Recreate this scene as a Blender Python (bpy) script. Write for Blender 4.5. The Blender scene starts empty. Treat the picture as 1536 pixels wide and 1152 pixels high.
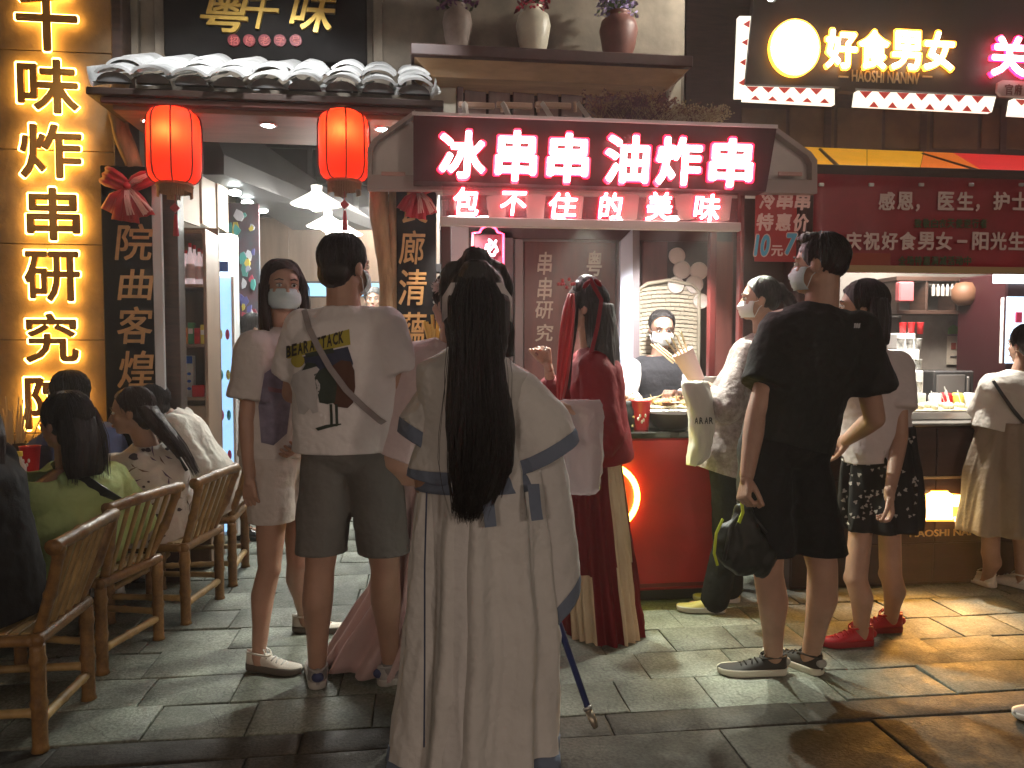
import bpy, bmesh, math, random
import numpy as np
from mathutils import Vector as V, Matrix, Euler, noise
from mathutils.bvhtree import BVHTree
random.seed(7)
S = bpy.context.scene; C = S.collection
rad = math.radians
# ------------------------------------------------------------------ camera
YAW, PIT, CH, FPX = rad(7), rad(2.8), 1.35, 1152.0
cd = bpy.data.cameras.new('camera'); cam = bpy.data.objects.new('camera', cd); C.objects.link(cam)
cd.sensor_width = 36; cd.lens = 27; cd.clip_end = 400; cd.clip_start = .05
cam.location = (0, 0, CH); cam.rotation_euler = (rad(90) - PIT, 0, -YAW)
S.camera = cam
# ------------------------------------------------------------------ world: night sky
w = bpy.data.worlds.new('World'); S.world = w; w.use_nodes = True
nt = w.node_tree; bg = nt.nodes['Background']
sky = nt.nodes.new('ShaderNodeTexSky'); sky.sky_type = 'NISHITA'; sky.sun_disc = False
sky.sun_elevation = rad(1.5); sky.sun_rotation = rad(190); sky.air_density = 2; sky.dust_density = 4
nt.links.new(sky.outputs[0], bg.inputs[0]); bg.inputs[1].default_value = 0.05
vs = S.view_settings; vs.view_transform = 'Standard'; vs.look = 'None'; vs.gamma = 1; vs.exposure = 0.5
vs.use_curve_mapping = False

def lamp(kind, loc, power, col=(1, 1, 1), size=.1, rot=None, spot=None, target=None, size_y=None, blend=.5):
    l = bpy.data.lights.new('lamp_light', kind); l.energy = power; l.color = col
    if kind in ('POINT', 'SPOT'): l.shadow_soft_size = size
    if kind == 'AREA':
        l.size = size
        if size_y: l.shape = 'RECTANGLE'; l.size_y = size_y
    if spot: l.spot_size = rad(spot); l.spot_blend = blend
    o = bpy.data.objects.new('lamp_light', l); C.objects.link(o); o.location = loc
    if target is not None: o.rotation_euler = (V(target) - V(loc)).to_track_quat('-Z', 'Y').to_euler()
    if rot: o.rotation_euler = rot
    return o

# pixel of the photograph -> point of the place
def ray(px, py):
    x, y = (px - 768) / FPX, (576 - py) / FPX
    d = V((x, math.cos(PIT) + math.sin(PIT) * y, -math.sin(PIT) + math.cos(PIT) * y))
    c, s = math.cos(YAW), math.sin(YAW)
    return V((d.x * c + d.y * s, -d.x * s + d.y * c, d.z))
def P(px, py, Y):
    d = ray(px, py); t = Y / d.y
    return V((d.x * t, Y, CH + d.z * t))
def G(px, py, z=0):
    d = ray(px, py); t = (z - CH) / d.z
    return V((d.x * t, d.y * t, z))
def PX(px, py, X):
    d = ray(px, py); t = X / d.x
    return V((X, d.y * t, CH + d.z * t))

# lamps of the place (most fixtures are modelled further down; some fill is added)
for px, py in ((227, 141), (403, 146), (574, 151)):
    p = P(px, py, 4.3); lamp('SPOT', (p.x, 4.22, 2.60), 190, (.95, 1, .93), .03, (0, 0, 0), 125)
for x, y, z, e in ((-3.2, -8.5, 3.2, 330), (4.8, -8.0, 3.4, 400)): lamp('POINT', (x, y, z), e, (1, .80, .66), .5)     # added fill behind the camera, standing in for unseen shop fronts
lamp('SPOT', P(400, -150, 3.6), 55, (.97, .98, 1), .05, target=P(400, 110, 4.3), spot=75)      # spots on the tiled eave
lamp('SPOT', P(180, -150, 3.6), 30, (.97, .98, 1), .05, target=P(220, 110, 4.3), spot=60)
lamp('SPOT', P(600, -150, 3.6), 30, (.97, .98, 1), .05, target=P(590, 110, 4.3), spot=60)
lamp('SPOT', P(1130, -90, 4.2), 42, (1, .93, .82), .03, target=P(860, 60, 4.8), spot=90)      # spot on the vases
lamp('POINT', P(475, 318, 6.3), 42, (1, .95, .86), .06)
lamp('POINT', P(510, 352, 7.2), 50, (1, .95, .86), .06)
lamp('AREA', (-.45, 6.4, 2.42), 60, (.93, 1, .97), 1.2, (0, 0, 0), size_y=2.4)                     # area lamps added to fill the shop, hanging free without a fixture
lamp('AREA', (-.2, 9.4, 3.1), 60, (1, .93, .84), 1.2, (0, 0, 0))
lamp('SPOT', P(1000, 330, 4.35), 75, (1, .97, .93), .04, target=P(985, 590, 4.5), spot=92)         # stall work lamps
lamp('SPOT', P(1000, 335, 4.15), 75, (1, .97, .93), .04, target=P(990, 500, 4.8), spot=60)
lamp('SPOT', P(700, 325, 4.25), 40, (1, .95, .92), .04, target=P(760, 640, 4.5), spot=120)
lamp('SPOT', P(880, 330, 3.98), 130, (.95, 1, .86), .03, target=G(930, 980), spot=100)
lamp('SPOT', P(1080, 330, 3.98), 95, (.97, 1, .84), .03, target=G(1080, 1000), spot=95)
lamp('SPOT', P(1412, 755, 3.80), 60, (1, .42, .06), .16, target=G(1400, 945), spot=105, blend=.9)                                           # the lit lantern emblem
lamp('POINT', P(935, 745, 3.60), 2.6, (.85, 1, .10), .12)                                             # the yellow ring lamp
lamp('SPOT', P(1400, 290, 4.3), 170, (1, .95, .85), .04, target=P(1410, 640, 4.4), spot=80)
lamp('AREA', P(1400, 300, 5.0), 55, (1, .9, .8), .5, target=P(1400, 600, 5.6))

# ------------------------------------------------------------------ materials
MATS = {}
def mat(name, col=(.5, .5, .5), rough=.6, metal=0, spec=.5, emit=None, es=0, var=.0, vs=4, bump=0, bs=30,
        sss=0, rvar=0, stretch=(1, 1, 1), col2=None, objrand=0, alpha=1, trans=0, sheen=0, wrink=0):
    if name in MATS: return MATS[name]
    m = bpy.data.materials.new(name); m.use_nodes = True; t = m.node_tree; b = t.nodes['Principled BSDF']
    N, L = t.nodes.new, t.links.new
    I = b.inputs
    I['Base Color'].default_value = (*col, 1); I['Roughness'].default_value = rough; I['Metallic'].default_value = metal
    I['Specular IOR Level'].default_value = spec
    if emit: I['Emission Color'].default_value = (*emit, 1); I['Emission Strength'].default_value = es
    if sss: I['Subsurface Weight'].default_value = sss; I['Subsurface Radius'].default_value = (.02, .008, .004); I['Subsurface Scale'].default_value = 1
    if emit is not None and name == 'red_silk': pass
    if alpha < 1: I['Alpha'].default_value = alpha
    if trans: I['Transmission Weight'].default_value = trans
    if sheen: I['Sheen Weight'].default_value = sheen; I['Sheen Roughness'].default_value = .5
    tc = N('ShaderNodeTexCoord'); mp = N('ShaderNodeMapping'); mp.inputs['Scale'].default_value = stretch
    L(tc.outputs['Object'], mp.inputs[0]); co = mp.outputs[0]
    if objrand:
        oi = N('ShaderNodeObjectInfo'); va = N('ShaderNodeVectorMath'); va.operation = 'MULTIPLY_ADD'
        cx = N('ShaderNodeCombineXYZ')
        for i in range(3): L(oi.outputs['Random'], cx.inputs[i])
        va.inputs[1].default_value = (37, 53, 17); L(cx.outputs[0], va.inputs[0]); L(co, va.inputs[2]); co = va.outputs[0]
    if var or col2:
        n = N('ShaderNodeTexNoise'); n.inputs['Scale'].default_value = vs; n.inputs['Detail'].default_value = 8; n.inputs['Roughness'].default_value = .62
        L(co, n.inputs[0]); r = N('ShaderNodeValToRGB'); r.color_ramp.elements[0].position = .32; r.color_ramp.elements[1].position = .68
        c2 = col2 or tuple(min(1, c * (1 + var)) for c in col); c1 = col if col2 else tuple(c * (1 - var) for c in col)
        r.color_ramp.elements[0].color = (*c1, 1); r.color_ramp.elements[1].color = (*c2, 1)
        L(n.outputs[0], r.inputs[0]); src = r.outputs[0]
        if objrand:
            h = N('ShaderNodeHueSaturation'); mr = N('ShaderNodeMapRange'); mr.inputs[3].default_value = 1 - objrand; mr.inputs[4].default_value = 1 + objrand
            L(oi.outputs['Random'], mr.inputs[0]); L(mr.outputs[0], h.inputs['Value']); L(src, h.inputs['Color']); src = h.outputs[0]
        L(src, I['Base Color'])
        if rvar:
            q = N('ShaderNodeMapRange'); q.inputs[1].default_value = .3; q.inputs[2].default_value = .7
            q.inputs[3].default_value = max(.03, rough - rvar); q.inputs[4].default_value = min(1, rough + rvar)
            n2 = N('ShaderNodeTexNoise'); n2.inputs['Scale'].default_value = vs * 2.3; n2.inputs['Detail'].default_value = 5
            L(co, n2.inputs[0]); L(n2.outputs[0], q.inputs[0]); L(q.outputs[0], I['Roughness'])
    last = None
    for amt, sc, dist, det in ((bump, bs, .01, 6), (wrink, 7, .05, 3)):
        if amt:
            n3 = N('ShaderNodeTexNoise'); n3.inputs['Scale'].default_value = sc; n3.inputs['Detail'].default_value = det; n3.inputs['Roughness'].default_value = .6
            L(co, n3.inputs[0]); bb = N('ShaderNodeBump'); bb.inputs['Strength'].default_value = amt; bb.inputs['Distance'].default_value = dist
            L(n3.outputs[0], bb.inputs['Height'])
            if last: L(last, bb.inputs['Normal'])
            last = bb.outputs[0]
    if last: L(last, I['Normal'])
    MATS[name] = m; return m
def glow(name, col, st): return mat(name, (.1, .1, .1), .5, emit=col, es=st)

# ------------------------------------------------------------------ mesh building
def unit(v): return v.normalized() if v.length > 1e-9 else V((0, 0, 1))
def frame(d, up=V((0, 0, 1))):
    d = unit(d)
    if abs(d.dot(up)) > .97: up = V((0, 1, 0))
    a = unit(d.cross(up)); return a, unit(a.cross(d))
class M:
    def __init__(s): s.v = []; s.f = []; s.mi = []; s.k = 0
    def add(s, vs, fs):
        o = len(s.v); s.v += [V(x) for x in vs]; s.f += [tuple(i + o for i in f) for f in fs]; s.mi += [s.k] * len(fs); return s
    def box(s, c, size, rot=None, b=.003):
        h = [x / 2 for x in size]; b = min(b, min(h) * .45); vs = []; idx = {}
        R = Euler(rot).to_matrix() if rot else None; c = V(c)
        for sx in (-1, 1):
            for sy in (-1, 1):
                for sz in (-1, 1):
                    for a in range(3):
                        p = V((sx * (h[0] - (b if a != 0 else 0)), sy * (h[1] - (b if a != 1 else 0)), sz * (h[2] - (b if a != 2 else 0))))
                        idx[(sx, sy, sz, a)] = len(vs); vs.append((R @ p if R else p) + c)
        fs = []; I = lambda k, a: idx[(k[0], k[1], k[2], a)]
        for a in range(3):
            o1, o2 = (a + 1) % 3, (a + 2) % 3
            for sg in (-1, 1):
                q = []
                for u, v in ((-1, -1), (1, -1), (1, 1), (-1, 1)):
                    k = [0, 0, 0]; k[a] = sg; k[o1] = u; k[o2] = v; q.append(I(k, a))
                fs.append(q)
        for a in range(3):
            o1, o2 = (a + 1) % 3, (a + 2) % 3
            for u in (-1, 1):
                for v in (-1, 1):
                    k1 = [0, 0, 0]; k1[a] = -1; k1[o1] = u; k1[o2] = v; k2 = list(k1); k2[a] = 1
                    fs.append([I(k1, o1), I(k1, o2), I(k2, o2), I(k2, o1)])
        for sx in (-1, 1):
            for sy in (-1, 1):
                for sz in (-1, 1): fs.append([idx[(sx, sy, sz, a)] for a in range(3)])
        return s.add(vs, fs)
    def span(s, a, b, bev=.003):        # box between two corners
        a, b = V(a), V(b); return s.box((a + b) / 2, [abs(x) for x in (b - a)], b=bev)
    def tube(s, pts, r, n=10, cap=True, flat=1, up=None):
        pts = [V(p) for p in pts]; m = len(pts); rs = r if isinstance(r, (list, tuple)) else [r] * m
        vs = []; a = None
        for i, p in enumerate(pts):
            d = pts[min(i + 1, m - 1)] - pts[max(i - 1, 0)]
            if a is None: a, b = frame(d, up or V((0, 0, 1)))
            else:
                d = unit(d); a = unit(a - d * a.dot(d)); b = unit(a.cross(d))
            for j in range(n):
                t = 2 * math.pi * j / n; vs.append(p + a * (math.cos(t) * rs[i]) + b * (math.sin(t) * rs[i] * flat))
        fs = [(i * n + j, i * n + (j + 1) % n, (i + 1) * n + (j + 1) % n, (i + 1) * n + j) for i in range(m - 1) for j in range(n)]
        if cap: fs += [tuple(range(n)), tuple((m - 1) * n + j for j in range(n))]
        return s.add(vs, fs)
    def loft(s, rings, cap=True, closed=True):
        n = len(rings[0]); vs = [p for r in rings for p in r]
        fs = [(i * n + j, i * n + (j + 1) % n, (i + 1) * n + (j + 1) % n, (i + 1) * n + j) for i in range(len(rings) - 1) for j in range(n if closed else n - 1)]
        if cap: fs += [tuple(range(n)), tuple((len(rings) - 1) * n + j for j in range(n))]
        return s.add(vs, fs)
    def cap(s, p0, p1, r0, r1, n=14):     # tapered capsule
        p0, p1 = V(p0), V(p1); d = p1 - p0; L = d.length
        if L < 1e-5: return s.ell(p0, (r0,) * 3)
        d /= L; pts = []; rs = []
        for k in range(5): t = rad(90 * k / 4.0); pts.append(p0 - d * r0 * math.cos(t)); rs.append(max(r0 * math.sin(t), 1e-4))
        for k in range(5): t = rad(90 * k / 4.0); pts.append(p1 + d * r1 * math.sin(t)); rs.append(max(r1 * math.cos(t), 1e-4))
        return s.tube(pts, rs, n)
    def ell(s, c, r, R=None, nu=16, nv=10):
        c = V(c); rings = []
        for i in range(nv + 1):
            t = math.pi * i / nv; z = math.cos(t); q = max(math.sin(t), 1e-3)
            ring = []
            for j in range(nu):
                u = 2 * math.pi * j / nu; p = V((math.cos(u) * q * r[0], math.sin(u) * q * r[1], z * r[2]))
                ring.append((R @ p if R else p) + c)
            rings.append(ring)
        return s.loft(rings)
    def secs(s, S_, n=28, e=2.0):        # sections (centre, right, fwd, rx, ry)
        rings = []
        for c, Rv, Fv, rx, ry in S_:
            ring = []
            for j in range(n):
                t = 2 * math.pi * j / n; x, y = math.cos(t), math.sin(t)
                if e != 2: x = math.copysign(abs(x) ** (2 / e), x); y = math.copysign(abs(y) ** (2 / e), y)
                ring.append(V(c) + Rv * (x * rx) + Fv * (y * ry))
            rings.append(ring)
        return s.loft(rings)
    def lathe(s, c, prof, n=20):
        c = V(c); return s.loft([[c + V((r * math.cos(2 * math.pi * j / n), r * math.sin(2 * math.pi * j / n), z)) for j in range(n)] for r, z in prof])
    def poly(s, pts2, Y0, Y1):            # outline in x,z extruded along y
        n = len(pts2); vs = [(x, Y0, z) for x, z in pts2] + [(x, Y1, z) for x, z in pts2]
        return s.add(vs, [tuple(range(n)), tuple(range(n, 2 * n))] + [(i, (i + 1) % n, n + (i + 1) % n, n + i) for i in range(n)])
    def join(s, o): 
        k = len(s.v); s.v += o.v; s.f += [tuple(i + k for i in f) for f in o.f]; s.mi += o.mi; return s
    def mesh(s, name='m', org=V((0, 0, 0)), smooth=False, fix=True):
        me = bpy.data.meshes.new(name); me.from_pydata([tuple(v - org) for v in s.v], [], s.f)
        if fix:
            bm = bmesh.new(); bm.from_mesh(me); bmesh.ops.recalc_face_normals(bm, faces=bm.faces); bm.to_mesh(me); bm.free()
        if any(s.mi): me.polygons.foreach_set('material_index', s.mi)
        if smooth: me.polygons.foreach_set('use_smooth', [True] * len(me.polygons))
        return me
    def build(s, name, m, parent=None, smooth=False, org=None, **tags):
        o_ = origin(parent) if parent else (V(org) if org is not None else V((0, 0, 0)))
        me = s.mesh(name, o_, smooth); me.name = name
        for x in (m if isinstance(m, (list, tuple)) else [m]): me.materials.append(x)
        return link(name, me, parent, o_, **tags)
def origin(p):
    o = V((0, 0, 0))
    while p: o = o + p.location; p = p.parent
    return o
def link(name, me, parent=None, loc=None, **tags):
    o = bpy.data.objects.new(name, me); C.objects.link(o)
    if parent: o.parent = parent
    elif loc is not None: o.location = loc
    for k, v in tags.items(): o[k] = v
    return o
def thing(name, label, cat, loc=(0, 0, 0), group=None):
    o = bpy.data.objects.new(name, None); C.objects.link(o); o.location = loc; o.empty_display_size = .1
    o['label'] = label; o['category'] = cat
    if group: o['group'] = group
    return o
def kids(): 
    d = {}
    for o in C.objects:
        if o.parent: d.setdefault(o.parent.name, []).append(o)
    return d
def dup(root, loc, rz=None, label=None, scale=None):
    def rec(o, par):
        c = o.copy(); C.objects.link(c); c.parent = par
        for ch in [x for x in o.children]: rec(ch, c)
        return c
    c = rec(root, None); c.location = loc
    if rz is not None: c.rotation_euler = (0, 0, rz)
    if label: c['label'] = label
    if scale: c.scale = scale
    return c
def remesh(mb, voxel, smooth=4, disp=None, cuts=(), org=V((0, 0, 0)), fac=.5):
    me = mb.mesh('tmp'); o = bpy.data.objects.new('tmp', me); C.objects.link(o)
    md = o.modifiers.new('r', 'REMESH'); md.mode = 'VOXEL'; md.voxel_size = voxel; md.use_smooth_shade = True
    if smooth: sm = o.modifiers.new('s', 'SMOOTH'); sm.factor = fac; sm.iterations = smooth
    bpy.context.view_layer.update()
    out = bpy.data.meshes.new_from_object(o.evaluated_get(bpy.context.evaluated_depsgraph_get()))
    bpy.data.objects.remove(o); bpy.data.meshes.remove(me)
    if cuts:
        bm = bmesh.new(); bm.from_mesh(out)
        for co, no in cuts:
            bmesh.ops.bisect_plane(bm, geom=bm.verts[:] + bm.edges[:] + bm.faces[:], plane_co=co, plane_no=no, clear_outer=True)
        bm.to_mesh(out); bm.free()
    if disp:
        nrm = [v.normal.copy() for v in out.vertices]
        for v, n in zip(out.vertices, nrm): v.co += disp(v.co, n)
    for v in out.vertices: v.co -= org
    out.polygons.foreach_set('use_smooth', [True] * len(out.polygons))
    return out
def joinmesh(meshes, name):
    if len(meshes) == 1: meshes[0].name = name; return meshes[0]
    bm = bmesh.new()
    for me in meshes: bm.from_mesh(me); 
    out = bpy.data.meshes.new(name); bm.to_mesh(out); bm.free()
    out.polygons.foreach_set('use_smooth', [True] * len(out.polygons)); return out
def remeshed(name, mb, voxel, m, parent, smooth=4, disp=None, cuts=(), extra=(), thick=0, **tags):
    org = origin(parent); me = remesh(mb, voxel, smooth, disp, cuts, org)
    if extra: me = joinmesh([me] + list(extra), name)
    me.name = name; me.materials.append(m)
    o = link(name, me, parent, **tags)
    if thick: sd = o.modifiers.new('thick', 'SOLIDIFY'); sd.thickness = thick; sd.offset = -1
    return o

# ------------------------------------------------------------------ lettering
def glyph_mesh(ch, off=0, ext=.02, shear=0, res=3, bev=0):
    c = bpy.data.curves.new('t', 'FONT'); c.body = ch; c.size = 1; c.offset = off; c.extrude = ext; c.shear = shear; c.resolution_u = res
    if bev: c.bevel_depth = bev; c.bevel_resolution = 1
    o = bpy.data.objects.new('t', c); C.objects.link(o); bpy.context.view_layer.update()
    me = bpy.data.meshes.new_from_object(o.evaluated_get(bpy.context.evaluated_depsgraph_get()))
    bpy.data.objects.remove(o); bpy.data.curves.remove(c); return me
def bold_mesh(ch, off, shear, depth=.02):
    base = glyph_mesh(ch, 0, .5, shear)
    if off <= 0: return base
    n = 4 if off < .02 else 8; bm = bmesh.new(); bm.from_mesh(base)
    for i in range(n):
        c = base.copy(); an = 2 * math.pi * (i + .5) / n; k = .0004 / max(depth, .001) * (1 + i)
        for v in c.vertices: v.co += V((math.cos(an) * off, math.sin(an) * off, -k if v.co.z > 0 else k))
        bm.from_mesh(c); bpy.data.meshes.remove(c)
    out = bpy.data.meshes.new('g'); bm.to_mesh(out); bm.free(); return out
def glyph(ch, box, Y, depth, m, parent, name='character', off=0.0, shear=0, grow=0, bev=0, **tags):
    """a glyph fitted into the rectangle box=(px0,py0,px1,py1) on the plane y=Y, front at Y, reaching back by depth"""
    me = bold_mesh(ch, off, shear, depth); co = np.array([v.co[:] for v in me.vertices])
    lo, hi = co.min(0), co.max(0); a = P(box[0], box[3], Y); b = P(box[2], box[1], Y)
    org = origin(parent)
    for v in me.vertices:
        u = (v.co.x - lo[0]) / (hi[0] - lo[0]); w_ = (v.co.y - lo[1]) / max(1e-6, hi[1] - lo[1]); k = (v.co.z - lo[2]) / (hi[2] - lo[2])
        v.co = V((a.x + (b.x - a.x) * u, Y + depth * (1 - k), a.z + (b.z - a.z) * w_)) - org
    me.materials.clear(); me.materials.append(m); me.name = name
    return link(name, me, parent, **tags)
def wall_slab(name, px0, py0, px1, py1, Y, depth, m, parent=None, bev=.004, org=None, **tags):
    a = P(px0, py1, Y); b = P(px1, py0, Y)
    return M().span(a, (b.x, Y + depth, b.z), bev).build(name, m, parent, org=org, **tags)

def stone_detail(m, crack=.4):
    """grit, stains and hairline cracks on top of a plain stone material"""
    t = m.node_tree; N, L = t.nodes.new, t.links.new; b = t.nodes['Principled BSDF']; src = b.inputs['Base Color'].links[0].from_socket; nrm = b.inputs['Normal'].links[0].from_socket
    g = N('ShaderNodeNewGeometry'); n1 = N('ShaderNodeTexNoise'); n1.inputs['Scale'].default_value = 85; n1.inputs['Detail'].default_value = 4; L(g.outputs['Position'], n1.inputs[0])
    n2 = N('ShaderNodeTexNoise'); n2.inputs['Scale'].default_value = 2.1; n2.inputs['Detail'].default_value = 6; L(g.outputs['Position'], n2.inputs[0])
    wv = N('ShaderNodeMixRGB'); wv.blend_type = 'ADD'; wv.inputs[0].default_value = .22; L(g.outputs['Position'], wv.inputs[1]); n3 = N('ShaderNodeTexNoise'); n3.inputs['Scale'].default_value = 6; L(g.outputs['Position'], n3.inputs[0]); L(n3.outputs[1], wv.inputs[2])
    vo = N('ShaderNodeTexVoronoi'); vo.feature = 'DISTANCE_TO_EDGE'; vo.inputs['Scale'].default_value = 3.4; L(wv.outputs[0], vo.inputs[0])
    cr = N('ShaderNodeMapRange'); cr.inputs[1].default_value = 0; cr.inputs[2].default_value = .010; cr.inputs[3].default_value = 1 - crack; cr.inputs[4].default_value = 1; L(vo.outputs[0], cr.inputs[0])
    gr = N('ShaderNodeMapRange'); gr.inputs[1].default_value = .35; gr.inputs[2].default_value = .65; gr.inputs[3].default_value = .72; gr.inputs[4].default_value = 1.25; L(n1.outputs[0], gr.inputs[0])
    st = N('ShaderNodeMapRange'); st.inputs[1].default_value = .35; st.inputs[2].default_value = .6; st.inputs[3].default_value = .55; st.inputs[4].default_value = 1.1; L(n2.outputs[0], st.inputs[0])
    m1 = N('ShaderNodeMath'); m1.operation = 'MULTIPLY'; L(gr.outputs[0], m1.inputs[0]); L(st.outputs[0], m1.inputs[1]); m2 = N('ShaderNodeMath'); m2.operation = 'MULTIPLY'; L(m1.outputs[0], m2.inputs[0]); L(cr.outputs[0], m2.inputs[1])
    vm = N('ShaderNodeVectorMath'); vm.operation = 'SCALE'; L(src, vm.inputs[0]); L(m2.outputs[0], vm.inputs['Scale']); L(vm.outputs[0], b.inputs['Base Color'])
    bp = N('ShaderNodeBump'); bp.inputs['Strength'].default_value = .4; bp.inputs['Distance'].default_value = .004; L(m2.outputs[0], bp.inputs['Height']); L(nrm, bp.inputs['Normal']); L(bp.outputs[0], b.inputs['Normal'])
# ================================================================== THE SETTING
m_joint = mat('joint', (.075, .075, .062), .9, bump=.3, bs=40)
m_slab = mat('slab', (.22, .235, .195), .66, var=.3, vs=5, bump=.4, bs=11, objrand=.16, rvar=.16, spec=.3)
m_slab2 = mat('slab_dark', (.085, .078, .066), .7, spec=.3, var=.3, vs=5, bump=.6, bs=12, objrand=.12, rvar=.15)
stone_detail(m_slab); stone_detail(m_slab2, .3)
g = M().span((-14, -8, -.30), (14, 16, -.012), 0).build('ground', m_joint, kind='structure')
def slabs(y0, y1, rows, mt, wlo, whi, x0, x1, rough=True, z=0.0):
    y = y0; dy = (y1 - y0) / rows
    for r in range(rows):
        x = x0 + random.uniform(-.4, 0)
        while x < x1:
            wd = random.uniform(wlo, whi); gp = .0022; cx, cy = x + wd / 2, y + dy / 2
            q = M(); hx, hy = wd / 2 - gp, dy / 2 - gp; nx, ny = (7, 5) if rough else (2, 2); rings = []
            dz = random.uniform(-.003, .002); tx, ty = random.uniform(-.003, .003), random.uniform(-.003, .003)
            vs = []
            for j in range(ny):
                for i in range(nx):
                    u = (-1, -.975, -.5, 0, .5, .975, 1)[i] if nx == 7 else 2 * i / (nx - 1) - 1; v = (-1, -.955, 0, .955, 1)[j] if ny == 5 else 2 * j / (ny - 1) - 1
                    X_, Y_ = cx + u * hx, cy + v * hy; ed = max(abs(u), abs(v))
                    if ed > .99: X_ += noise.noise(V((X_ * 14, Y_ * 14, r))) * .0025; Y_ += noise.noise(V((Y_ * 14, X_ * 14, 5 + r))) * .0025
                    zz = z + dz + tx * u + ty * v + noise.noise(V((X_ * 4, Y_ * 4, 3))) * .0025 - (.0022 if ed > .99 else 0)
                    vs.append(V((X_, Y_, zz)))
            n = len(vs); fs = [(j * nx + i, j * nx + i + 1, (j + 1) * nx + i + 1, (j + 1) * nx + i) for j in range(ny - 1) for i in range(nx - 1)]
            rim = [i for i in range(nx)] + [(j + 1) * nx - 1 for j in range(1, ny)] + [(ny - 1) * nx + i for i in range(nx - 2, -1, -1)] + [j * nx for j in range(ny - 2, 0, -1)]
            low = [V((vs[i].x, vs[i].y, -.02)) for i in rim]; m_ = len(rim)
            fs += [(rim[i], n + i, n + (i + 1) % m_, rim[(i + 1) % m_]) for i in range(m_)]
            q.add(vs + low, fs); o_ = q.build('paving_slab', mt, g); o_.data.polygons.foreach_set('use_smooth', [i < (nx - 1) * (ny - 1) for i in range(len(o_.data.polygons))])
            x += wd
        y += dy
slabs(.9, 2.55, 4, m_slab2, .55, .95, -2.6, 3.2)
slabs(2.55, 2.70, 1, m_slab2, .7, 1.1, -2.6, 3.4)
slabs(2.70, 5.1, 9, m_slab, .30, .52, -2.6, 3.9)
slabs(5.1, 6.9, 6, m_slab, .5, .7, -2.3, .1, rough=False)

m_wall = mat('plaster', (.17, .145, .11), .85, var=.38, vs=3.5, bump=.5, bs=12)
m_brown = mat('dark_wood', (.045, .022, .014), .55, var=.4, vs=6, stretch=(1, 1, 8), bump=.3, bs=20)
m_dark = mat('black_board', (.006, .0055, .005), .7, spec=.12, var=.4, vs=6, bump=.2, bs=14)
m_void = mat('dark_void', (.010, .011, .013), .8, var=.4, vs=2)  # near-black colour holds the shade of the unlit upper shop
m_neonwall = mat('ochre_concrete', (.20, .135, .07), .85, var=.42, vs=2.6, bump=.75, bs=10)
m_red = mat('red_paint', (.30, .007, .010), .42, var=.22, vs=3, rvar=.12, bump=.15, bs=25)
m_gold = mat('gold_paint', (.62, .42, .10), .32, metal=.6, var=.15, vs=20)
m_beige = mat('beige_board', (.44, .34, .24), .6, var=.08, vs=3)
m_log = mat('peeled_log', (.30, .19, .09), .7, var=.35, vs=6, stretch=(4, 4, .8), bump=.8, bs=14)
m_white = mat('white_paint', (.72, .72, .70), .5, var=.05)
m_metal = mat('brushed_metal', (.55, .55, .54), .35, metal=.9)
m_black = mat('black_metal', (.02, .02, .02), .4)

# ---- ochre wall with the standing halo-lit characters
Yw = 4.6
xr = P(176, 300, Yw).x
wl = thing('concrete_wall', 'ochre concrete wall behind the tall column of glowing yellow characters', 'wall', (xr - 1, Yw, 0))
zs = [P(60, p, Yw).z for p in (-90, 76, 225, 366, 510, 650)] + [.55, 0]
M().span((xr - 2.0, Yw + .03, 0), (xr, Yw + .25, 4), .003).build('backing', m_joint, wl)
for a, b in zip(zs, zs[1:]):
    for x0, x1 in ((xr - 2.0, xr - 1.02), (xr - 1.01, xr)):
        M().span((x0, Yw, b + .0025), (x1 - .004, Yw + .029, a - .0025), .003).build('panel', m_neonwall, wl)
m_face = mat('bronze_letter', (.50, .24, .045), .45, metal=.2)
m_halo = glow('warm_led', (1, .52, .09), 17)
ns = thing('neon_sign', 'tall vertical sign of halo-lit yellow Chinese characters on the ochre wall', 'sign', (xr - .5, Yw, 1.5))
for ch, bx in (('千', (24, -14, 114, 74)), ('味', (26, 90, 116, 168)), ('炸', (30, 187, 121, 266)), ('串', (40, 282, 118, 360)), ('研', (37, 377, 118, 452)), ('究', (38, 470, 116, 544)), ('院', (38, 562, 118, 645))):
    f = glyph(ch, bx, Yw - .055, .014, m_face, ns, off=.022)
    me = glyph(ch, (bx[0] - 2.5, bx[1] - 2.5, bx[2] + 2.5, bx[3] + 2.5), Yw - .036, .012, m_halo, f, 'halo', off=.03)

# ---- right edge trim of the wall and plaster column above the eave
M().span((xr + .001, Yw - .04, 0), (xr + .06, Yw + .2, 4), .006).build('corner_post', m_brown, org=(xr, Yw, 0), label='thin dark wooden post at the right edge of the ochre wall', category='post')
up = thing('shop_facade', 'grey plaster upper wall around the black plaque and behind the vases', 'wall', (0, 4.75, 2.6))
a = P(183, -60, 4.75); b = P(1026, 165, 4.75)
M().span((a.x, 4.75, b.z - .12), (b.x, 4.95, 4.2), .004).build('plaster_face', m_wall, up)
for x0, x1, y0, y1 in ((186, 204, -60, 110), (232, 246, -60, 96), (560, 573, -60, 92)):
    wall_slab('pilaster', x0, y0, x1, y1, 4.70, .048, m_wall, up)
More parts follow.
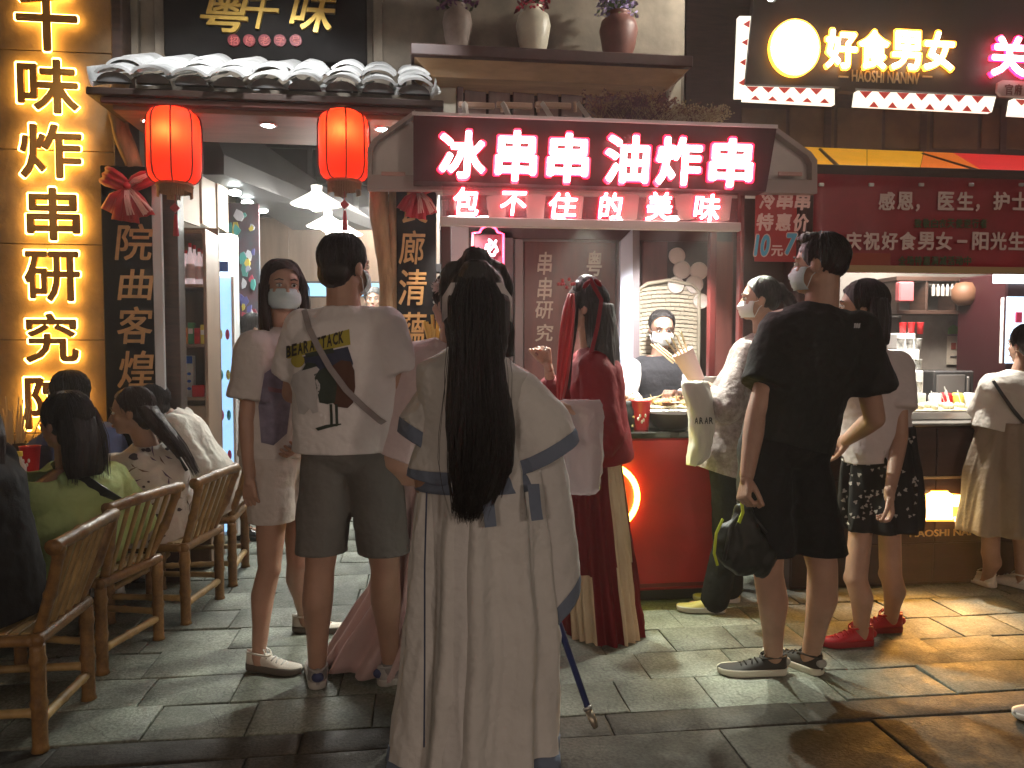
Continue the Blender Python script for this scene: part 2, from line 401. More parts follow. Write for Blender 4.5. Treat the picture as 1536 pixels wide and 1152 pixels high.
# ---- plaque
pl = thing('plaque', 'black hanging plaque with gold carved characters over the tiled eave', 'sign', P(400, 40, 4.66))
wall_slab('board', 246, -60, 549, 84, 4.64, .05, m_dark, pl, .008)
for ch, bx in (('粵', (300, -14, 374, 46)), ('千', (366, -10, 418, 42)), ('味', (434, -14, 504, 46))):
    glyph(ch, bx, 4.612, .027, m_gold, pl, off=.016, shear=.25)
m_disc = mat('red_seal', (.16, .010, .016), .5)
for i, x in enumerate((351, 374, 397, 420, 444)):
    p = P(x, 61, 4.63); r = .034; q = M()
    q.tube([p + V((0, .009, 0)), p - V((0, .006, 0))], r, 18); d = q.build('seal', m_disc, pl)
    glyph('招牌老字号'[i], (x - 6, 55, x + 6, 67), 4.62, .003, mat('seal_print', (.45, .10, .08), .5), d, 'seal_character')

# ---- tiled eave
ev = thing('tiled_eave', 'small roof of pale curved clay tiles over the shop entrance', 'roof', P(400, 150, 4.2))
m_tile = mat('clay_tile', (.46, .47, .46), .62, var=.34, vs=7, bump=.5, bs=22, objrand=.16)
m_tileu = mat('tile_hollow_dark', (.10, .10, .10), .8, var=.3, vs=7, bump=.5, bs=22)  # dark copy of the tile for the shaded hollows
eY = 3.98; xa = P(138, 118, eY).x; xb = P(648, 126, eY).x
def tile(cx, y, z, wd, ln, up_, slope, lift=0, yaw=0):
    rings = []; q = M(); n = 11
    for k, t in enumerate((0, .12, .5, 1)):
        row = []
        for s_ in (1, -1):
            rr = wd / 2 - (.0 if s_ > 0 else .014)
            for i in (range(n) if s_ > 0 else range(n - 1, -1, -1)):
                an = math.pi * (.12 + .76 * i / (n - 1)); tp = 1 - .12 * t
                x = math.cos(an) * rr * tp; zz = (math.sin(an) * rr * .62) * (1 if up_ else -1) - (0 if s_ > 0 else (.004 if up_ else -.004))
                zz += noise.noise(V((cx * 9, y * 9, an * 2))) * .006 * t
                row.append(V((cx + x + yaw * t * ln, y + t * ln, z + zz + t * ln * slope + lift)))
        rings.append(row)
    return q.loft(rings)
nc = 9; st = (xb - xa) / nc
for r, (yy, zz) in enumerate(((eY, P(400, 131, eY).z + .0), (eY + .17, P(400, 131, eY).z + .085), (eY + .35, P(400, 131, eY).z + .17))):
    for i in range(nc + 1):
        if i < nc:
            if r == 0: M().poly([(xa + st * (i + .5) + math.cos(a * math.pi / 8) * st * .44, zz + .004 + math.sin(a * math.pi / 8) * st * .27) for a in range(9)], yy + .02, yy + .05).build('hollow_shade', m_tileu, ev)  # dark half-disc put in as the shade under the front tile
            tile(xa + st * (i + .5) + random.uniform(-.012, .012), yy - .02 + random.uniform(-.025, .015), zz + .014 + random.uniform(0, .010), st * 1.06, .25, True, .42, 0, random.uniform(-.10, .20)).build('clay_tile', m_tile, ev, smooth=False)
        if r: tile(xa + st * i, yy + .03 + random.uniform(-.01, .02), zz + .002, st * .62, .22, False, .42).build('clay_tile', m_tile, ev, smooth=False)
for s_, px in ((-1, 130), (1, 655)):      # lifted ends
    e = P(px, 104 if s_ < 0 else 122, eY); q = M(); x0 = xa if s_ < 0 else xb
    q.loft([[V((x0 + (e.x - x0) * t, eY + dy, P(400, 131, eY).z - .01 + .075 * t * t + dz + dy * .3)) for dy, dz in ((0, 0), (.3, .03), (.3, .012), (0, -.018))] for t in (0, .35, .7, 1)])
    q.build('eave_end_tile', m_tile, ev)
zb = P(400, 134, eY).z
M().span((xa - .04, eY + .02, zb - .05), (xb + .06, eY + .5, zb - .012), .006).build('eave_board', m_brown, ev)
M().span((xa + .02, eY + .035, zb - .085), (xb, eY + .075, zb - .052), .006).build('eave_fascia', mat('red_wood', (.10, .028, .02), .5, var=.3), ev)
zs_ = zb - .075
so = M().span((P(195, 160, 4.3).x, eY + .08, zs_ - .03), (P(640, 160, 4.3).x, 4.62, zs_ + .02), .004).build('soffit', mat('brown_soffit', (.24, .12, .075), .6, var=.2, vs=5, stretch=(.6, 4, 1)), ev)
for px, py in ((227, 141), (403, 146), (574, 151)):
    p = P(px, py, 4.25); dl = thing('downlight', {227: 'leftmost round downlight under the tiled eave', 403: 'middle round downlight under the tiled eave', 574: 'rightmost round downlight under the tiled eave'}[px], 'ceiling light', (p.x, 4.22, zs_ - .03), 'downlights under the tiled eave')
    M().lathe((p.x, 4.22, zs_ - .03), [(.046, .0), (.046, -.006), (.036, -.008), (.034, .0)], 24).build('bezel', m_white, dl)
    M().lathe((p.x, 4.22, zs_ - .03), [(.033, -.003), (.001, -.004)], 20).build('lens', glow('led_white', (.93, 1, .95), 40), dl)

# ---- leaning posts
def log(px, r, name, label, Yp, seed=0):
    pts = [P(x, y, Yp) for x, y in px]; q = M(); pp = []; rr = []
    for i in range(len(pts) - 1):
        for k in range(6):
            t = k / 6; p = pts[i].lerp(pts[i + 1], t); pp.append(p + V((noise.noise(p * 5 + V((seed, 0, 0))), noise.noise(p * 5 + V((0, seed, 9))), 0)) * .012); rr.append(r * (1 + .18 * noise.noise(p * 7)))
    q.tube(pp + [pts[-1]], rr + [r], 12); return q.build(name, m_log, smooth=True, org=pts[-1], label=label, category='post')
log([(182, 120), (176, 160), (184, 200), (202, 252)], .045, 'wooden_brace', 'slanting wooden brace under the left end of the tiled eave', 4.5, 3)
log([(566, 255), (570, 330), (584, 420), (578, 520), (586, 640), (588, 760)], .055, 'log_post', 'crooked peeled log left of the pair beside the right couplet board', 4.42, 1)
log([(590, 255), (592, 400), (590, 560), (594, 760)], .028, 'log_post', 'thin straight peeled pole touching the right couplet board', 4.40, 5)

# ---- couplet boards
def couplet(name, label, box, Yb, chars, shear, edge=True):
    t = thing(name, label, 'sign', P((box[0] + box[2]) / 2, box[3], Yb))
    wall_slab('board', *box, Yb, .03, m_dark, t, .005)
    if edge: wall_slab('edge_strip', box[2] + .5, box[1], box[2] + 5, box[3], Yb - .004, .03, mat('pale_edge', (.45, .45, .45), .4), t)
    for ch, bx in chars: glyph(ch, bx, Yb - .007, .006, mat('ochre_letter', (.50, .27, .09), .45, var=.2, vs=15), t, off=.014, shear=shear)
    return t
couplet('couplet_board', 'black couplet board left of the entrance with ochre brush characters', (161, 250, 235, 690), 4.46,
        [('院', (172, 336, 229, 390)), ('曲', (176, 404, 230, 450)), ('客', (176, 460, 228, 516)), ('煌', (176, 526, 230, 582)), ('歌', (176, 596, 228, 650))], .12)
couplet('couplet_board', 'black couplet board beside the stall with orange brush characters', (597, 288, 654, 660), 4.36,
        [('長', (600, 290, 642, 334)), ('廊', (598, 346, 638, 396)), ('清', (598, 404, 640, 458)), ('蘊', (598, 468, 640, 518)), ('卷', (598, 528, 640, 580))], .12, False)
wall_slab('entrance_column', 241, 176, 263, 885, 4.56, .12, m_brown, org=P(250, 885, 4.56), label='dark wooden column beside the left couplet board', category='column')
m_bow = mat('red_satin', (.42, .008, .02), .5, sheen=0, var=.15, vs=12)
m_boww = mat('pale_satin', (.75, .45, .42), .45)
def bow(cx, cy, Yb, k, label):
    c = P(cx, cy, Yb); u = .0037 * k; t = thing('ribbon_bow', label, 'ribbon', c)
    def strip(pts, wds, mt, nm, y=0):
        q = M(); rings = []
        for i, ((x, z), w_) in enumerate(zip(pts, wds)):
            yy = -.03 * math.sin(i / (len(pts) - 1) * math.pi) + y
            d = V((pts[min(i + 1, len(pts) - 1)][0] - pts[max(i - 1, 0)][0], 0, pts[min(i + 1, len(pts) - 1)][1] - pts[max(i - 1, 0)][1])).normalized(); pr = V((-d.z, 0, d.x))
            ring = []
            for j in range(13):
                s_ = j / 12 * 2 - 1; ring.append(c + V((x * u, yy - .012 * math.cos(s_ * 9) , z * u)) + pr * (w_ * u * s_))
            ring += [p + V((0, .006, 0)) for p in reversed(ring)]
            rings.append(ring)
        q.loft(rings); q.build(nm, mt, t, smooth=True)
    strip([(0, 0), (-12, 6), (-24, 12), (-34, 17)], [6, 12, 14, 13], m_bow, 'loop')
    strip([(0, 0), (10, 4), (22, 10), (35, 16)], [6, 11, 12, 9], m_bow, 'loop', -.004)
    strip([(3, 2), (14, 7), (30, 17)], [2.5, 4, 3], m_boww, 'stripe', -.02)
    strip([(-2, -4), (-12, -18), (-22, -38)], [6, 14, 19], m_bow, 'tail')
    strip([(0, -4), (-2, -20), (-6, -48)], [6, 14, 19], m_bow, 'tail', -.006)
    strip([(2, -4), (10, -20), (16, -42)], [6, 13, 18], m_bow, 'tail', -.003)
    strip([(3, -5), (14, -18), (26, -36)], [3, 5, 8], m_boww, 'stripe', -.018)
    strip([(-1, -6), (2, -22), (4, -40)], [3, 4, 6], m_boww, 'stripe', -.022)
    M().ell(c - V((0, .025, 0)), (.022, .02, .02)).build('knot', m_bow, t, smooth=True)
bow(193, 280, 4.42, 1.05, 'red satin bow tied at the top of the left couplet board')
bow(628, 286, 4.30, .85, 'red satin bow at the top of the right couplet board by the stall')

# ---- red lanterns
m_lan = mat('red_silk', (.62, .03, .025), .6, var=.25, vs=16)
t_ = m_lan.node_tree; tr_ = t_.nodes.new('ShaderNodeBsdfTranslucent'); tr_.inputs[0].default_value = (.85, .055, .028, 1); mx_ = t_.nodes.new('ShaderNodeMixShader'); mx_.inputs[0].default_value = .6
t_.links.new(t_.nodes['Principled BSDF'].outputs[0], mx_.inputs[1]); t_.links.new(tr_.outputs[0], mx_.inputs[2]); t_.links.new(mx_.outputs[0], t_.nodes['Material Output'].inputs[0])
def lantern(cx, y0, y1, Yl, label, tas):
    top, bot = P(cx, y0, Yl), P(cx, y1, Yl); c = (top + bot) / 2; h = top.z - bot.z; R = .131
    t = thing('lantern', label, 'lantern', c, 'red silk lanterns under the eave')
    prof = [(.60, .5), (.80, .47), (.94, .40), (1.0, .28), (1.0, 0), (1.0, -.28), (.95, -.40), (.82, -.47), (.62, -.5)]; n = 48; q = M(); rings = []
    for r, z in prof: rings.append([c + V((R * r * (1 - .035 * abs(math.cos(j / n * 8 * math.pi / 2 * 2 / 2))) * math.cos(2 * math.pi * j / n), R * r * math.sin(2 * math.pi * j / n), z * h)) for j in range(n)])
    q.loft(rings, cap=False).build('silk_cover', m_lan, t, smooth=True)
    for k in range(8):
        an = 2 * math.pi * (k + .22) / 8; M().tube([c + V((R * r * 1.012 * math.cos(an), R * r * 1.012 * math.sin(an), z * h)) for r, z in prof], .0042, 6).build('rib', mat('rib_dark', (.10, .015, .01), .5), t)
    M().ell(c + V((0, .075, .045)), (.02, .02, .024)).build('bulb', glow('lantern_bulb', (1, .62, .2), 30), t)
    m_cap = mat('lantern_gilt', (.32, .17, .08), .5, metal=.3, bump=.6, bs=60)
    M().lathe(c + V((0, 0, h * .5)), [(R * .62, -.012), (R * .64, .012), (R * .5, .02), (R * .48, -.01)], 28).build('top_ring', m_cap, t)
    M().lathe(c - V((0, 0, h * .5)), [(R * .64, .012), (R * .70, -.01), (R * .68, -.014), (R * .55, -.006)], 28).build('bottom_ring', m_cap, t)
    q = M()
    for k in range(60):
        an = 2 * math.pi * k / 60; L = .035 + .022 * (1 if (k % 15) < 8 else 0); p = c + V((R * .62 * math.cos(an), R * .62 * math.sin(an), -h * .5 - .01)); q.tube([p, p - V((0, 0, L))], .004, 4)
    q.build('fringe', m_cap, t, kind='stuff')
    M().tube([c + V((0, 0, h * .5)), V((c.x, c.y, zs_ - .02))], .0025, 5).build('cord', m_brown, t)
    b = c - V((0, 0, h * .5)); z0 = b.z - .05
    M().tube([b, V((b.x, b.y, z0 - .06))], .002, 5).build('tassel_cord', m_bow, t)
    k_ = M().box((b.x, b.y - .004, z0 - .07), (.036, .012, .036), (0, rad(45), 0)).build('knot', m_bow, t)
    q = M(); zz = z0 - .1
    for k in range(24):
        an = 2.4 * k; r_ = .010 * math.sqrt(k / 24); q.tube([(b.x + r_ * math.cos(an) * .5, b.y + r_ * math.sin(an) * .5, zz), (b.x + r_ * math.cos(an) * 1.4, b.y + r_ * math.sin(an) * 1.4, zz - tas)], .0025, 4)
    q.build('tassel', m_bow, t, kind='stuff')
    lamp('POINT', c + V((0, -.082, .050)), 2.0, (1, .62, .22), .018); lamp('POINT', c + V((0, .03, .02)), 1.1, (1, .12, .08), .03); return t
lantern(261, 165, 276, 4.10, 'left red silk lantern hanging in front of the couplet board', .11)
lantern(516, 168, 272, 4.10, 'right red silk lantern hanging next to the stall roof', .10)

# ================================================================== SHOP INTERIOR
X0 = P(262, 400, 4.75).x
m_iwall = mat('shop_wall', (.30, .27, .23), .7, var=.15)
M().span((X0 - .9, 4.9, 0), (X0 - .8, 10.2, 4.5), .003).build('shop_side_wall', m_iwall, kind='structure')
bw = thing('back_wall', 'brown panelled wall at the far end of the shop behind the pendant lamps', 'wall', (-.5, 10, 0))
m_panel = mat('veneer', (.26, .17, .11), .5, var=.25, vs=2, stretch=(4, 1, .4))
x = -4.6
while x < 2.6: M().span((x, 10, .0), (x + .598, 10.06, 2.95), .003).build('wall_panel', m_panel, bw); x += .6
M().span((-4.6, 9.9, 2.96), (3, 10.0, 4.6), .003).build('upper_wall', m_void, bw)  # dark backdrop for the unlit void above the interior
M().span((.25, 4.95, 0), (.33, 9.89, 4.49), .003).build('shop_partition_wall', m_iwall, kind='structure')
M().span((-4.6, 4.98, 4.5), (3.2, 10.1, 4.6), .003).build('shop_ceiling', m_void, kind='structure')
for i, (x0, y0, x1, y1, Yd) in enumerate(((372, 322, 448, 336, 8.6),)):
    pass
# sloped ceiling bulkhead with downlights and a camera along the left wall
bk = thing('ceiling_bulkhead', 'dark sloping bulkhead with small downlights running back along the left shop wall', 'ceiling')
q = M(); A, B = P(338, 215, 5.2), P(560, 345, 9.5)
q.loft([[P(300, 150, 5.1), P(336, 232, 5.1), P(336, 262, 5.1), P(300, 262, 5.1)], [P(470, 300, 9.6), P(560, 330, 9.6), P(560, 345, 9.6), P(440, 345, 9.6)]])
q.build('bulkhead_board', mat('bulkhead_grey', (.018, .02, .023), .6, var=.3, vs=3), bk)
for i, (x, y, Yd) in enumerate(((352, 289, 5.9), (371, 304, 6.6), (394, 316, 7.5), (446, 327, 9.2))):
    p = P(x, y, Yd - .25); M().ell(p, (.045, .03, .022)).build('downlight_lens', glow('led_white', (.93, 1, .95), 40), bk, smooth=True)
c_ = P(381, 311, 6.3); t = thing('security_camera', 'small white dome camera under the shop bulkhead', 'camera', c_)
M().ell(c_, (.035, .05, .035)).build('housing', m_white, t, smooth=True); M().ell(c_ - V((0, .04, 0)), (.016, .014, .016)).build('lens', m_black, t, smooth=True)
# tall beige cabinet at left
cb = thing('wall_cabinet', 'tall beige board cabinet above the snack shelves in the shop entrance', 'cabinet', (X0, 5, 1.9))
for k, (pa, pb) in enumerate((((264, 176), (300, 340)), ((301, 196), (324, 346)), ((325, 214), (343, 350)))):
    Ya = 4.85 + k * .32
    a0, b0 = P(pa[0], pa[1], Ya), P(pb[0], pb[1], Ya + .3)
    q = M(); q.loft([[V((a0.x, Ya, b0.z)), V((a0.x, Ya, a0.z)), V((a0.x - .02, Ya, a0.z)), V((a0.x - .02, Ya, b0.z))], [V((b0.x, Ya + .3, b0.z)), V((b0.x, Ya + .3, a0.z - .06)), V((b0.x - .02, Ya + .3, a0.z - .06)), V((b0.x - .02, Ya + .3, b0.z))]])
    q.build('cabinet_door', m_beige, cb)
# shelves
sh = thing('snack_shelf', 'dark wooden shelf unit with drinks and snacks just inside the entrance', 'shelf', P(280, 880, 4.9))
xs0, xs1 = P(262, 400, 4.85).x, P(306, 400, 4.85).x
for py in (345, 426, 516, 596, 700):
    z = P(280, py, 4.82).z; M().span((xs0 - .25, 4.82, z - .02), (xs1, 5.12, z), .003).build('board', m_panel, sh)
M().span((xs1, 4.82, 0), (xs1 + .02, 5.12, P(280, 342, 4.82).z), .003).build('side_board', m_panel, sh)
M().span((xs0 - .25, 5.125, 0), (xs1 + .02, 5.14, P(280, 330, 4.82).z), .003).build('back_board', m_panel, sh)
M().span((xs0 - .25, 4.84, 0), (xs1 - .001, 4.86, P(280, 604, 4.82).z - .02), .003).build('door', m_panel, sh)
def zz_(py, Yp=4.82): return P(280, py, Yp).z
def bottle(x, y, z, h, r, body, capm, label, grp, nm='bottle'):
    t = thing(nm, label, 'bottle', (x, y, z), grp)
    M().lathe((x, y, z), [(r * .9, 0), (r, .01), (r, h * .55), (r * .8, h * .68), (r * .38, h * .82), (r * .36, h * .9)], 14).build('body', body, t, smooth=True)
    M().lathe((x, y, z), [(r * .42, h * .9), (r * .42, h), (.001, h)], 12).build('cap', capm, t)
    M().lathe((x, y, z), [(r * 1.02, h * .15), (r * 1.02, h * .5)], 14).build('sleeve', mat('drink_label', (.7, .62, .6), .5), t); return t
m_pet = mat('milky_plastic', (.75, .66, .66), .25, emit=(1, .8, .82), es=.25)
m_rcap = mat('red_plastic', (.6, .03, .04), .35)
k = 0
for j, yy in enumerate((4.88, 4.97)):
    for i in range(3):
        bottle(xs0 + .03 + i * .052, yy, zz_(426), .22 if i != 1 else .25, .024, m_pet, m_rcap, 'red capped milky drink bottle, %s of the %s row on the upper snack shelf' % (('leftmost', 'middle', 'rightmost')[i], ('front', 'back')[j]), 'milky drink bottles on the upper shelf')
cols = [(.7, .08, .05), (.72, .60, .10), (.75, .3, .05), (.1, .35, .15), (.65, .05, .05), (.75, .62, .1)]
for i in range(6):
    x = xs0 - .02 + i * .036; h = random.uniform(.09, .14); z = zz_(516)
    t = thing('snack_box', '%s snack pack, number %s from the left on the middle shelf' % (('red', 'yellow', 'orange', 'green', 'crimson', 'gold')[i], ('one', 'two', 'three', 'four', 'five', 'six')[i]), 'snack box', (x, 4.86, z), 'snack packs on the middle shelf')
    M().box((x, 4.86, z + h / 2), (.032, .05, h)).build('carton', mat('carton%d' % i, cols[i], .45), t); M().box((x, 4.833, z + h * .6), (.026, .003, h * .25), b=.001).build('print_band', mat('carton_band%d' % (i % 2), (.8, .78, .7) if i % 2 else (.5, .04, .04), .5), t)
for i in range(3):
    x = xs0 + .0 + i * .045; z = zz_(516) + .145
    M().box((x, 4.9, z + .03), (.034, .05, .075)).build('snack_box', mat('carton%d' % (1 if i % 2 else 0), cols[i], .45), org=(x, 4.9, z), label='small upright carton stacked behind the snack packs, %s of three' % ('left', 'centre', 'right')[i], category='snack box', group='cartons stacked on the middle shelf') if False else None
t = thing('milk_carton_box', 'white and blue upright box on the lower snack shelf', 'box', P(268, 596, 4.88)); z = zz_(596)
xq = xs0 + .045; M().box((xq, 4.9, z + .125), (.085, .06, .25)).build('carton', m_white, t)
M().box((xq, 4.868, z + .225), (.08, .003, .045), b=.001).build('print_band', mat('blue_print', (.03, .12, .5), .5), t)
for i in range(6): M().ell((xq - .02 + .04 * (i % 2), 4.867, z + .05 + .045 * (i // 2)), (.012, .003, .009)).build('printed_dot', mat('blue_print', (.03, .12, .5), .5), t)
M().box((xs1 - .05, 4.88, z + .035), (.07, .06, .07)).build('red_box', mat('red_card', (.6, .02, .03), .5), org=(xs1 - .05, 4.88, z), label='small red box right of the white and blue carton', category='box')
# glass door fridge
fr = thing('drinks_fridge', 'tall white glass door fridge lit inside behind the snack shelf', 'fridge', P(326, 650, 5.3))
Yf = 5.3; fx0, fx1 = P(309, 500, Yf).x, P(352, 500, Yf).x; fz = P(326, 348, Yf).z
M().span((fx0, Yf + .06, .06), (fx1, Yf + .16, fz), .01).build('cabinet', m_white, fr)
M().span((fx0, Yf - .01, P(326, 412, Yf).z), (fx1, Yf + .055, fz - .01), .008).build('header_sign', glow('header_glow', (.75, .9, 1), 3.2), fr)
M().span((fx0 + .02, Yf - .016, P(326, 408, Yf).z), (fx1 - .03, Yf - .011, P(326, 392, Yf).z), .001).build('header_print', mat('blue_print', (.03, .12, .5), .5), fr)
M().span((fx0, Yf, .08), (fx0 + .02, Yf + .058, P(326, 414, Yf).z), .004).build('door_frame', m_white, fr)
M().span((fx1 - .02, Yf, .08), (fx1, Yf + .058, P(326, 414, Yf).z), .004).build('door_frame', m_white, fr)
M().span((fx0 + .02, Yf + .03, .1), (fx1 - .02, Yf + .04, P(326, 416, Yf).z), .001).build('door_glass', mat('lit_glass', (.35, .55, .75), .15, emit=(.35, .65, 1), es=.85, var=.35, vs=5), fr)
for k in range(5):
    z = .35 + k * .27
    for i in range(3):
        M().ell((fx0 + .04 + i * .045, Yf + .028, z), (.014, .012, .035)).build('can', mat('can%d' % ((i + k) % 3), ((.6, .05, .15), (.1, .5, .5), (.8, .7, .2))[(i + k) % 3], .4), fr, smooth=True)
# mural
mu = thing('graffiti_mural', 'colourful graffiti mural behind the fridge on the shop wall', 'mural', P(360, 520, 6.2))
wall_slab('canvas', 338, 305, 388, 560, 6.2, .03, mat('mural_base', (.16, .04, .055), .6, var=.6, vs=4, col2=(.05, .10, .12)), mu)
random.seed(5)
for i in range(46):
    x, y = random.uniform(342, 382), random.uniform(315, 500); r = random.uniform(3, 9)
    col = random.choice(((.6, .6, .65), (.45, .06, .10), (.55, .45, .08), (.08, .35, .32), (.35, .38, .5), (.25, .03, .05), (.1, .1, .3)))
    pts = [P(x + r * random.uniform(.4, 1) * math.cos(a * 1.05), y + r * random.uniform(.6, 1.6) * math.sin(a * 1.05), 6.19) for a in range(6)]
    M().poly([(p.x, p.z) for p in pts], 6.190 - i * .0006, 6.1995).build('painted_shape', mat('paint%.2f%.2f' % (col[0], col[1]), col, .6), mu)
# pendants
m_shade = mat('glass_shade', (.8, .8, .76), .3, emit=(1, .95, .85), es=1.6)
for i, (x, y, Yp, wpx, lab) in enumerate(((475, 302, 6.3, 72, 'nearest and highest pleated glass pendant lamp in the shop'), (492, 336, 7.2, 60, 'middle pleated glass pendant lamp, partly below the nearest one'), (516, 348, 8.0, 52, 'farthest pleated glass pendant lamp, just above the man\'s head'))):
    c = P(x, y, Yp); R = wpx / 2 / 1152 * Yp; t = thing('pendant_lamp', lab, 'pendant lamp', c, 'pleated glass pendant lamps in the shop'); n = 40
    prof = [(.22, .62), (.20, .40), (.32, .30), (.7, .06), (1.0, -.12), (.98, -.14)]
    q = M(); q.loft([[c + V((R * r * (1 + (.05 if j % 2 else -.05) * (r > .3)) * math.cos(2 * math.pi * j / n), R * r * math.sin(2 * math.pi * j / n), z * R)) for j in range(n)] for r, z in prof], cap=False)
    q.build('pleated_shade', m_shade, t); M().ell(c + V((0, 0, -.02)), (R * .35, R * .35, R * .3)).build('bulb', glow('bulb', (1, .96, .86), 30), t, smooth=True)
    M().tube([c + V((0, 0, R * .6)), V((c.x, c.y, 4.5))], .004, 5).build('cord', m_black, t)
# screens far back + window frames
for k, (x0, x1) in enumerate(((452, 500), (540, 572))):
    t = thing('wall_screen', ('left' if k == 0 else 'right') + ' pale blue lit screen beside the man\'s head at the back of the shop', 'screen', P(x0, 450, 9.4))
    wall_slab('frame', x0, 422, x1, 446, 9.4, .03, m_black, t); wall_slab('panel', x0 + 2, 425, x1 - 2, 444, 9.39, .006, glow('screen_blue', (.25, .6, .95), 1.1), t)
wf = thing('upper_window', 'dark gridded window frame high above the shop interior', 'window', P(360, 330, 5.6))
for x0, y0, x1, y1 in ((330, 214, 600, 219), (330, 268, 600, 272), (392, 160, 398, 320), (462, 160, 468, 320), (530, 160, 536, 320)):
    wall_slab('bar', x0, y0, x1, y1, 9.8 + .006 * (x0 % 7), .04, mat('window_bar', (.035, .037, .042), .5), wf)
# counter & cables in the far shop
M().span((-1.1, 8.2, 0), (-.1, 8.7, 1.0), .01).build('service_counter', m_brown, org=(-.6, 8.2, 0), label='low dark service counter at the back of the shop', category='counter')

# ================================================================== UPPER FACADE OVER THE STALL
lg = thing('wall_shelf', 'long wooden ledge carrying three flower vases on the plaster wall', 'shelf', P(830, 95, 4.5))
a = P(616, 100, 4.32); b = P(1040, 72, 4.32)
M().span((a.x, 4.32, P(800, 88, 4.32).z - .005), (b.x, 4.748, P(800, 72, 4.32).z), .005).build('top_board', mat('ledge_dark', (.07, .035, .028), .5, var=.3), lg)
q = M(); z1 = P(800, 88, 4.32).z - .006; z2 = z1 - .075
q.loft([[V((a.x + .02, 4.36, z1)), V((a.x + .02, 4.748, z1)), V((a.x + .12, 4.748, z2)), V((a.x + .12, 4.44, z2))], [V((b.x - .01, 4.36, z1)), V((b.x - .01, 4.748, z1)), V((b.x - .1, 4.748, z2)), V((b.x - .1, 4.44, z2))]])
q.build('cornice_board', mat('ledge_ochre', (.42, .26, .13), .6, var=.25, vs=3, stretch=(1, 5, 1)), lg)
def vase(px, py0, py1, wpx, m_, label, fcols, lean, spread):
    Yv = 4.52; top, bot = P(px, py0, Yv), P(px, P(px, 0, 1) and py1, Yv); z0 = P(800, 72, 4.32).z; h = top.z - z0; R = wpx / 2 / 1152 * Yv
    t = thing('vase', label, 'vase', (top.x, Yv, z0))
    M().lathe((top.x, Yv, z0), [(R * .55, 0), (R * .6, .01), (R * .85, h * .35), (R, h * .66), (R * .88, h * .84), (R * .5, h * .93), (R * .48, h * .97), (R * .62, h), (R * .5, h * 1.001), (R * .42, h * .9)], 32).build('pot', m_, t, smooth=True)
    f = thing('flower_bunch', label.replace('vase', 'vase\'s flowers') if False else fcols[0], 'flowers', (top.x, Yv, z0 + h)); q = M(); s_ = M()
    for i in range(170):
        an = random.uniform(0, 6.28); r = spread * math.sqrt(random.random()); c = V((top.x + lean * random.random() + r * math.cos(an) * 1.5, Yv + r * math.sin(an) * .8, z0 + h + random.uniform(.0, .16) - r * .25))
        if i % 5 == 0: s_.tube([(top.x, Yv, z0 + h * .9), (V((top.x, Yv, z0 + h)) + c) / 2 + V((0, 0, .03)), c], .0025, 4)
        for k in range(3):
            d = V((random.uniform(-1, 1), random.uniform(-1, 1), random.uniform(-1, 1))).normalized(); e = d.orthogonal().normalized(); g_ = d.cross(e); s2 = random.uniform(.012, .024)
            q.k = random.randint(0, len(fcols[1]) - 1); q.add([c, c + e * s2 + g_ * s2 * .5, c + e * s2 * 1.8, c + e * s2 - g_ * s2 * .5], [(0, 1, 2, 3)])
    q.k = 0; o = q.build('petals', [mat('petal%.2f%.2f' % (c[0], c[2]), c, .7) for c in fcols[1]], f, kind='stuff'); s_.build('stems', mat('stem', (.05, .09, .03), .7), f, kind='stuff')
vase(686, 8, 72, 44, mat('vase_grey', (.26, .20, .17), .6, var=.3, vs=6, bump=.3), 'narrow grey brown vase, leftmost on the ledge', ('deep purple flowers in the leftmost vase on the ledge', [(.10, .03, .10), (.16, .05, .12), (.05, .05, .03)]), 0, .07)
vase(800, 12, 76, 52, mat('vase_cream', (.62, .58, .46), .4, var=.18, vs=6), 'cream vase standing in the middle of the ledge', ('bright red flowers in the middle cream vase', [(.40, .02, .05), (.55, .04, .09), (.12, .02, .03)]), 0, .06)
vase(928, 20, 82, 58, mat('vase_red', (.17, .07, .055), .5, var=.25, vs=6), 'dark red clay vase, rightmost on the ledge', ('lilac and green flowers in the rightmost clay vase', [(.30, .24, .45), (.10, .16, .05), (.38, .33, .55), (.16, .13, .25)]), -.03, .085)
# louvre
lv = thing('louvre_screen', 'dark framed timber screen of upright boards under the ledge', 'window', P(850, 170, 4.6))
Yl = 4.62
m_lv = mat('louvre_wood', (.17, .115, .10), .6, var=.25, vs=5, stretch=(3, 1, .5))
for x0, y0, x1, y1 in ((686, 92, 1000, 104), (686, 104, 695, 172), (990, 104, 1000, 172)): wall_slab('frame', x0, y0, x1, y1, Yl - .03, .03, mat('ledge_dark'), lv)
wall_slab('backing', 695, 104, 990, 175, Yl + .075, .03, m_dark, lv)
for i in range(8):
    x0 = 697 + i * 36.6; a_, b_ = P(x0, 172, Yl), P(x0 + 33, 104, Yl)
    M().box(((a_.x + b_.x) / 2, Yl + .04, (a_.z + b_.z) / 2), (b_.x - a_.x, .012, b_.z - a_.z), (0, 0, rad(9))).build('louvre_board', m_lv, lv)
for x0, x1 in ((646, 684), (1002, 1022)): wall_slab('pilaster', x0, 100, x1, 175, Yl - .01, .12, mat('pale_plaster', (.40, .37, .29), .8, var=.2, vs=4, bump=.3), lv)

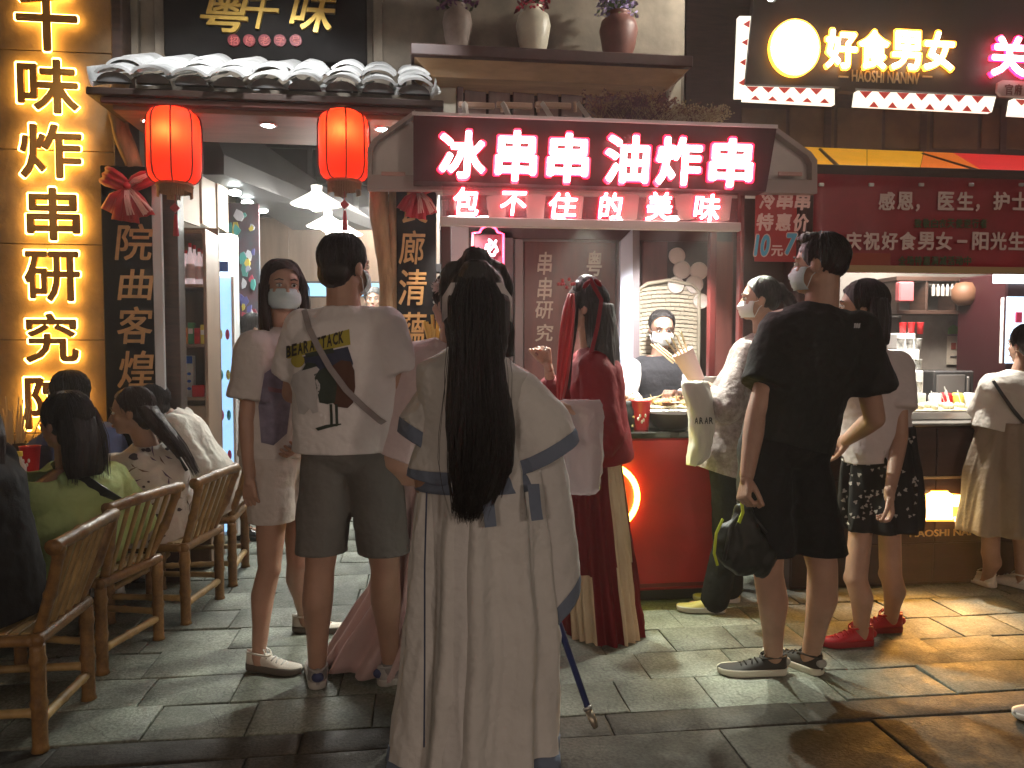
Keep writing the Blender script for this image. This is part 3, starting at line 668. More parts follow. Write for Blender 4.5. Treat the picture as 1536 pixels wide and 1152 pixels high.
# dark recess right of the wall
rw_ = thing('upper_recess', 'dark timber wall between the plaster wall and the big lit shop sign', 'wall', P(1070, 160, 5.0))
wall_slab('timber_face', 1027, -60, 1700, 262, 5.0, .1, m_brown, rw_)
for i in range(7): wall_slab('timber_board', 1112 + i * 72, 164, 1180 + i * 72, 222, 4.985, .012, mat('board_umber', (.10, .055, .02), .6, var=.35, vs=5), rw_)
for x in (1236, 1380, 1500): wall_slab('timber_stud', x, 158, x + 12, 228, 4.97, .013, m_brown, rw_)

# ================================================================== RIGHT SHOP SIGN
sg = thing('shop_sign', 'large dark shop sign with a glowing disc and yellow characters, top right', 'sign', P(1330, 90, 4.4)); Ys = 4.4
def quad(name, pts, Y, d, m_, par, **k):
    return M().poly([(P(x, y, Y).x, P(x, y, Y).z) for x, y in pts], Y, Y + d).build(name, m_, par, **k)
quad('board', [(1137, -60), (1118, 126), (1262, 130), (1262, 136), (1283, 138), (1283, 132), (1500, 143), (1700, 152), (1700, -60)], Ys, .05, mat('sign_umber', (.035, .018, .010), .6, var=.3), sg)
m_lb = mat('lightbox', (.8, .78, .7), .5, emit=(1, .93, .78), es=.9)
m_tri = mat('lightbox_red', (.4, .04, .04), .5, emit=(.8, .08, .06), es=.3)
def strip(pts, tri, nm='patterned_strip'):
    s_ = quad(nm, pts, Ys + .02, .04, m_lb, sg)
    for tp in tri: quad('red_triangle', tp, Ys + .014, .005, m_tri, s_)
strip([(1109, 24), (1127, 24), (1117, 146), (1104, 146)], [[(1125, 30), (1115, 36), (1124, 41)], [(1122, 58), (1113, 63), (1121, 68)], [(1119, 88), (1110, 93), (1118, 98)], [(1117, 118), (1108, 124), (1116, 128)]])
strip([(1120, 129), (1252, 133), (1252, 157), (1116, 150)], [[(1120 + i * 24, 129.5 + i * .7), (1138 + i * 24, 130 + i * .7), (1129 + i * 24, 138 + i)] for i in range(5)] + [[(1126 + i * 26, 149 + i * 1.2), (1140 + i * 26, 150 + i * 1.2), (1133 + i * 26, 143 + i * 1.2)] for i in range(5)])
strip([(1286, 136), (1494, 145), (1488, 168), (1283, 158)], [[(1290 + i * 28, 136.5 + i * 1.2), (1308 + i * 28, 137 + i * 1.2), (1299 + i * 28, 147 + i * 1.2)] for i in range(7)] + [[(1304 + i * 28, 160 + i * 1.2), (1318 + i * 28, 161 + i * 1.2), (1311 + i * 28, 152 + i * 1.2)] for i in range(7)])
strip([(1520, 148), (1700, 156), (1700, 182), (1516, 172)], [[(1524 + i * 28, 149 + i * 1.2), (1542 + i * 28, 150 + i * 1.2), (1533 + i * 28, 158 + i * 1.2)] for i in range(3)])
def disc(cx, cy, rx, ry, Y, d, m_, par, nm):
    return quad(nm, [(cx + rx * math.cos(a * math.pi / 20), cy + ry * math.sin(a * math.pi / 20)) for a in range(40)], Y, d, m_, par)
rim = disc(1193, 71, 38, 43, Ys - .035, .03, glow('amber_rim', (1, .42, .02), 5), sg, 'disc_rim')
disc(1193, 71, 35, 40, Ys - .045, .009, glow('warm_white', (1, .95, .78), 14), rim, 'lit_disc')
m_am = glow('amber_edge', (1, .40, .02), 7); m_ww = glow('warm_white', (1, .95, .78), 14)
for ch, bx in (('好', (1240, 46, 1286, 100)), ('食', (1290, 47, 1334, 101)), ('男', (1339, 48, 1382, 102)), ('女', (1388, 49, 1432, 103))):
    o = glyph(ch, (bx[0] - 3, bx[1] - 3, bx[2] + 3, bx[3] + 3), Ys - .03, .02, m_am, sg, off=.03); glyph(ch, bx, Ys - .04, .008, m_ww, o, 'letter_face', off=.022)
glyph('HAOSHI NANNV', (1278, 109, 1380, 122), Ys - .008, .006, mat('dull_gold', (.42, .30, .16), .5), sg, 'lettering', off=.012)
for x in (1258, 1384): wall_slab('dash', x, 114, x + 15, 116, Ys - .008, .006, mat('dull_gold'), sg)
s2 = thing('neon_sign', 'red-edged white neon character at the right edge beside the shop sign', 'sign', P(1512, 90, Ys))
m_rn = glow('red_neon', (1, .01, .07), 7); m_wn = glow('white_neon', (1, .86, .9), 12)
for ch, bx in (('关', (1488, 56, 1542, 112)), ('东', (1548, 58, 1600, 114))):
    o = glyph(ch, (bx[0] - 2.5, bx[1] - 2.5, bx[2] + 2.5, bx[3] + 2.5), Ys - .05, .03, m_rn, s2, off=.03); glyph(ch, bx, Ys - .06, .008, m_wn, o, 'letter_face', off=.03)
tg = quad('tag_plate', [(1497, 124), (1504, 120), (1620, 126), (1620, 148), (1502, 144), (1496, 138)], Ys - .02, .018, mat('tag_grey', (.35, .30, .26), .5), s2)
[glyph(c, (1508 + 14 * i, 126, 1520 + 14 * i, 142), Ys - .026, .005, mat('tag_print', (.12, .04, .03), .5), tg, off=.02) for i, c in enumerate('官府')]

# spotlight seen at the top
p = P(1158, -4, 4.2); t = thing('spotlight', 'small bright spotlight at the top edge above the dark recess', 'spotlight', p)
M().tube([p, p + V((.05, .06, .08))], [.03, .022], 16).build('housing', m_black, t, smooth=True); M().ell(p - V((.01, .005, .005)), (.02, .02, .016)).build('lens', glow('led_white', (.93, 1, .95), 40), t, smooth=True)
# ================================================================== THE SKEWER STALL
Yc = 3.88
m_maroon = mat('maroon_board', (.055, .016, .014), .45, var=.2, vs=4)
m_hood = mat('hood_grey', (.60, .56, .53), .45, var=.08)
st_ = thing('food_stall', 'red skewer stall with a slanted hood, posts and a big lit sign', 'stall', (.9, Yc, 0))
def sl(name, x0, y0, x1, y1, Y, d, m_, par=st_, bev=.004, **k): return wall_slab(name, x0, y0, x1, y1, Y, d, m_, par, bev, **k)
def sq(name, pts, Y, d, m_, par=st_, **k): return quad(name, pts, Y, d, m_, par, **k)
# hood behind the sign
sq('hood_shell', [(556, 262), (556, 226), (562, 214), (620, 172), (1165, 194), (1218, 232), (1222, 246), (1222, 272)], 3.99, .5, m_hood)
sq('hood_rim', [(551, 284), (551, 222), (560, 208), (622, 165), (626, 170), (566, 212), (558, 226), (558, 262), (1218, 270), (1218, 246), (1212, 234), (1160, 196), (1163, 189), (1217, 228), (1226, 240), (1226, 290)], 3.93, .055, mat('rim_grey', (.34, .27, .25), .4))
sq('hood_band', [(558.5, 262), (1217.5, 269.5), (1217.5, 284), (558.5, 280)], 3.94, .045, m_maroon)
for x0 in (572, 1168): sl('vent', x0, 258, x0 + 36, 263, 3.925, .012, mat('vent_pink', (.5, .28, .25), .4))
# sign box
sb = sq('sign_box', [(620, 172), (1165, 192), (1149, 287), (620, 271)], 3.80, .12, mat('sign_maroon', (.060, .012, .012), .5, spec=.2, var=.15))
sq('sign_top_trim', [(618, 167), (1167, 187), (1167, 192), (618, 172)], 3.79, .14, mat('trim_white', (.6, .55, .52), .4), sb)
m_rn2 = glow('stall_red_neon', (1, .002, .035), 5); m_wn2 = glow('stall_white_neon', (1, .85, .88), 13)
for ch, bx in (('冰', (659, 197, 727, 266)), ('串', (743, 197, 805, 270)), ('串', (821, 201, 883, 272)), ('油', (909, 204, 975, 273)), ('炸', (984, 207, 1054, 276)), ('串', (1064, 209, 1130, 279))):
    o = glyph(ch, (bx[0] - 3.5, bx[1] - 3.5, bx[2] + 3.5, bx[3] + 3.5), 3.775, .022, m_rn2, sb, off=.034, shear=.06); glyph(ch, bx, 3.765, .008, m_wn2, o, 'letter_face', off=.028, shear=.06)
# acrylic strip with small characters
ac = sl('acrylic_strip', 664, 285.5, 1108, 333, 3.86, .006, mat('acrylic', (.5, .18, .2), .08, alpha=.28, spec=.7), bev=.001)
for ch, bx in (('包', (681, 282, 717, 323)), ('不', (751, 288, 790, 322)), ('住', (824, 290, 866, 325)), ('的', (898, 290, 934, 327)), ('美', (969, 289, 1008, 330)), ('味', (1041, 292, 1080, 331))):
    o = glyph(ch, (bx[0] - 2, bx[1] - 2, bx[2] + 2, bx[3] + 2), 3.845, .014, m_rn2, ac, off=.022, shear=.12); glyph(ch, bx, 3.838, .006, m_wn2, o, 'letter_face', off=.014, shear=.12)
sl('lower_rail', 660, 333.5, 1112, 338, 3.84, .04, mat('trim_white'))
m_paper = mat('paper_cup_glow', (.7, .5, .46), .6, emit=(1, .45, .42), es=.22)
for i, x in enumerate((700, 745, 803, 860, 943, 985, 1028, 1082)):
    w_, h_ = (26, 34) if i % 2 else (24, 28)
    pc = P(x, 300 + 2 * (i % 2), 4.02); q = M().lathe((pc.x, 4.02, pc.z - .1), [(.044, 0), (.055, .12), (.001, .121)], 18)
    q.build('hanging_cup', m_paper, smooth=True, org=pc, label='pink lit paper cup hung behind the small neon characters, number %s from the left' % ('one', 'two', 'three', 'four', 'five', 'six', 'seven', 'eight')[i], category='paper cup', group='paper cups hung behind the sign strip')
for i, x in enumerate((682, 728, 840, 925, 1010)):
    p = P(x, 327, 4.05); sp = thing('stall_downlight', 'small round lamp under the stall hood, number %s from the left' % ('one', 'two', 'three', 'four', 'five')[i], 'lamp', p, 'lamps under the stall hood')
    M().ell(p, (.04, .035, .016)).build('lens', glow('stall_led', (1, .97, .93), 22 if i < 2 else 5), sp, smooth=True); M().lathe(p + V((0, 0, .005)), [(.045, 0), (.045, .03), (.001, .031)], 18).build('housing', m_black, sp)
# posts
for x0, x1, y0, mt in ((664, 676, 334, m_maroon), (1103, 1118, 286, mat('red_post', (.13, .02, .018), .4)), (1190, 1212, 272, m_maroon)):
    sl('post', x0, y0, x1, 880, 4.02, .05, mt)
sl('post', 1062, 338, 1076, 655, 4.5, .05, mat('red_post'))
# counter
cx0, cx1 = -.16, P(1079, 900, Yc).x; zc = .87
M().span((cx0, Yc, .06), (cx1, Yc + .62, zc), .012).build('counter_body', m_red, st_)
M().span((cx0 + .03, Yc + .03, 0), (cx1 - .03, Yc + .6, .06), .002).build('plinth', m_black, st_)
M().span((cx0 - .01, Yc - .02, zc + .001), (cx1 + .02, Yc + .64, zc + .035), .006).build('counter_top', mat('black_stone', (.02, .02, .018), .12, var=.3, vs=30), st_)
M().span((cx0, Yc - .006, .08), (cx1, Yc - .001, .1), .001).build('kick_strip', mat('dark_red', (.12, .01, .01), .4), st_)
# yellow ring lamp on the counter
rg = thing('ring_light', 'glowing yellow ring lamp mounted on the red counter front', 'light'); pc = P(909, 745, Yc); rg.location = pc
rr = .165; q = M(); pts = [pc + V((rr * .98 * math.cos(a), -.02, rr * 1.0 * math.sin(a))) for a in np.linspace(0, 2 * math.pi, 49)]
q.tube(pts, .0150, 8, cap=False).build('ring_tube', glow('yellow_neon', (1, .88, .10), 10), rg, smooth=True)
glyph('必', (890, 718, 936, 766), Yc - .012, .010, glow('yellow_dim', (1, .8, .1), 3), rg, 'emblem', off=.03)
# interior
m_maro2 = mat('stall_wall', (.075, .03, .028), .6, var=.2, vs=3)
M().span((P(660, 400, 5.3).x, 5.32, 0), (P(1230, 400, 5.3).x, 5.4, 3.1), .003).build('stall_back_wall', m_maro2, kind='structure')
sl('header_panel', 664, 339, 1100, 356, 5.0, .03, m_maro2)
sl('steel_pillar', 677, 339, 703, 655, 4.9, .3, mat('lit_panel', (.62, .63, .66), .4, var=.05), bev=.01)
sl('steel_pillar', 703.5, 345, 770, 655, 5.0, .2, mat('grey_panel', (.16, .13, .14), .45))
dr = thing('cupboard_door', 'grey framed brown door panel with pale characters behind the stall counter', 'door', P(850, 655, 5.1))
for x0, y0, x1, y1 in ((772, 346, 785, 655), (925, 346, 938, 655), (785.5, 346, 924.5, 361)): wall_slab('frame', x0, y0, x1, y1, 5.05, .06, mat('door_grey', (.26, .22, .22), .5), dr)
wall_slab('panel', 786, 362, 924, 655, 5.08, .03, mat('door_brown', (.14, .045, .035), .5, var=.3, vs=3, stretch=(4, 1, .5)), dr)
for ch, bx in (('串', (806, 378, 828, 412)), ('串', (806, 416, 828, 450)), ('研', (803, 452, 830, 478)), ('究', (803, 486, 830, 512)), ('粤', (880, 376, 903, 414)), ('千', (880, 420, 903, 450))):
    glyph(ch, bx, 5.072, .007, mat('pale_letter', (.62, .55, .45), .5), dr, off=.016, shear=.12)
mr = thing('leaning_panel', 'tall pale blue leaning panel right of the brown cupboard door', 'panel', P(945, 655, 4.8))
M().poly([(P(x, y, 4.8).x, P(x, y, 4.8).z) for x, y in ((929, 640), (931, 362), (949, 344), (950, 640))], 4.8, 4.84).build('board', mat('blue_grey_panel', (.42, .46, .56), .35), mr)
M().poly([(P(x, y, 4.8).x, P(x, y, 4.8).z) for x, y in ((950.5, 640), (949.5, 344), (960, 346), (960, 640))], 4.81, 4.85).build('edge', mat('grey_panel'), mr)
sl('timber_panel', 962, 339, 1002, 655, 5.1, .05, mat('red_brown', (.17, .05, .04), .55, var=.2, stretch=(5, 1, .4)))
sl('timber_panel', 1064, 339, 1101, 655, 5.0, .05, mat('red_brown'))
# paper lids on the wall
for i, (x, y, r) in enumerate(((1015, 384, 13), (1022, 405, 14), (1047, 407, 14), (1040, 427, 14), (1012, 428, 13), (1049, 452, 12))):
    p = P(x, y, 5.0); R = r / 1152 * 5.0; o = M().lathe((0, 0, 0), [(R, 0), (R, .01), (R * .92, .014), (R * .85, .006), (.001, .008)], 24)
    for k in range(len(o.v)): v = o.v[k]; o.v[k] = V((p.x + v.x, 5.0 - .03 * i / 6 - v.z, p.z + v.y))
    o.build('paper_plate', mat('lid_white', (.62, .55, .5), .6), org=p, label=('topmost round white paper plate hung behind the wicker chair', 'centre round paper plate above the wicker chair', 'rightmost upper round paper plate above the wicker chair', 'round paper plate just above the right corner of the wicker chair', 'round paper plate half behind the top of the wicker chair', 'lowest round paper plate right of the wicker chair')[i], category='paper lid', group='round paper plates on the stall wall')
# wicker chair back (woven)
wc = thing('wicker_chair', 'tall cream woven chair back behind the masked seller', 'chair', P(1000, 655, 4.98)); Yk = 4.97
m_wk = mat('cream_wicker', (.42, .37, .28), .6)
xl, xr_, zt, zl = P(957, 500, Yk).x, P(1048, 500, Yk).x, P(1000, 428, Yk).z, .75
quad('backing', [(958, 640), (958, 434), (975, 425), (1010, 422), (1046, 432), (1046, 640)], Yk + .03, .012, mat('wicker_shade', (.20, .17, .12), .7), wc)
q = M(); nx = 13
for i in range(nx + 1):
    x = xl + (xr_ - xl) * i / nx; zt_ = zt - .02 * ((i / nx) * 2 - 1) ** 2
    for j in range(36):
        z = zl + (zt_ - zl) * (j + .5) / 36
        if z > zt_: continue
        if i < nx: q.box((x + (xr_ - xl) / nx / 2, Yk + .018 + (.006 if (i + j) % 2 else 0), z), ((xr_ - xl) / nx * 1.05, .008, (zt - zl) / 36 * .82), b=.003)
q.build('weave', m_wk, wc, kind='stuff')
M().tube([V((xl, Yk, zl)), V((xl, Yk, zt - .03)), V((xl + .06, Yk, zt + .01)), V(((xl + xr_) / 2, Yk, zt + .035)), V((xr_ - .05, Yk, zt + .005)), V((xr_, Yk, zt - .04)), V((xr_, Yk, zl))], .012, 10).build('rim', m_wk, wc, smooth=True)
# small neon sign
nn = thing('neon_sign', 'small red neon plate with an arched top inside the stall', 'sign', P(732, 380, 4.45))
a_ = [(709, 430), (709, 349), (717, 349)] + [(733 - 13 * math.cos(t), 349 - 10 * math.sin(t)) for t in np.linspace(.1, 3.04, 12)] + [(749, 349), (755, 351), (755, 430)]
M().tube([P(x, y, 4.45) for x, y in a_], .006, 8).build('outline_tube', glow('red_tube', (1, .03, .09), 9), nn, smooth=True)
quad('plate', [(711, 430), (711, 352), (753, 352), (753, 430)], 4.475, .01, mat('clear_plate', (.10, .02, .03), .2), nn)
for ch, bx in (('必', (726, 358, 748, 384)), ('吃', (726, 390, 748, 416)), ('串', (726, 420, 748, 446))): glyph(ch, bx, 4.45, .01, glow('pink_neon', (1, .55, .6), 6), nn, off=.03)
# scissors of cables/hooks left
t = thing('hanging_utensils', 'bundle of dark metal utensils hanging left of the stall pillar', 'utensils', P(664, 330, 4.4))
for i in range(5): M().tube([P(663 + i * 2, 300, 4.42 + i * .01), P(660 + i * 3, 345 + i * 6, 4.42 + i * .01)], .006, 6).build('utensil', m_metal, t)
p = P(663, 403, 4.4); M().box(p, (.09, .06, .05)).build('speaker_box', m_black, org=p, label='small black box fixed on the wall beside the right couplet board', category='box')

# things on the counter
def cup(x, y, z, h, r0, r1, body, label, grp, lid=None, tilt=None):
    t = thing('paper_cup', label, 'cup', (x, y, z), grp)
    M().lathe((x, y, z), [(r0, 0), (r0, .004), (r1, h), (r1 + .003, h + .003), (r1 - .002, h + .002), (r0 * .9, .01)], 22).build('body', body, t, smooth=True)
    k = random.uniform(-.2, .2)
    for j in range(5):
        an = -math.pi / 2 - .5 + j * .2 + k; rr_ = r0 + (r1 - r0) * .5 + .001
        M().ell((x + rr_ * math.cos(an), y + rr_ * math.sin(an), z + h * (.4 + .12 * math.sin(j * 2))), (.006, .004, .010)).build('print', mat('cup_print', (.75, .7, .62), .5), t, smooth=True)
    return t
m_rc = mat('red_cup', (.55, .015, .02), .4); zt_ = zc + .036
p = P(962, 655, 3.95); cup(p.x, 3.96, zt_, .155, .040, .052, m_rc, 'red paper cup standing at the front of the stall counter', None)
p = P(1062, 605, 4.25)
for k in range(5): M().lathe((p.x + .02, 4.25, zt_ + .06 + k * .022), [(.034, 0), (.046, .12 if k == 4 else .10), (.048, .122 if k == 4 else .1)], 20).build('paper_cup', m_rc if k == 0 else m_white, smooth=True, org=(p.x, 4.25, zt_), label='paper cup, %s in the stack on the stall counter' % ('lowest', 'second lowest', 'middle', 'second from top', 'topmost')[k], category='cup', group='stack of paper cups on the counter')
# steel trays with skewers and lit food
tr = thing('food_tray', 'shallow lit tray of skewered food in front of the seller', 'tray', (P(985, 600, 4.3).x, 4.25, zt_))
ta, tb = P(950, 640, 4.05), P(1040, 640, 4.05)
M().span((ta.x, 4.04, zt_), (tb.x, 4.46, zt_ + .10), .008).build('tray_body', m_metal, tr)
M().span((ta.x + .01, 4.05, zt_ + .10), (tb.x - .01, 4.45, zt_ + .115), .004).build('food_bed', mat('food_pale', (.62, .56, .38), .5, var=.4, vs=25, bump=1, bs=40), tr)
random.seed(9)
m_fd = [mat('food%d' % i, c, .5, var=.3, vs=30, bump=.5, bs=60) for i, c in enumerate(((.62, .48, .22), (.30, .12, .05), (.65, .62, .5), (.15, .25, .07), (.5, .22, .06)))]
m_stick = mat('bamboo_stick', (.62, .48, .26), .5)
def skewers(cx, cy, z, n, wx, wy, par):
    for i in range(n):
        x, y = cx + random.uniform(-wx, wx), cy + random.uniform(-wy, wy); an = random.uniform(-.5, .5); d = V((math.sin(an), -math.cos(an), random.uniform(.05, .3)))
        M().tube([V((x, y, z)), V((x, y, z)) + d * .2], .0022, 5).build('stick', m_stick, par)
        q = M()
        for k in range(4): c = V((x, y, z)) - d * (.0) + d * (k * .022); q.ell(c, (random.uniform(.010, .016),) * 3, nu=8, nv=6)
        q.build('food_piece', random.choice(m_fd), par, smooth=True)
skewers((ta.x + tb.x) / 2, 4.25, zt_ + .13, 26, (tb.x - ta.x) / 2 - .02, .14, tr)
wk = thing('fry_bowl', 'dark round fryer bowl on the stall counter right of the red cup', 'bowl', (P(1005, 640, 3.97).x, 4.0, zt_))
p = P(1010, 640, 3.95); M().lathe((p.x, 3.98, zt_), [(.07, 0), (.10, .02), (.135, .085), (.14, .09), (.128, .088), (.09, .03), (.001, .02)], 30).build('bowl', mat('iron', (.05, .035, .03), .3, metal=.6), wk, smooth=True)
t2 = thing('skewer_tray', 'steel tray heaped with fried skewers behind the white-shirted man\'s arm', 'tray', P(610, 640, 4.1))
pa = P(606, 640, 4.1); M().span((pa.x - .14, 4.0, zt_), (pa.x + .16, 4.35, zt_ + .05), .006).build('tray_body', m_metal, t2)
skewers(pa.x, 4.2, zt_ + .07, 24, .13, .12, t2)
for k in range(3):
    z = zt_ + .05 + .05 * k; M().span((pa.x - .12, 4.05 + .09 * k, z + .03), (pa.x + .14, 4.12 + .09 * k, z + .045), .003).build('tray_rim', m_metal, t2)
p = P(942, 640, 3.98); t = thing('decorated_jar', 'small jar with gold floral pattern left of the red cup', 'jar', (p.x, 3.98, zt_))
M().lathe((p.x, 4.0, zt_), [(.05, 0), (.065, .03), (.06, .11), (.04, .13), (.045, .15), (.001, .15)], 24).build('pot', m_black, t, smooth=True)
for i in range(16):
    an = random.uniform(2.6, 6.8); z = random.uniform(.02, .12); M().ell((p.x + .064 * math.cos(an), 4.0 + .064 * math.sin(an), zt_ + z), (.009, .009, .009), nu=8, nv=6).build('gilt_flower', mat('gilt', (.8, .62, .25), .25, metal=.8), t, smooth=True)

# price poster on the right post
po = thing('price_poster', 'red and white price poster hung on the stall\'s right post', 'poster', P(1170, 390, 3.98)); Yp = 3.99
wall_slab('sheet', 1132, 282, 1196, 392, Yp, .006, mat('poster_red', (.38, .02, .02), .5, var=.2), po, .001)
m_pw = mat('poster_white', (.62, .42, .38), .5, emit=(1, .5, .4), es=.05)
for ch, bx in (('冷', (1139, 288, 1163, 314)), ('串', (1165, 288, 1190, 314)), ('串', (1192, 289, 1216, 315)), ('特', (1135, 320, 1161, 346)), ('惠', (1163, 320, 1188, 346)), ('价', (1190, 321, 1214, 347))):
    glyph(ch, bx, Yp - .008, .006, m_pw, po, off=.035, shear=.12)
m_bl = mat('poster_blue', (.08, .40, .62), .4)
for ch, bx in (('10', (1131, 352, 1155, 384)), ('7', (1178, 350, 1196, 382))): o = glyph(ch, (bx[0] - 1.5, bx[1] - 1.5, bx[2] + 1.5, bx[3] + 1.5), Yp - .006, .004, m_pw, po, off=.06, shear=.2); glyph(ch, bx, Yp - .012, .004, m_bl, o, 'numeral_face', off=.04, shear=.2)
glyph('元', (1157, 368, 1175, 384), Yp - .008, .006, m_pw, po, off=.03)

# wooden pieces and dried plants on top of the stall
rk = thing('timber_rack', 'row of upturned pale timber frames lying on the stall roof', 'rack', P(770, 180, 4.1))
for i, x in enumerate((688, 745, 803)):
    sl('rail', x, 154, x + 54, 160, 4.25, .03, mat('old_pine', (.42, .27, .19), .6, var=.2), rk)
for i, (x, d) in enumerate(((697, 2), (755, 10), (814, 14), (868, 16))):
    a_, b_ = P(x, 156, 4.2), P(x + d, 178, 4.0); M().tube([a_, b_], .017, 4).build('leg', mat('pale_pine', (.62, .55, .50), .6), rk)
for x in (752, 806, 862): M().tube([P(x, 153, 4.28), P(x + 1, 168, 4.28)], .010, 6).build('peg', mat('old_pine'), rk)
random.seed(3)
def dried(px0, px1, py0, py1, n, cols_, label, Yd=4.15):
    t = thing('dried_plants', label, 'dried plants', P((px0 + px1) / 2, py1, Yd)); q = M()
    for i in range(n):
        x = random.uniform(px0, px1); y1 = py1 + random.uniform(-4, 4); hgt = (py1 - py0) * random.uniform(.3, 1); a_ = P(x, y1, Yd + random.uniform(-.12, .12)); b_ = a_ + V((random.uniform(-.12, .12), random.uniform(-.08, .04), hgt * .0036))
        m1 = (a_ + b_) / 2 + V((0, 0, .01)); q.k = random.randint(0, len(cols_) - 1); q.tube([a_, m1, b_], [.0025, .002, .001], 3, cap=False)
        for k in range(3):
            c = b_ + V((random.uniform(-1, 1), random.uniform(-1, 1), random.uniform(-1, 1))) * .018; q.add([c, c + V((.012, 0, .006)), c + V((.004, .004, .014))], [(0, 1, 2)])
    q.build('twigs', [mat('twig%.2f%.2f' % (c[0], c[1]), c, .8) for c in cols_], t, kind='stuff')
dried(895, 985, 148, 182, 420, ((.16, .05, .05), (.28, .17, .08), (.10, .03, .03)), 'dark red dried flower bunch lying on the stall roof')
dried(975, 1068, 164, 186, 380, ((.34, .25, .12), (.45, .36, .20), (.18, .08, .05)), 'straw coloured dried stalks right of the dark red bunch')

# ================================================================== RIGHT STALL
rs = thing('drinks_stall', 'dark wooden food counter of the right hand shop with a glowing emblem', 'stall', P(1350, 880, 3.98)); Yr = 3.98
bx0, bx1 = P(1186, 800, Yr).x, P(1750, 800, Yr).x; zr = P(1400, 634, Yr).z
def rl(name, x0, y0, x1, y1, Y, d, m_, par=rs, bev=.003, **k): return wall_slab(name, x0, y0, x1, y1, Y, d, m_, par, bev, **k)
m_cw = mat('counter_umber', (.050, .022, .016), .45, var=.35, vs=3, stretch=(.5, 1, 5))
M().span((bx0, Yr, 0), (bx1, Yr + .7, zr - .02), .006).build('counter_body', m_cw, rs)
zb_ = [zr - .03, P(1400, 716, Yr).z + .008, P(1400, 716, Yr).z - .008, P(1400, 812, Yr).z, .02]
for a_, b_ in ((zb_[0], zb_[1]), (zb_[2], zb_[3]), (zb_[3] - .01, zb_[4])):
    x = bx0
    while x < bx1: M().span((x + .003, Yr - .014, b_), (min(x + .85, bx1) - .003, Yr - .001, a_), .004).build('front_panel', m_cw, rs); x += .85
M().span((P(1369, 716, Yr).x, Yr - .016, zb_[2] + .001), (bx1, Yr - .002, zb_[1] - .001), .001).build('brass_strip', mat('brass', (.62, .45, .25), .35, metal=.5), rs)
M().span((bx0 - .01, Yr - .03, zr - .018), (bx1, Yr + .72, zr), .004).build('counter_top', mat('steel_top', (.32, .31, .29), .3, metal=.8), rs)
em = thing('lantern_emblem', 'glowing orange white lantern emblem with lettering on the dark counter front', 'sign', P(1410, 780, Yr)); m_of = glow('orange_led', (1, .30, .02), 4); m_ow = glow('cream_led', (1, .78, .36), 6)
Ye = Yr - .03
o = quad('glow_plate', [(1383, 742), (1396, 740), (1398, 736), (1422, 736), (1424, 740), (1442, 742), (1438, 762), (1441, 782), (1380, 782), (1388, 762)], Ye + .004, .01, m_of, em)
for pts in ([(1391, 742), (1398, 738), (1422, 738), (1429, 742), (1429, 779), (1391, 779)], [(1382, 744), (1388, 744), (1388, 758), (1386, 757)], [(1432, 743), (1442, 743), (1438, 760), (1432, 760)], [(1378, 776), (1388, 774), (1390, 780), (1376, 783)], [(1432, 776), (1442, 775), (1450, 782), (1434, 783)]):
    quad('lit_shape', pts, Ye - .006, .009, m_ow, em)
for x in (1404, 1416): rl('divider', x, 742, x + 1.2, 778, Ye - .009, .003, mat('letter_dark', (.15, .05, .01), .5), em, .0003)
glyph('HAOSHI NANNV', (1365, 792, 1490, 806), Yr - .022, .007, mat('dull_gold2', (.60, .38, .16), .45), em, 'lettering', off=.014)
rl('dash', 1342, 799, 1360, 801, Yr - .022, .007, mat('dull_gold2'), em, .0005)
# stall back and posts
M().span((P(1226, 500, 5.8).x, 5.8, 0), (P(1800, 500, 5.8).x, 5.9, 3.0), .003).build('kitchen_wall', mat('kitchen_grey', (.16, .15, .135), .6, var=.3, vs=2), kind='structure')
kt = thing('kitchen_shelf', 'dark wall shelf with small jars over the grey kitchen wall of the right shop', 'shelf', P(1410, 465, 5.6))
for y in (416, 466): rl('board', 1345, y, 1484, y + 5, 5.5, .25, m_brown, kt)
for x in (1345, 1388, 1432, 1478): rl('divider', x, 421.5, x + 5, 465.5, 5.51, .2, m_brown, kt)
for i in range(5):
    p = P(1400 + i * 7, 440, 5.5); M().lathe((p.x, 5.5, p.z - .02), [(.012, 0), (.014, .06), (.007, .08), (.008, .09)], 10).build('jar', mat('jar_glass', (.35, .33, .30), .2), org=p, label='small pale jar, number %s from the left in the shelf over the kitchen' % ('one', 'two', 'three', 'four', 'five')[i], category='jar', group='jars in the kitchen shelf')
p = P(1357, 438, 5.4); M().box(p, (.12, .06, .15), b=.01).build('pink_box', mat('pink_card', (.42, .10, .11), .6), org=p, label='dull pink box at the left end of the kitchen shelf', category='box')
p = P(1450, 440, 5.4); M().lathe((p.x, 5.42, p.z - .09), [(.05, 0), (.09, .05), (.095, .12), (.06, .17), (.001, .18)], 24).build('clay_pot', mat('clay_brown', (.13, .06, .03), .6), smooth=True, org=p, label='round brown clay pot at the right end of the kitchen shelf', category='pot')
rl('tile_band', 1350, 470, 1484, 606, 5.75, .02, mat('splash_grey', (.27, .25, .22), .35, var=.35, vs=3))
p = thing('wall_notice', 'pale sheet with a cartoon mark pinned to the grey kitchen wall', 'notice', P(1430, 547, 5.7)); rl('sheet', 1420, 504, 1441, 547, 5.73, .005, mat('notice', (.52, .47, .38), .6), p, .001); rl('mark', 1427, 514, 1434, 524, 5.722, .006, mat('notice_red', (.3, .06, .04), .6), p, .001); rl('mark', 1426, 534, 1436, 536, 5.722, .006, mat('notice_ink', (.1, .1, .1), .6), p, .0005)
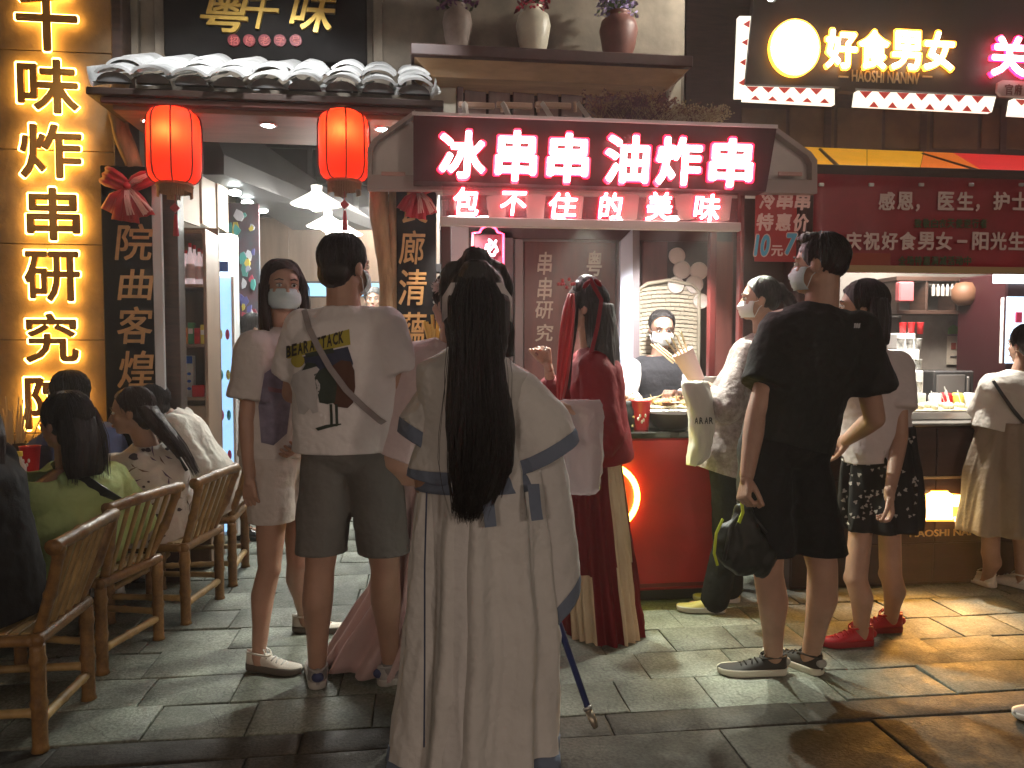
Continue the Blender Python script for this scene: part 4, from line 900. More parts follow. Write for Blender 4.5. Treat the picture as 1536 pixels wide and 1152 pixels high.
p = P(1431, 494, 5.7); quad('green_leaf_sign', [(1423, 501), (1424, 492), (1431, 487), (1439, 492), (1440, 501)], 5.72, .012, mat('leaf_green', (.12, .30, .05), .5), None, org=V((0, 0, 0)), label='small green sign above the pale kitchen notice', category='sign')
ap = thing('steamer', 'dark glass steamer box standing on the right counter behind the food', 'kitchen appliance', P(1430, 600, 5.0))
rl('case', 1400, 556, 1462, 604, 5.0, .3, mat('case_dark', (.05, .05, .05), .25), ap, .01); rl('glass_door', 1405, 562, 1448, 598, 4.985, .012, mat('smoky_glass', (.16, .15, .14), .08), ap); rl('handle', 1451, 565, 1455, 596, 4.97, .02, m_metal, ap)
# condiment display lit
dsp = thing('cup_display', 'stepped white lit display of printed cups beside the counter food', 'display stand', P(1365, 620, 4.5))
for k, (x0, y0, x1, y1, Y) in enumerate(((1343, 590, 1390, 622, 4.42), (1343, 556, 1386, 590, 4.55), (1343, 524, 1380, 556, 4.68), (1346, 500, 1374, 524, 4.8))):
    rl('step', x0, y0, x1, y1, Y, .12, m_white, dsp, .006)
    for i in range(3):
        xx = x0 + 8 + i * 13; pp = P(xx, y0 + 1, Y + .05)
        M().lathe((pp.x, Y + .05, pp.z), [(.018, 0), (.024, .075), (.025, .078), (.001, .07)], 14).build('printed_cup', (m_rc if k > 2 else mat('ink_cup', (.10, .10, .10), .4, col2=(.6, .6, .58), vs=30)), dsp, smooth=True)
rl('mountain_print', 1345, 596, 1388, 612, 4.412, .006, mat('aqua_print', (.25, .50, .50), .5, col2=(.7, .75, .7), vs=9), dsp, .001)
# food on right counter
ft = thing('skewer_display', 'long bright tray of white skewered food on the right counter', 'tray', P(1400, 625, 4.3)); pa, pb = P(1345, 628, 4.2), P(1458, 628, 4.2)
M().span((pa.x, 4.1, zr + .001), (pb.x, 4.5, zr + .05), .006).build('tray_body', m_metal, ft)
M().span((pa.x + .01, 4.105, zr + .051), (pb.x - .01, 4.49, zr + .058), .002).build('food_bed', mat('food_pale'), ft)
for i in range(44):
    x = pa.x + (pb.x - pa.x) * (i + .5) / 44; y = 4.16 + .22 * random.random(); d = V((random.uniform(-.3, .3), .4, 1)).normalized(); L_ = random.uniform(.03, .075)
    M().ell(V((x, y, zr + .07)), (.012, .03, .018), nu=8, nv=6).build('skewered_piece', mat('fish_white', (.72, .68, .52), .5, var=.2, vs=20), ft, smooth=True)
    if i % 3 == 0: M().tube([V((x, y, zr + .07)), V((x, y, zr + .07)) + d * L_ * 2], .003, 5).build('stick', m_white, ft)
# banner
bn = thing('banner', 'dark red printed banner with two rows of pale characters across the right shop', 'banner', P(1380, 410, 4.05)); Yb = 4.05
q = M(); a_, b_ = P(1219, 408, Yb), P(1760, 276, Yb); nx, nz = 40, 8; rings = []
for i in range(nx):
    u = i / (nx - 1); x = a_.x + (b_.x - a_.x) * u; col_ = []
    for j in range(nz): v = j / (nz - 1); col_.append(V((x, Yb + .006 * math.sin(x * 9) * (1 - v) + .004 * math.sin(x * 23 + 2) * (1 - v), a_.z + (b_.z - a_.z) * v)))
    rings.append(col_ + [p + V((0, .004, 0)) for p in reversed(col_)])
q.loft(rings).build('cloth', mat('banner_red', (.30, .016, .026), .42, var=.25, vs=3), bn, smooth=True)
m_bt = mat('banner_print', (.68, .52, .49), .5)
for ch, x0 in zip('感恩，医生，护士', (1318, 1346, 1374, 1407, 1436, 1464, 1490, 1518)):
    glyph(ch, (x0, 288, x0 + 25, 315) if ch != '，' else (x0, 306, x0 + 6, 317), Yb - .022, .005, m_bt, bn, off=.03)
for i, ch in enumerate('庆祝好食男女－阳光生活'):
    x0 = 1268 + i * 27.2; bx = (x0, 348, x0 + 25, 375) if ch != '－' else (x0 + 5, 360, x0 + 20, 364)
    glyph(ch, bx, Yb - .022, .005, m_bt, bn, off=.03)
m_gp = mat('banner_green', (.05, .09, .03), .5)
for i in range(9): glyph('致敬白衣天使逆行者'[i], (1372 + i * 12.3, 328, 1383 + i * 12.3, 342), Yb - .02, .005, m_gp, bn, 'small_character', off=.03)
for i in range(9): glyph('全场特惠满减活动中'[i], (1348 + i * 12.3, 384, 1359 + i * 12.3, 398), Yb - .02, .005, m_gp, bn, 'small_character', off=.03)
rl('orange_panel', 1250, 380, 1336, 405, Yb - .012, .004, mat('banner_orange', (.30, .045, .012), .5), bn, .001)
rl('gold_edge', 1219, 404, 1750, 407, Yb - .016, .006, mat('banner_gold', (.40, .27, .12), .5), bn, .001)
for i in range(7):
    x = 1232 + i * 75; p = P(x, 277, Yb - .02); M().box(p, (.03, .012, .018)).build('clip', m_metal, bn)
# awning
aw = thing('awning', 'sloping shop awning turning from yellow to red with a dark front rail', 'awning', P(1380, 262, 4.15))
m_yel = mat('awning_yellow', (.50, .24, .02), .7, emit=(1, .45, .02), es=.36, var=.15); m_ar = mat('awning_red', (.42, .03, .02), .7, emit=(1, .04, .04), es=.36, var=.1)  # emission puts a glow into the awning cloth, no lamp there
def aw_piece(x0, x1, t0, t1, mt, nm='awning_panel'):
    q = M(); r0 = [P(x0, 258 + (x0 - 1215) * .02, 4.15), P(t0, 222 + (t0 - 1215) * .04, 4.95)]; r1 = [P(x1, 258 + (x1 - 1215) * .02, 4.15), P(t1, 222 + (t1 - 1215) * .04, 4.95)]
    q.loft([r0 + [p + V((0, 0, .006)) for p in reversed(r0)], r1 + [p + V((0, 0, .006)) for p in reversed(r1)]]).build(nm, mt, aw)
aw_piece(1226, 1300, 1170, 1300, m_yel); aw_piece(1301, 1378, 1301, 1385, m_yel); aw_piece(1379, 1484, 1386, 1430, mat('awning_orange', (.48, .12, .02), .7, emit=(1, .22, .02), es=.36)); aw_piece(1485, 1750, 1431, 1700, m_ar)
for a_, b_ in (((1384, 231), (1490, 263)), ((1230, 224), (1262, 254))): M().tube([P(*a_, 4.85), P(*b_, 4.12)], .010, 6).build('strut', m_brown, aw)
rl('front_rail', 1212, 262, 1750, 276, 4.1, .05, m_brown, aw)
# right fridge
f2 = thing('drinks_fridge', 'lit blue white drinks fridge at the right edge behind the counter', 'fridge', P(1518, 630, 5.0)); 
rl('cabinet', 1500, 410, 1640, 760, 5.02, .5, mat('fridge_maroon', (.03, .006, .008), .4), f2, .01)
rl('header_sign', 1497, 412, 1640, 424, 4.96, .055, glow('header_glow', (.75, .9, 1), 3.2), f2)
rl('lit_glass', 1508, 446, 1640, 545, 5.0, .012, mat('lit_glass2', (.5, .6, .75), .15, emit=(.6, .8, 1), es=1.3, var=.3, vs=6), f2)
rl('handle', 1503, 446, 1507, 545, 4.98, .03, m_white, f2)
for i in range(3): rl('can_row', 1524 + i * 14, 468, 1534 + i * 14, 484, 4.985, .012, mat('can0', (.6, .05, .15), .4), f2)
M().span((P(1222, 400, 4.1).x, 4.1, 0), (P(1232, 400, 4.1).x, 4.16, P(1225, 262, 4.1).z), .003).build('stall_post', m_brown, org=(P(1225, 400, 4.1).x, 4.1, 0), label='dark post between the skewer stall and the right shop', category='post')
# side wall closing between stalls, and dark building mass overhead
M().span((P(1232, 400, 4.8).x, 4.75, 0), (P(1232, 400, 4.8).x + .05, 5.75, 2.6), .003).build('divider_wall', m_maro2, kind='structure')

# more goods on the right counter
for i in range(4):
    x = P(1396 + i * 17, 600, 4.7).x
    M().lathe((x, 4.66, zr + .001), [(.035, 0), (.04, .02), (.04, .10), (.03, .12), (.001, .121)], 14).build('sauce_tub', (m_white, m_rc, mat('carton1'), m_white)[i], smooth=True, org=(x, 4.66, zr), label='%s sauce tub standing behind the white skewers on the right counter' % ('leftmost white', 'red', 'yellow', 'rightmost white')[i], category='tub', group='sauce tubs on the right counter')
# thin added haze volume for the glow round signs and lifted blacks
hz = M().span((-15, -11, -1.35), (15, 18, 5.6), 0); mh = bpy.data.materials.new('bloom_haze'); mh.use_nodes = True; t_ = mh.node_tree; t_.nodes.remove(t_.nodes['Principled BSDF'])
pv = t_.nodes.new('ShaderNodeVolumePrincipled'); pv.inputs['Color'].default_value = (.95, .9, .86, 1); pv.inputs['Density'].default_value = .010; pv.inputs['Anisotropy'].default_value = .55
t_.links.new(pv.outputs[0], t_.nodes['Material Output'].inputs['Volume'])
hz.build('bloom_haze', mh, kind='stuff')
# ================================================================== PEOPLE
m_skin = mat('skin', (.42, .25, .18), .48, sss=.12, var=.14, vs=7, bump=.12, bs=160)
m_hair = mat('hair_black', (.013, .010, .010), .42, spec=.5, bump=.6, bs=60, stretch=(6, 6, .35))
m_hairb = mat('hair_brown', (.026, .012, .010), .48, spec=.35, bump=.6, bs=60, stretch=(6, 6, .35))
m_mask = mat('mask_cloth', (.50, .62, .66), .75, bump=.2, bs=90)
m_maskw = mat('mask_pale', (.68, .72, .72), .75, bump=.2, bs=90)
m_eye = mat('eye_white', (.7, .68, .65), .2); m_iris = mat('iris', (.02, .012, .01), .1); m_lip = mat('lips', (.34, .10, .09), .4)
def cloth(name, col=(.5, .5, .5), **k): 
    d = dict(rough=.85, sheen=.03, bump=.25, bs=220, wrink=.5, spec=.25, var=.06, vs=5); d.update(k); r = d.pop('rough'); return mat(name, col, r, **d)
Z = V((0, 0, 1))
def skel(base, H=1.68, turn=0, head=None, tilt=(0, 0), female=True, **ov):
    s = H / 1.7; k = dict(s=s, f=female, base=V(base)); a = rad(turn)
    R, F = V((math.cos(a), math.sin(a), 0)), V((-math.sin(a), math.cos(a), 0)); k['R'], k['F'] = R, F
    b = V(base); sw = .150 if female else .175
    def q(x, y, z): return b + R * (x * s) + F * (y * s) + Z * (z * s)
    k['hip'] = q(0, 0, .93)
    for n_, sg in (('L', -1), ('R', 1)):
        k['hip' + n_] = q(.085 * sg, 0, .90); k['kn' + n_] = q(.10 * sg, .01, .49); k['an' + n_] = q(.11 * sg, -.02, .085)
        k['sh' + n_] = q(sw * sg, 0, 1.385); k['el' + n_] = q((sw + .05) * sg, -.01, 1.10); k['wr' + n_] = q((sw + .06) * sg, .03, .86)
    k['neck'] = q(0, 0, 1.43); k['head'] = q(0, .02, 1.585)
    for n_, v in ov.items(): k[n_] = P(*v) if isinstance(v, tuple) else v
    ha = rad(turn if head is None else head); k['HR'] = V((math.cos(ha), math.sin(ha), 0)); hf = V((-math.sin(ha), math.cos(ha), 0))
    m = Matrix.Rotation(rad(tilt[0]), 3, k['HR']); m = Matrix.Rotation(rad(tilt[1]), 3, hf) @ m
    k['HF'] = m @ hf; k['HR'] = m @ k['HR']; k['HU'] = m @ Z
    return k
def torsoframe(k, u):
    p = k['hip'].lerp(k['neck'], u) if u <= 1 else k['neck'] + (k['neck'] - k['hip']).normalized() * (u - 1) * .5
    up = (k['neck'] - k['hip']).normalized(); R1 = (k['hipR'] - k['hipL']).normalized(); R2 = (k['shR'] - k['shL']).normalized()
    R = R1.lerp(R2, max(0, min(1, u))); R = (R - up * R.dot(up)).normalized(); F = up.cross(R)
    return p, R, F
PROF_F = [(-.16, .08, .07), (-.05, .158, .105), (.08, .165, .110), (.22, .145, .100), (.40, .122, .090), (.60, .135, .10), (.78, .155, .108), (.90, .155, .085), (.98, .085, .06)]
PROF_M = [(-.16, .08, .07), (-.05, .158, .105), (.08, .162, .110), (.22, .150, .105), (.40, .145, .100), (.60, .165, .115), (.78, .185, .118), (.90, .185, .092), (.98, .10, .065)]
def torso_secs(k, grow=0, prof=None, mul=1):
    s = k['s']; out = []
    for u, x, y in (prof or (PROF_F if k['f'] else PROF_M)):
        p, R, F = torsoframe(k, u); out.append((p, R, F, (x * mul + grow) * s, (y * mul + grow) * s))
    return out
def hand(q, wr, d, n, side, s, curl=25, spread=3):
    s = s * .93; curl = curl * 1.25 + 4
    """palm and five fingers: d = pointing direction, n = palm normal, side = +1/-1 which side the thumb leaves"""
    d = unit(V(d)); n = V(n); n = unit(n - d * n.dot(d)); t = unit(d.cross(n)) * side; pl = .085 * s
    q.cap(wr - d * .02 * s, wr + d * .015 * s, .024 * s, .024 * s)
    for i in range(5):
        o = (-.030 + .015 * i) * s; q.cap(wr + d * .018 * s + t * o * .55, wr + d * pl * (.98 - .02 * abs(i - 2)) + t * o, .015 * s, .0125 * s, 8)
    for i, L in enumerate((.062, .074, .080, .070)):
        o = (-.033 + .022 * i) * s; p = wr + d * pl * (.92 if i == 0 else 1) + t * o; dd = unit(d + t * (math.tan(rad(spread)) * (i - 1.5) * .6)); r = (.0088, .0095, .0098, .0095)[i] * s
        for j, (fr, ) in enumerate(((.45,), (.30,), (.25,))):
            dd = unit(Matrix.Rotation(rad(curl * (1 + .15 * (3 - i) * .5)) * (.7 if j == 0 else 1), 3, unit(dd.cross(n))) @ dd)
            p2 = p + dd * (L * s * fr); q.cap(p, p2, r, r * .93, 8); p = p2; r *= .93
    p = wr + d * .022 * s + t * .022 * s + n * .008 * s; dd = unit(d * .9 + t * .55 + n * .4)
    for fr, r in ((.042, .0125), (.032, .0108), (.025, .0095)):
        p2 = p + dd * fr * s; q.cap(p, p2, r * s, r * s * .93, 8); p = p2; dd = unit(dd + d * .35 + n * .25 - t * .1)
def body(name, root, k, armL=None, armR=None, legs=True, vox=.0085, face=True, arms='LR'):
    s = k['s']; q = M(); fm = .92 if k['f'] else 1.05
    q.secs(torso_secs(k) if 'slim' not in k else torso_secs(k, 0, [(u, x * (k['slim'] if u < .3 else 1), y * (k['slim'] if u < .3 else 1)) for u, x, y in PROF_F]))
    for n_ in 'LR':
        sh = k['sh' + n_]
        q.cap(k['neck'] - Z * .02 * s, sh, .045 * s, .050 * s * fm)
        if n_ in arms:
            el, wr = k['el' + n_], k['wr' + n_]; q.cap(sh, el, .048 * s * fm, .038 * s * fm); m_ = el.lerp(wr, .3); q.cap(el, m_, .038 * s * fm, .037 * s * fm); q.cap(m_, wr, .037 * s * fm, .025 * s * fm)
        if legs:
            h, kn, an = k['hip' + n_], k['kn' + n_], k['an' + n_]; bk = -k['F'] * .018 * s; sm_ = k.get('slim', 1)
            q.cap(h, h.lerp(kn, .45), .085 * s * sm_, .076 * s * fm * sm_); q.cap(h.lerp(kn, .45), kn, .076 * s * fm * sm_, .054 * s * fm); c = kn.lerp(an, .32) + bk
            q.ell(kn + k['F'] * .022 * s, (.036 * s, .034 * s, .042 * s)); q.cap(kn, c, .053 * s * fm, .056 * s * fm); q.cap(c, kn.lerp(an, .62) + bk * .5, .056 * s * fm, .042 * s * fm); q.cap(kn.lerp(an, .62) + bk * .5, an, .042 * s * fm, .033 * s * fm); q.cap(an, an - Z * .03 * s - bk, .033 * s, .036 * s)
            q.cap(an - Z * .04 * s, an - Z * .05 * s + k.get('toe' + n_, k['F']) * .12 * s, .030 * s, .022 * s)
    org = root.location; main = remesh(q, vox, 5, org=org)
    h = M(); c = k['head']; R, F, U = k['HR'], k['HF'], k['HU']; RM = Matrix((R, F, U)).transposed()
    def hp(x, y, z): return c + (R * x + F * y + U * z) * s
    h.ell(hp(0, -.012, .022), (.074 * s, .092 * s, .088 * s), RM, 24, 16); h.ell(hp(0, .022, -.035), (.058 * s, .066 * s, .072 * s), RM, 20, 14)
    h.ell(hp(0, .062, -.086), (.022 * s, .018 * s, .018 * s), RM); h.cap(hp(-.045, .0, -.062), hp(0, .055, -.088), .018 * s, .018 * s, 8); h.cap(hp(.045, .0, -.062), hp(0, .055, -.088), .018 * s, .018 * s, 8)
    h.cap(hp(0, .083, .005), hp(0, .098, -.030), .007 * s, .012 * s, 8); h.ell(hp(.010, .088, -.034), (.008 * s,) * 3, RM); h.ell(hp(-.010, .088, -.034), (.008 * s,) * 3, RM)
    for sg in (-1, 1):
        h.ell(hp(.076 * sg, -.008, -.008), (.009 * s, .020 * s, .031 * s), Matrix.Rotation(rad(18 * sg), 3, U) @ RM); h.ell(hp(.036 * sg, .058, -.022), (.022 * s, .018 * s, .02 * s), RM); h.cap(hp(.014 * sg, .078, .024), hp(.046 * sg, .066, .024), .009 * s, .008 * s, 8)
    h.cap(hp(-.016, .080, -.060), hp(.016, .080, -.060), .009 * s, .009 * s, 8)
    nk = .052 if k['f'] else .060
    h.cap(hp(0, -.018, -.05), k['neck'] + V((0, 0, -.01)), nk * s, (nk + .004) * s); 
    hd = remesh(h, .0058, 4, org=org); ms = [main, hd]
    for n_, a_ in (('L', armL), ('R', armR)):
        if a_ and n_ in arms:
            hq = M(); wr = k['wr' + n_]; hand(hq, wr, a_.get('d', wr - k['el' + n_]), a_.get('n', -k['R'] if n_ == 'R' else k['R']), a_.get('t', 1 if n_ == 'L' else -1) , s, a_.get('c', 28)); ms.append(remesh(hq, .0042, 2, org=org))
    me = joinmesh(ms, 'body'); me.materials.append(m_skin); b = link('body', me, root)
    if face:
        q = M(); 
        for sg in (-1, 1): e_ = M().ell(hp(.031 * sg, .0725, .006), (.0125 * s, .010 * s, .0075 * s), RM, 12, 8).build('eye', m_eye, root, smooth=True); M().ell(hp(.031 * sg, .0815, .0055), (.0062 * s, .0028 * s, .0062 * s), RM, 10, 6).build('iris', m_iris, e_, smooth=True)
        for sg in (-1, 1): M().tube(hp and [hp(.015 * sg, .086, .028), hp(.032 * sg, .083, .033), hp(.050 * sg, .069, .027)], [.003 * s, .0036 * s, .0018 * s], 6).build('eyebrow', m_hair, root, smooth=True); M().tube([hp(.018 * sg, .0815, .012), hp(.031 * sg, .0835, .015), hp(.045 * sg, .075, .010)], .0017 * s, 5).build('eyelash', m_hair, root, smooth=True)
        M().ell(hp(0, .088, -.060), (.022 * s, .006 * s, .0075 * s), RM).build('lips', m_lip, root, smooth=True)
    k['hp'] = hp; k['RM'] = RM; return b
def facemask(root, k, m_=None):
    s = k['s']; hp = k['hp']; R, F, U = k['HR'], k['HF'], k['HU']; rings = []; nu, nv = 22, 14
    for i in range(nv):
        v = i / (nv - 1) * 2 - 1; row = []; wd = .072 - .012 * v * v - (.010 if v < -.5 else 0) * (-v - .5) * 2
        for j in range(nu):
            u = j / (nu - 1) * 2 - 1; x = wd * math.sin(u * 1.35) / math.sin(1.35); yb = .102 + .012 * math.exp(-((v - .35) / .35) ** 2 - (u / .28) ** 2) - .082 * (1 - math.cos(u * 1.35)) / (1 - math.cos(1.35)) * .80
            yb -= .022 * max(0, -v - .35) ** 1.2 + .012 * max(0, v) ** 2; pl = .0022 * math.sin(v * 17) * (1 - u * u)
            row.append(hp(x, yb + pl, -.050 + .043 * v))
        rings.append(row)
    q = M(); q.loft(rings, cap=False, closed=False); o = q.build('face_mask', m_ or m_mask, root, smooth=True); sd = o.modifiers.new('t', 'SOLIDIFY'); sd.thickness = .002
    q = M()
    for sg in (-1, 1):
        for v in (-.012, -.088): q.tube([hp(.064 * sg, .025, v), hp(.076 * sg, .005, v * .5), hp(.081 * sg, -.020, .004 if v > -.05 else -.022)], .0017, 5)
    q.build('ear_loops', m_maskw, root)
def hair_obj(root, k, prims, m_=None, vox=.0075, strands=(), seed=0, smooth=3, name='hair', amp=.004):
    """prims: callables adding to the mesh; strands: (start, mid, end, count, spread, r)"""
    q = M(); prims(q); s = k['s']
    def dsp(p, n): a = noise.noise(V((p.x * 85, p.y * 85, p.z * 5 + seed))); return n * (a * amp + noise.noise(V((p.x * 30, p.y * 30, p.z * 2))) * amp)
    st = M(); rnd = random.Random(seed + 3)
    for path, cnt, spr, r in strands:
        for i in range(cnt):
            an = rnd.uniform(0, 6.28); rr = math.sqrt(rnd.random()); sp = spr if isinstance(spr, (list, tuple)) else [spr] * len(path); 
            cut = rnd.uniform(.82, 1.0); pts = [V(p) + V((math.cos(an) * rr * w_, math.sin(an) * rr * w_ * .6, rnd.uniform(-.01, .01))) + V((noise.noise(V((i, j * .7, seed))), noise.noise(V((i, j * .7, 7 + seed))), 0)) * w_ * .35 for j, (p, w_) in enumerate(zip(path, sp))]
            if len(pts) > 1: pts[-1] = pts[-2].lerp(pts[-1], cut)
            cr = []
            for j in range(len(pts) - 1):
                p0, p1, p2, p3 = pts[max(j - 1, 0)], pts[j], pts[j + 1], pts[min(j + 2, len(pts) - 1)]
                for t in (0, .34, .67): cr.append(.5 * ((2 * p1) + (p2 - p0) * t + (2 * p0 - 5 * p1 + 4 * p2 - p3) * t * t + (-p0 + 3 * p1 - 3 * p2 + p3) * t ** 3))
            cr.append(pts[-1]); L = len(cr); st.tube(cr, [r * (1 - .75 * (j / (L - 1)) ** 2) for j in range(L)], 4, cap=False)
    ex = [st.mesh('st', origin(root), True, fix=False)] if st.v else []
    return remeshed(name, q, vox, m_ or m_hair, root, smooth, dsp, extra=ex)
def cap_hair(q, k, thick=.010, low=-.03, back=.0, short=True, fr=.045, fringe=True):
    s = k['s']; hp = k['hp']; RM = k['RM']
    q.ell(hp(0, -.020, .034), ((.078 + thick) * s, (.092 + thick) * s, (.086 + thick) * s), RM, 24, 16)
    q.ell(hp(0, -.060, low), ((.066 + thick * .8) * s, (.045 + thick) * s, .06 * s), RM, 20, 12)
def cutface(k, a=.052, z=.034): return (k['hp'](0, a, z), k['HF'] * .9 - k['HU'] * .55)
def headhair(root, k, m_=None, thick=.010, low=-.03, extra=None, strands=(), seed=0, cut=(.050, .035), amp=.004, sides=True):
    """scalp hair with the face area cut free"""
    hp = k['hp']; s = k['s']
    def pr(q): cap_hair(q, k, thick, low)
    q = M(); pr(q); me = None
    def dsp(p, n): return n * (noise.noise(V((p.x * 90, p.y * 90, p.z * 12 + seed))) * amp)
    cuts = [(hp(0, cut[0], cut[1]), (k['HF'] * .85 - k['HU'] * .55).normalized())]
    base = remesh(q, .0068, 3, dsp, cuts, org=origin(root))
    e2 = M(); 
    if extra: extra(e2)
    ms = [base]
    if e2.v:
        def d2(p, n): return n * (noise.noise(V((p.x * 95, p.y * 95, p.z * 4 + seed))) * amp * 1.3 + noise.noise(V((p.x * 34, p.y * 34, p.z * 2 + seed))) * amp)
        ms.append(remesh(e2, .0075, 3, d2, org=origin(root)))
    st = M(); rnd = random.Random(seed)
    for i in range(210):                       # single locks lying over the scalp
        az = rnd.uniform(rad(62), rad(298)); x0, y0 = rnd.uniform(-.03, .03), rnd.uniform(-.02, .05); lo_ = rnd.uniform(-.55, -.05); lk = []
        for t in (0, .2, .4, .6, .8, 1):
            el = rad(88) * (1 - t) + math.asin(lo_) * t; a2 = az + .25 * (1 - t) * (1 if x0 > 0 else -1); tk = thick + .0012 + .0025 * noise.noise(V((i, t * 2, seed)))
            lk.append(hp(-math.sin(a2) * math.cos(el) * (.078 + tk) + x0 * (1 - t) * .5, math.cos(a2) * math.cos(el) * (.092 + tk) - .020, .034 + math.sin(el) * (.086 + tk)))
        st.tube(lk, [.0008, .0017, .0019, .0018, .0014, .0005], 4, cap=False)
    for path, cnt, spr, r in strands:
        for i in range(cnt):
            an = rnd.uniform(0, 6.28); rr = math.sqrt(rnd.random()); sp = spr if isinstance(spr, (list, tuple)) else [spr] * len(path)
            pts = [V(p) + (k['HR'] * (math.cos(an) * rr) + k['HF'] * (math.sin(an) * rr * .6)) * w_ + V((noise.noise(V((i, j * .7, seed))), noise.noise(V((i, j * .7, 7 + seed))), 0)) * w_ * .3 for j, (p, w_) in enumerate(zip(path, sp))]
            pts[-1] = pts[-2].lerp(pts[-1], rnd.uniform(.75, 1)); cr = []
            for j in range(len(pts) - 1):
                p0, p1, p2, p3 = pts[max(j - 1, 0)], pts[j], pts[j + 1], pts[min(j + 2, len(pts) - 1)]
                for t in (0, .5): cr.append(.5 * ((2 * p1) + (p2 - p0) * t + (2 * p0 - 5 * p1 + 4 * p2 - p3) * t * t + (-p0 + 3 * p1 - 3 * p2 + p3) * t ** 3))
            cr.append(pts[-1]); L = len(cr); st.tube(cr, [r * (1 - .75 * (j / (L - 1)) ** 2) for j in range(L)], 4, cap=False)
    if st.v: ms.append(st.mesh('st', origin(root), True, fix=False))
    me = joinmesh(ms, 'hair'); me.materials.append(m_ or m_hair); return link('hair', me, root)
def wrinkles(amp, sc=(6, 6, 4.5), seed=0, diag=.6):
    amp *= .75
    def f(p, n):
        a = noise.noise(V((p.x * sc[0] + p.z * diag * 4 + seed, p.y * sc[1], p.z * sc[2]))); b = 1 - abs(noise.noise(V((p.x * sc[0] * 1.7 - p.z * diag * 9, p.y * sc[1] * 1.7 + seed, p.z * sc[2] * 1.5)))) * 2.4
        return n * (amp * (a * 1.2 + b * .45 + .3 * noise.noise(p * 34)))
    return f
def flatcap(q, a, b, r0, r1):
    q.ell(a, (r0,) * 3); d = (b - a); q.tube([a, a + d * .5, a + d * .93, b, b - d * .015, b - d * .12], [r0, (r0 + r1) / 2, r1, r1 * 1.01, r1 * .86, .002], 18)
def armcap(q, k, n_, frac, r0, r1, fore=None, r2=None):
    s = k['s']; sh, el, wr = k['sh' + n_], k['el' + n_], k['wr' + n_]; q.cap(k['neck'].lerp(sh, .55) , sh, .05 * s, r0 * s)
    if fore is None: flatcap(q, sh, sh.lerp(el, frac), r0 * s, r1 * s)
    else: q.cap(sh, el, r0 * s, r1 * s); flatcap(q, el, el.lerp(wr, fore), r1 * s, (r2 or r1) * s)
def tee(root, k, m_, hem=-.10, frac=.6, w=(.215, .20), d=(.135, .14), name='t_shirt', sl=(.072, .082), amp=.007, seed=0, prof=None, arms='LR', fore=None, neckcut=.045, vox=.010, flare=1.0):
    s = k['s']; f = k['f']; q = M()
    pr = prof or [(hem - .06, w[1] * flare, d[1]), (hem, w[1] * flare, d[1]), (.15, w[1], d[1]), (.40, w[1] * .96, d[1] * .96), (.62, w[0] * .96, d[0]), (.80, w[0] * .95, d[0] * .95), (.90, w[0] * .86, d[0] * .78), (.97, w[0] * .52, d[0] * .58), (1.03, .068, .065)]
    q.secs(torso_secs(k, 0, pr), e=2.25); cuts = []
    for n_ in arms:
        armcap(q, k, n_, frac, sl[0], sl[1], fore)
        sh, el, wr = k['sh' + n_], k['el' + n_], k['wr' + n_]
    p0, R0, F0 = torsoframe(k, hem); up = (k['neck'] - k['hip']).normalized(); cuts.append((p0, -up))
    cuts.append((k['neck'] + up * .012 * s, up))
    # sleeves end: cut locally by building the sleeve shorter (closed end hidden round the arm)
    me = remesh(q, vox, 5, wrinkles(amp, seed=seed), cuts, org=origin(root)); 
    me.polygons.foreach_set('use_smooth', [True] * len(me.polygons)); me.name = name; me.materials.append(m_)
    o = link(name, me, root); sd = o.modifiers.new('t', 'SOLIDIFY'); sd.thickness = .004; sd.offset = -1; return o
def shorts(root, k, m_, legz=.35, name='shorts', r=(.100, .096), amp=.006, seed=0, top=.16, bulk=.0):
    s = k['s']; q = M(); pr = [(-.17, .10 + bulk, .09), (-.05, .178 + bulk, .128), (.06, .182 + bulk, .13), (top, .17 + bulk, .125)]
    q.secs(torso_secs(k, 0, pr), e=2.2); cuts = []
    for n_ in 'LR':
        h, kn = k['hip' + n_], k['kn' + n_]; e = h.lerp(kn, legz + .12); q.cap(h, e, r[0] * s, r[1] * s)
    z = k['hipL'].lerp(k['knL'], legz).z; zr_ = k['hipR'].lerp(k['knR'], legz).z
    cuts.append((V((0, 0, min(z, zr_))), V((0, 0, -1))))
    o = remeshed(name, q, .010, m_, root, 5, wrinkles(amp, (5, 5, 8), seed), cuts); sd = o.modifiers.new('t', 'SOLIDIFY'); sd.thickness = .004; sd.offset = -1; return o
def trousers(root, k, m_, name='trousers', r=(.10, .075, .06), amp=.006, seed=0):
    s = k['s']; q = M(); q.secs(torso_secs(k, 0, [(-.17, .10, .09), (-.05, .172, .122), (.06, .175, .125), (.16, .16, .118)]), e=2.2)
    for n_ in 'LR': h, kn, an = k['hip' + n_], k['kn' + n_], k['an' + n_]; q.cap(h, kn, r[0] * s, r[1] * s); q.cap(kn, an, r[1] * s, r[2] * s)
    return remeshed(name, q, .0105, m_, root, 4, wrinkles(amp, (6, 6, 9), seed))
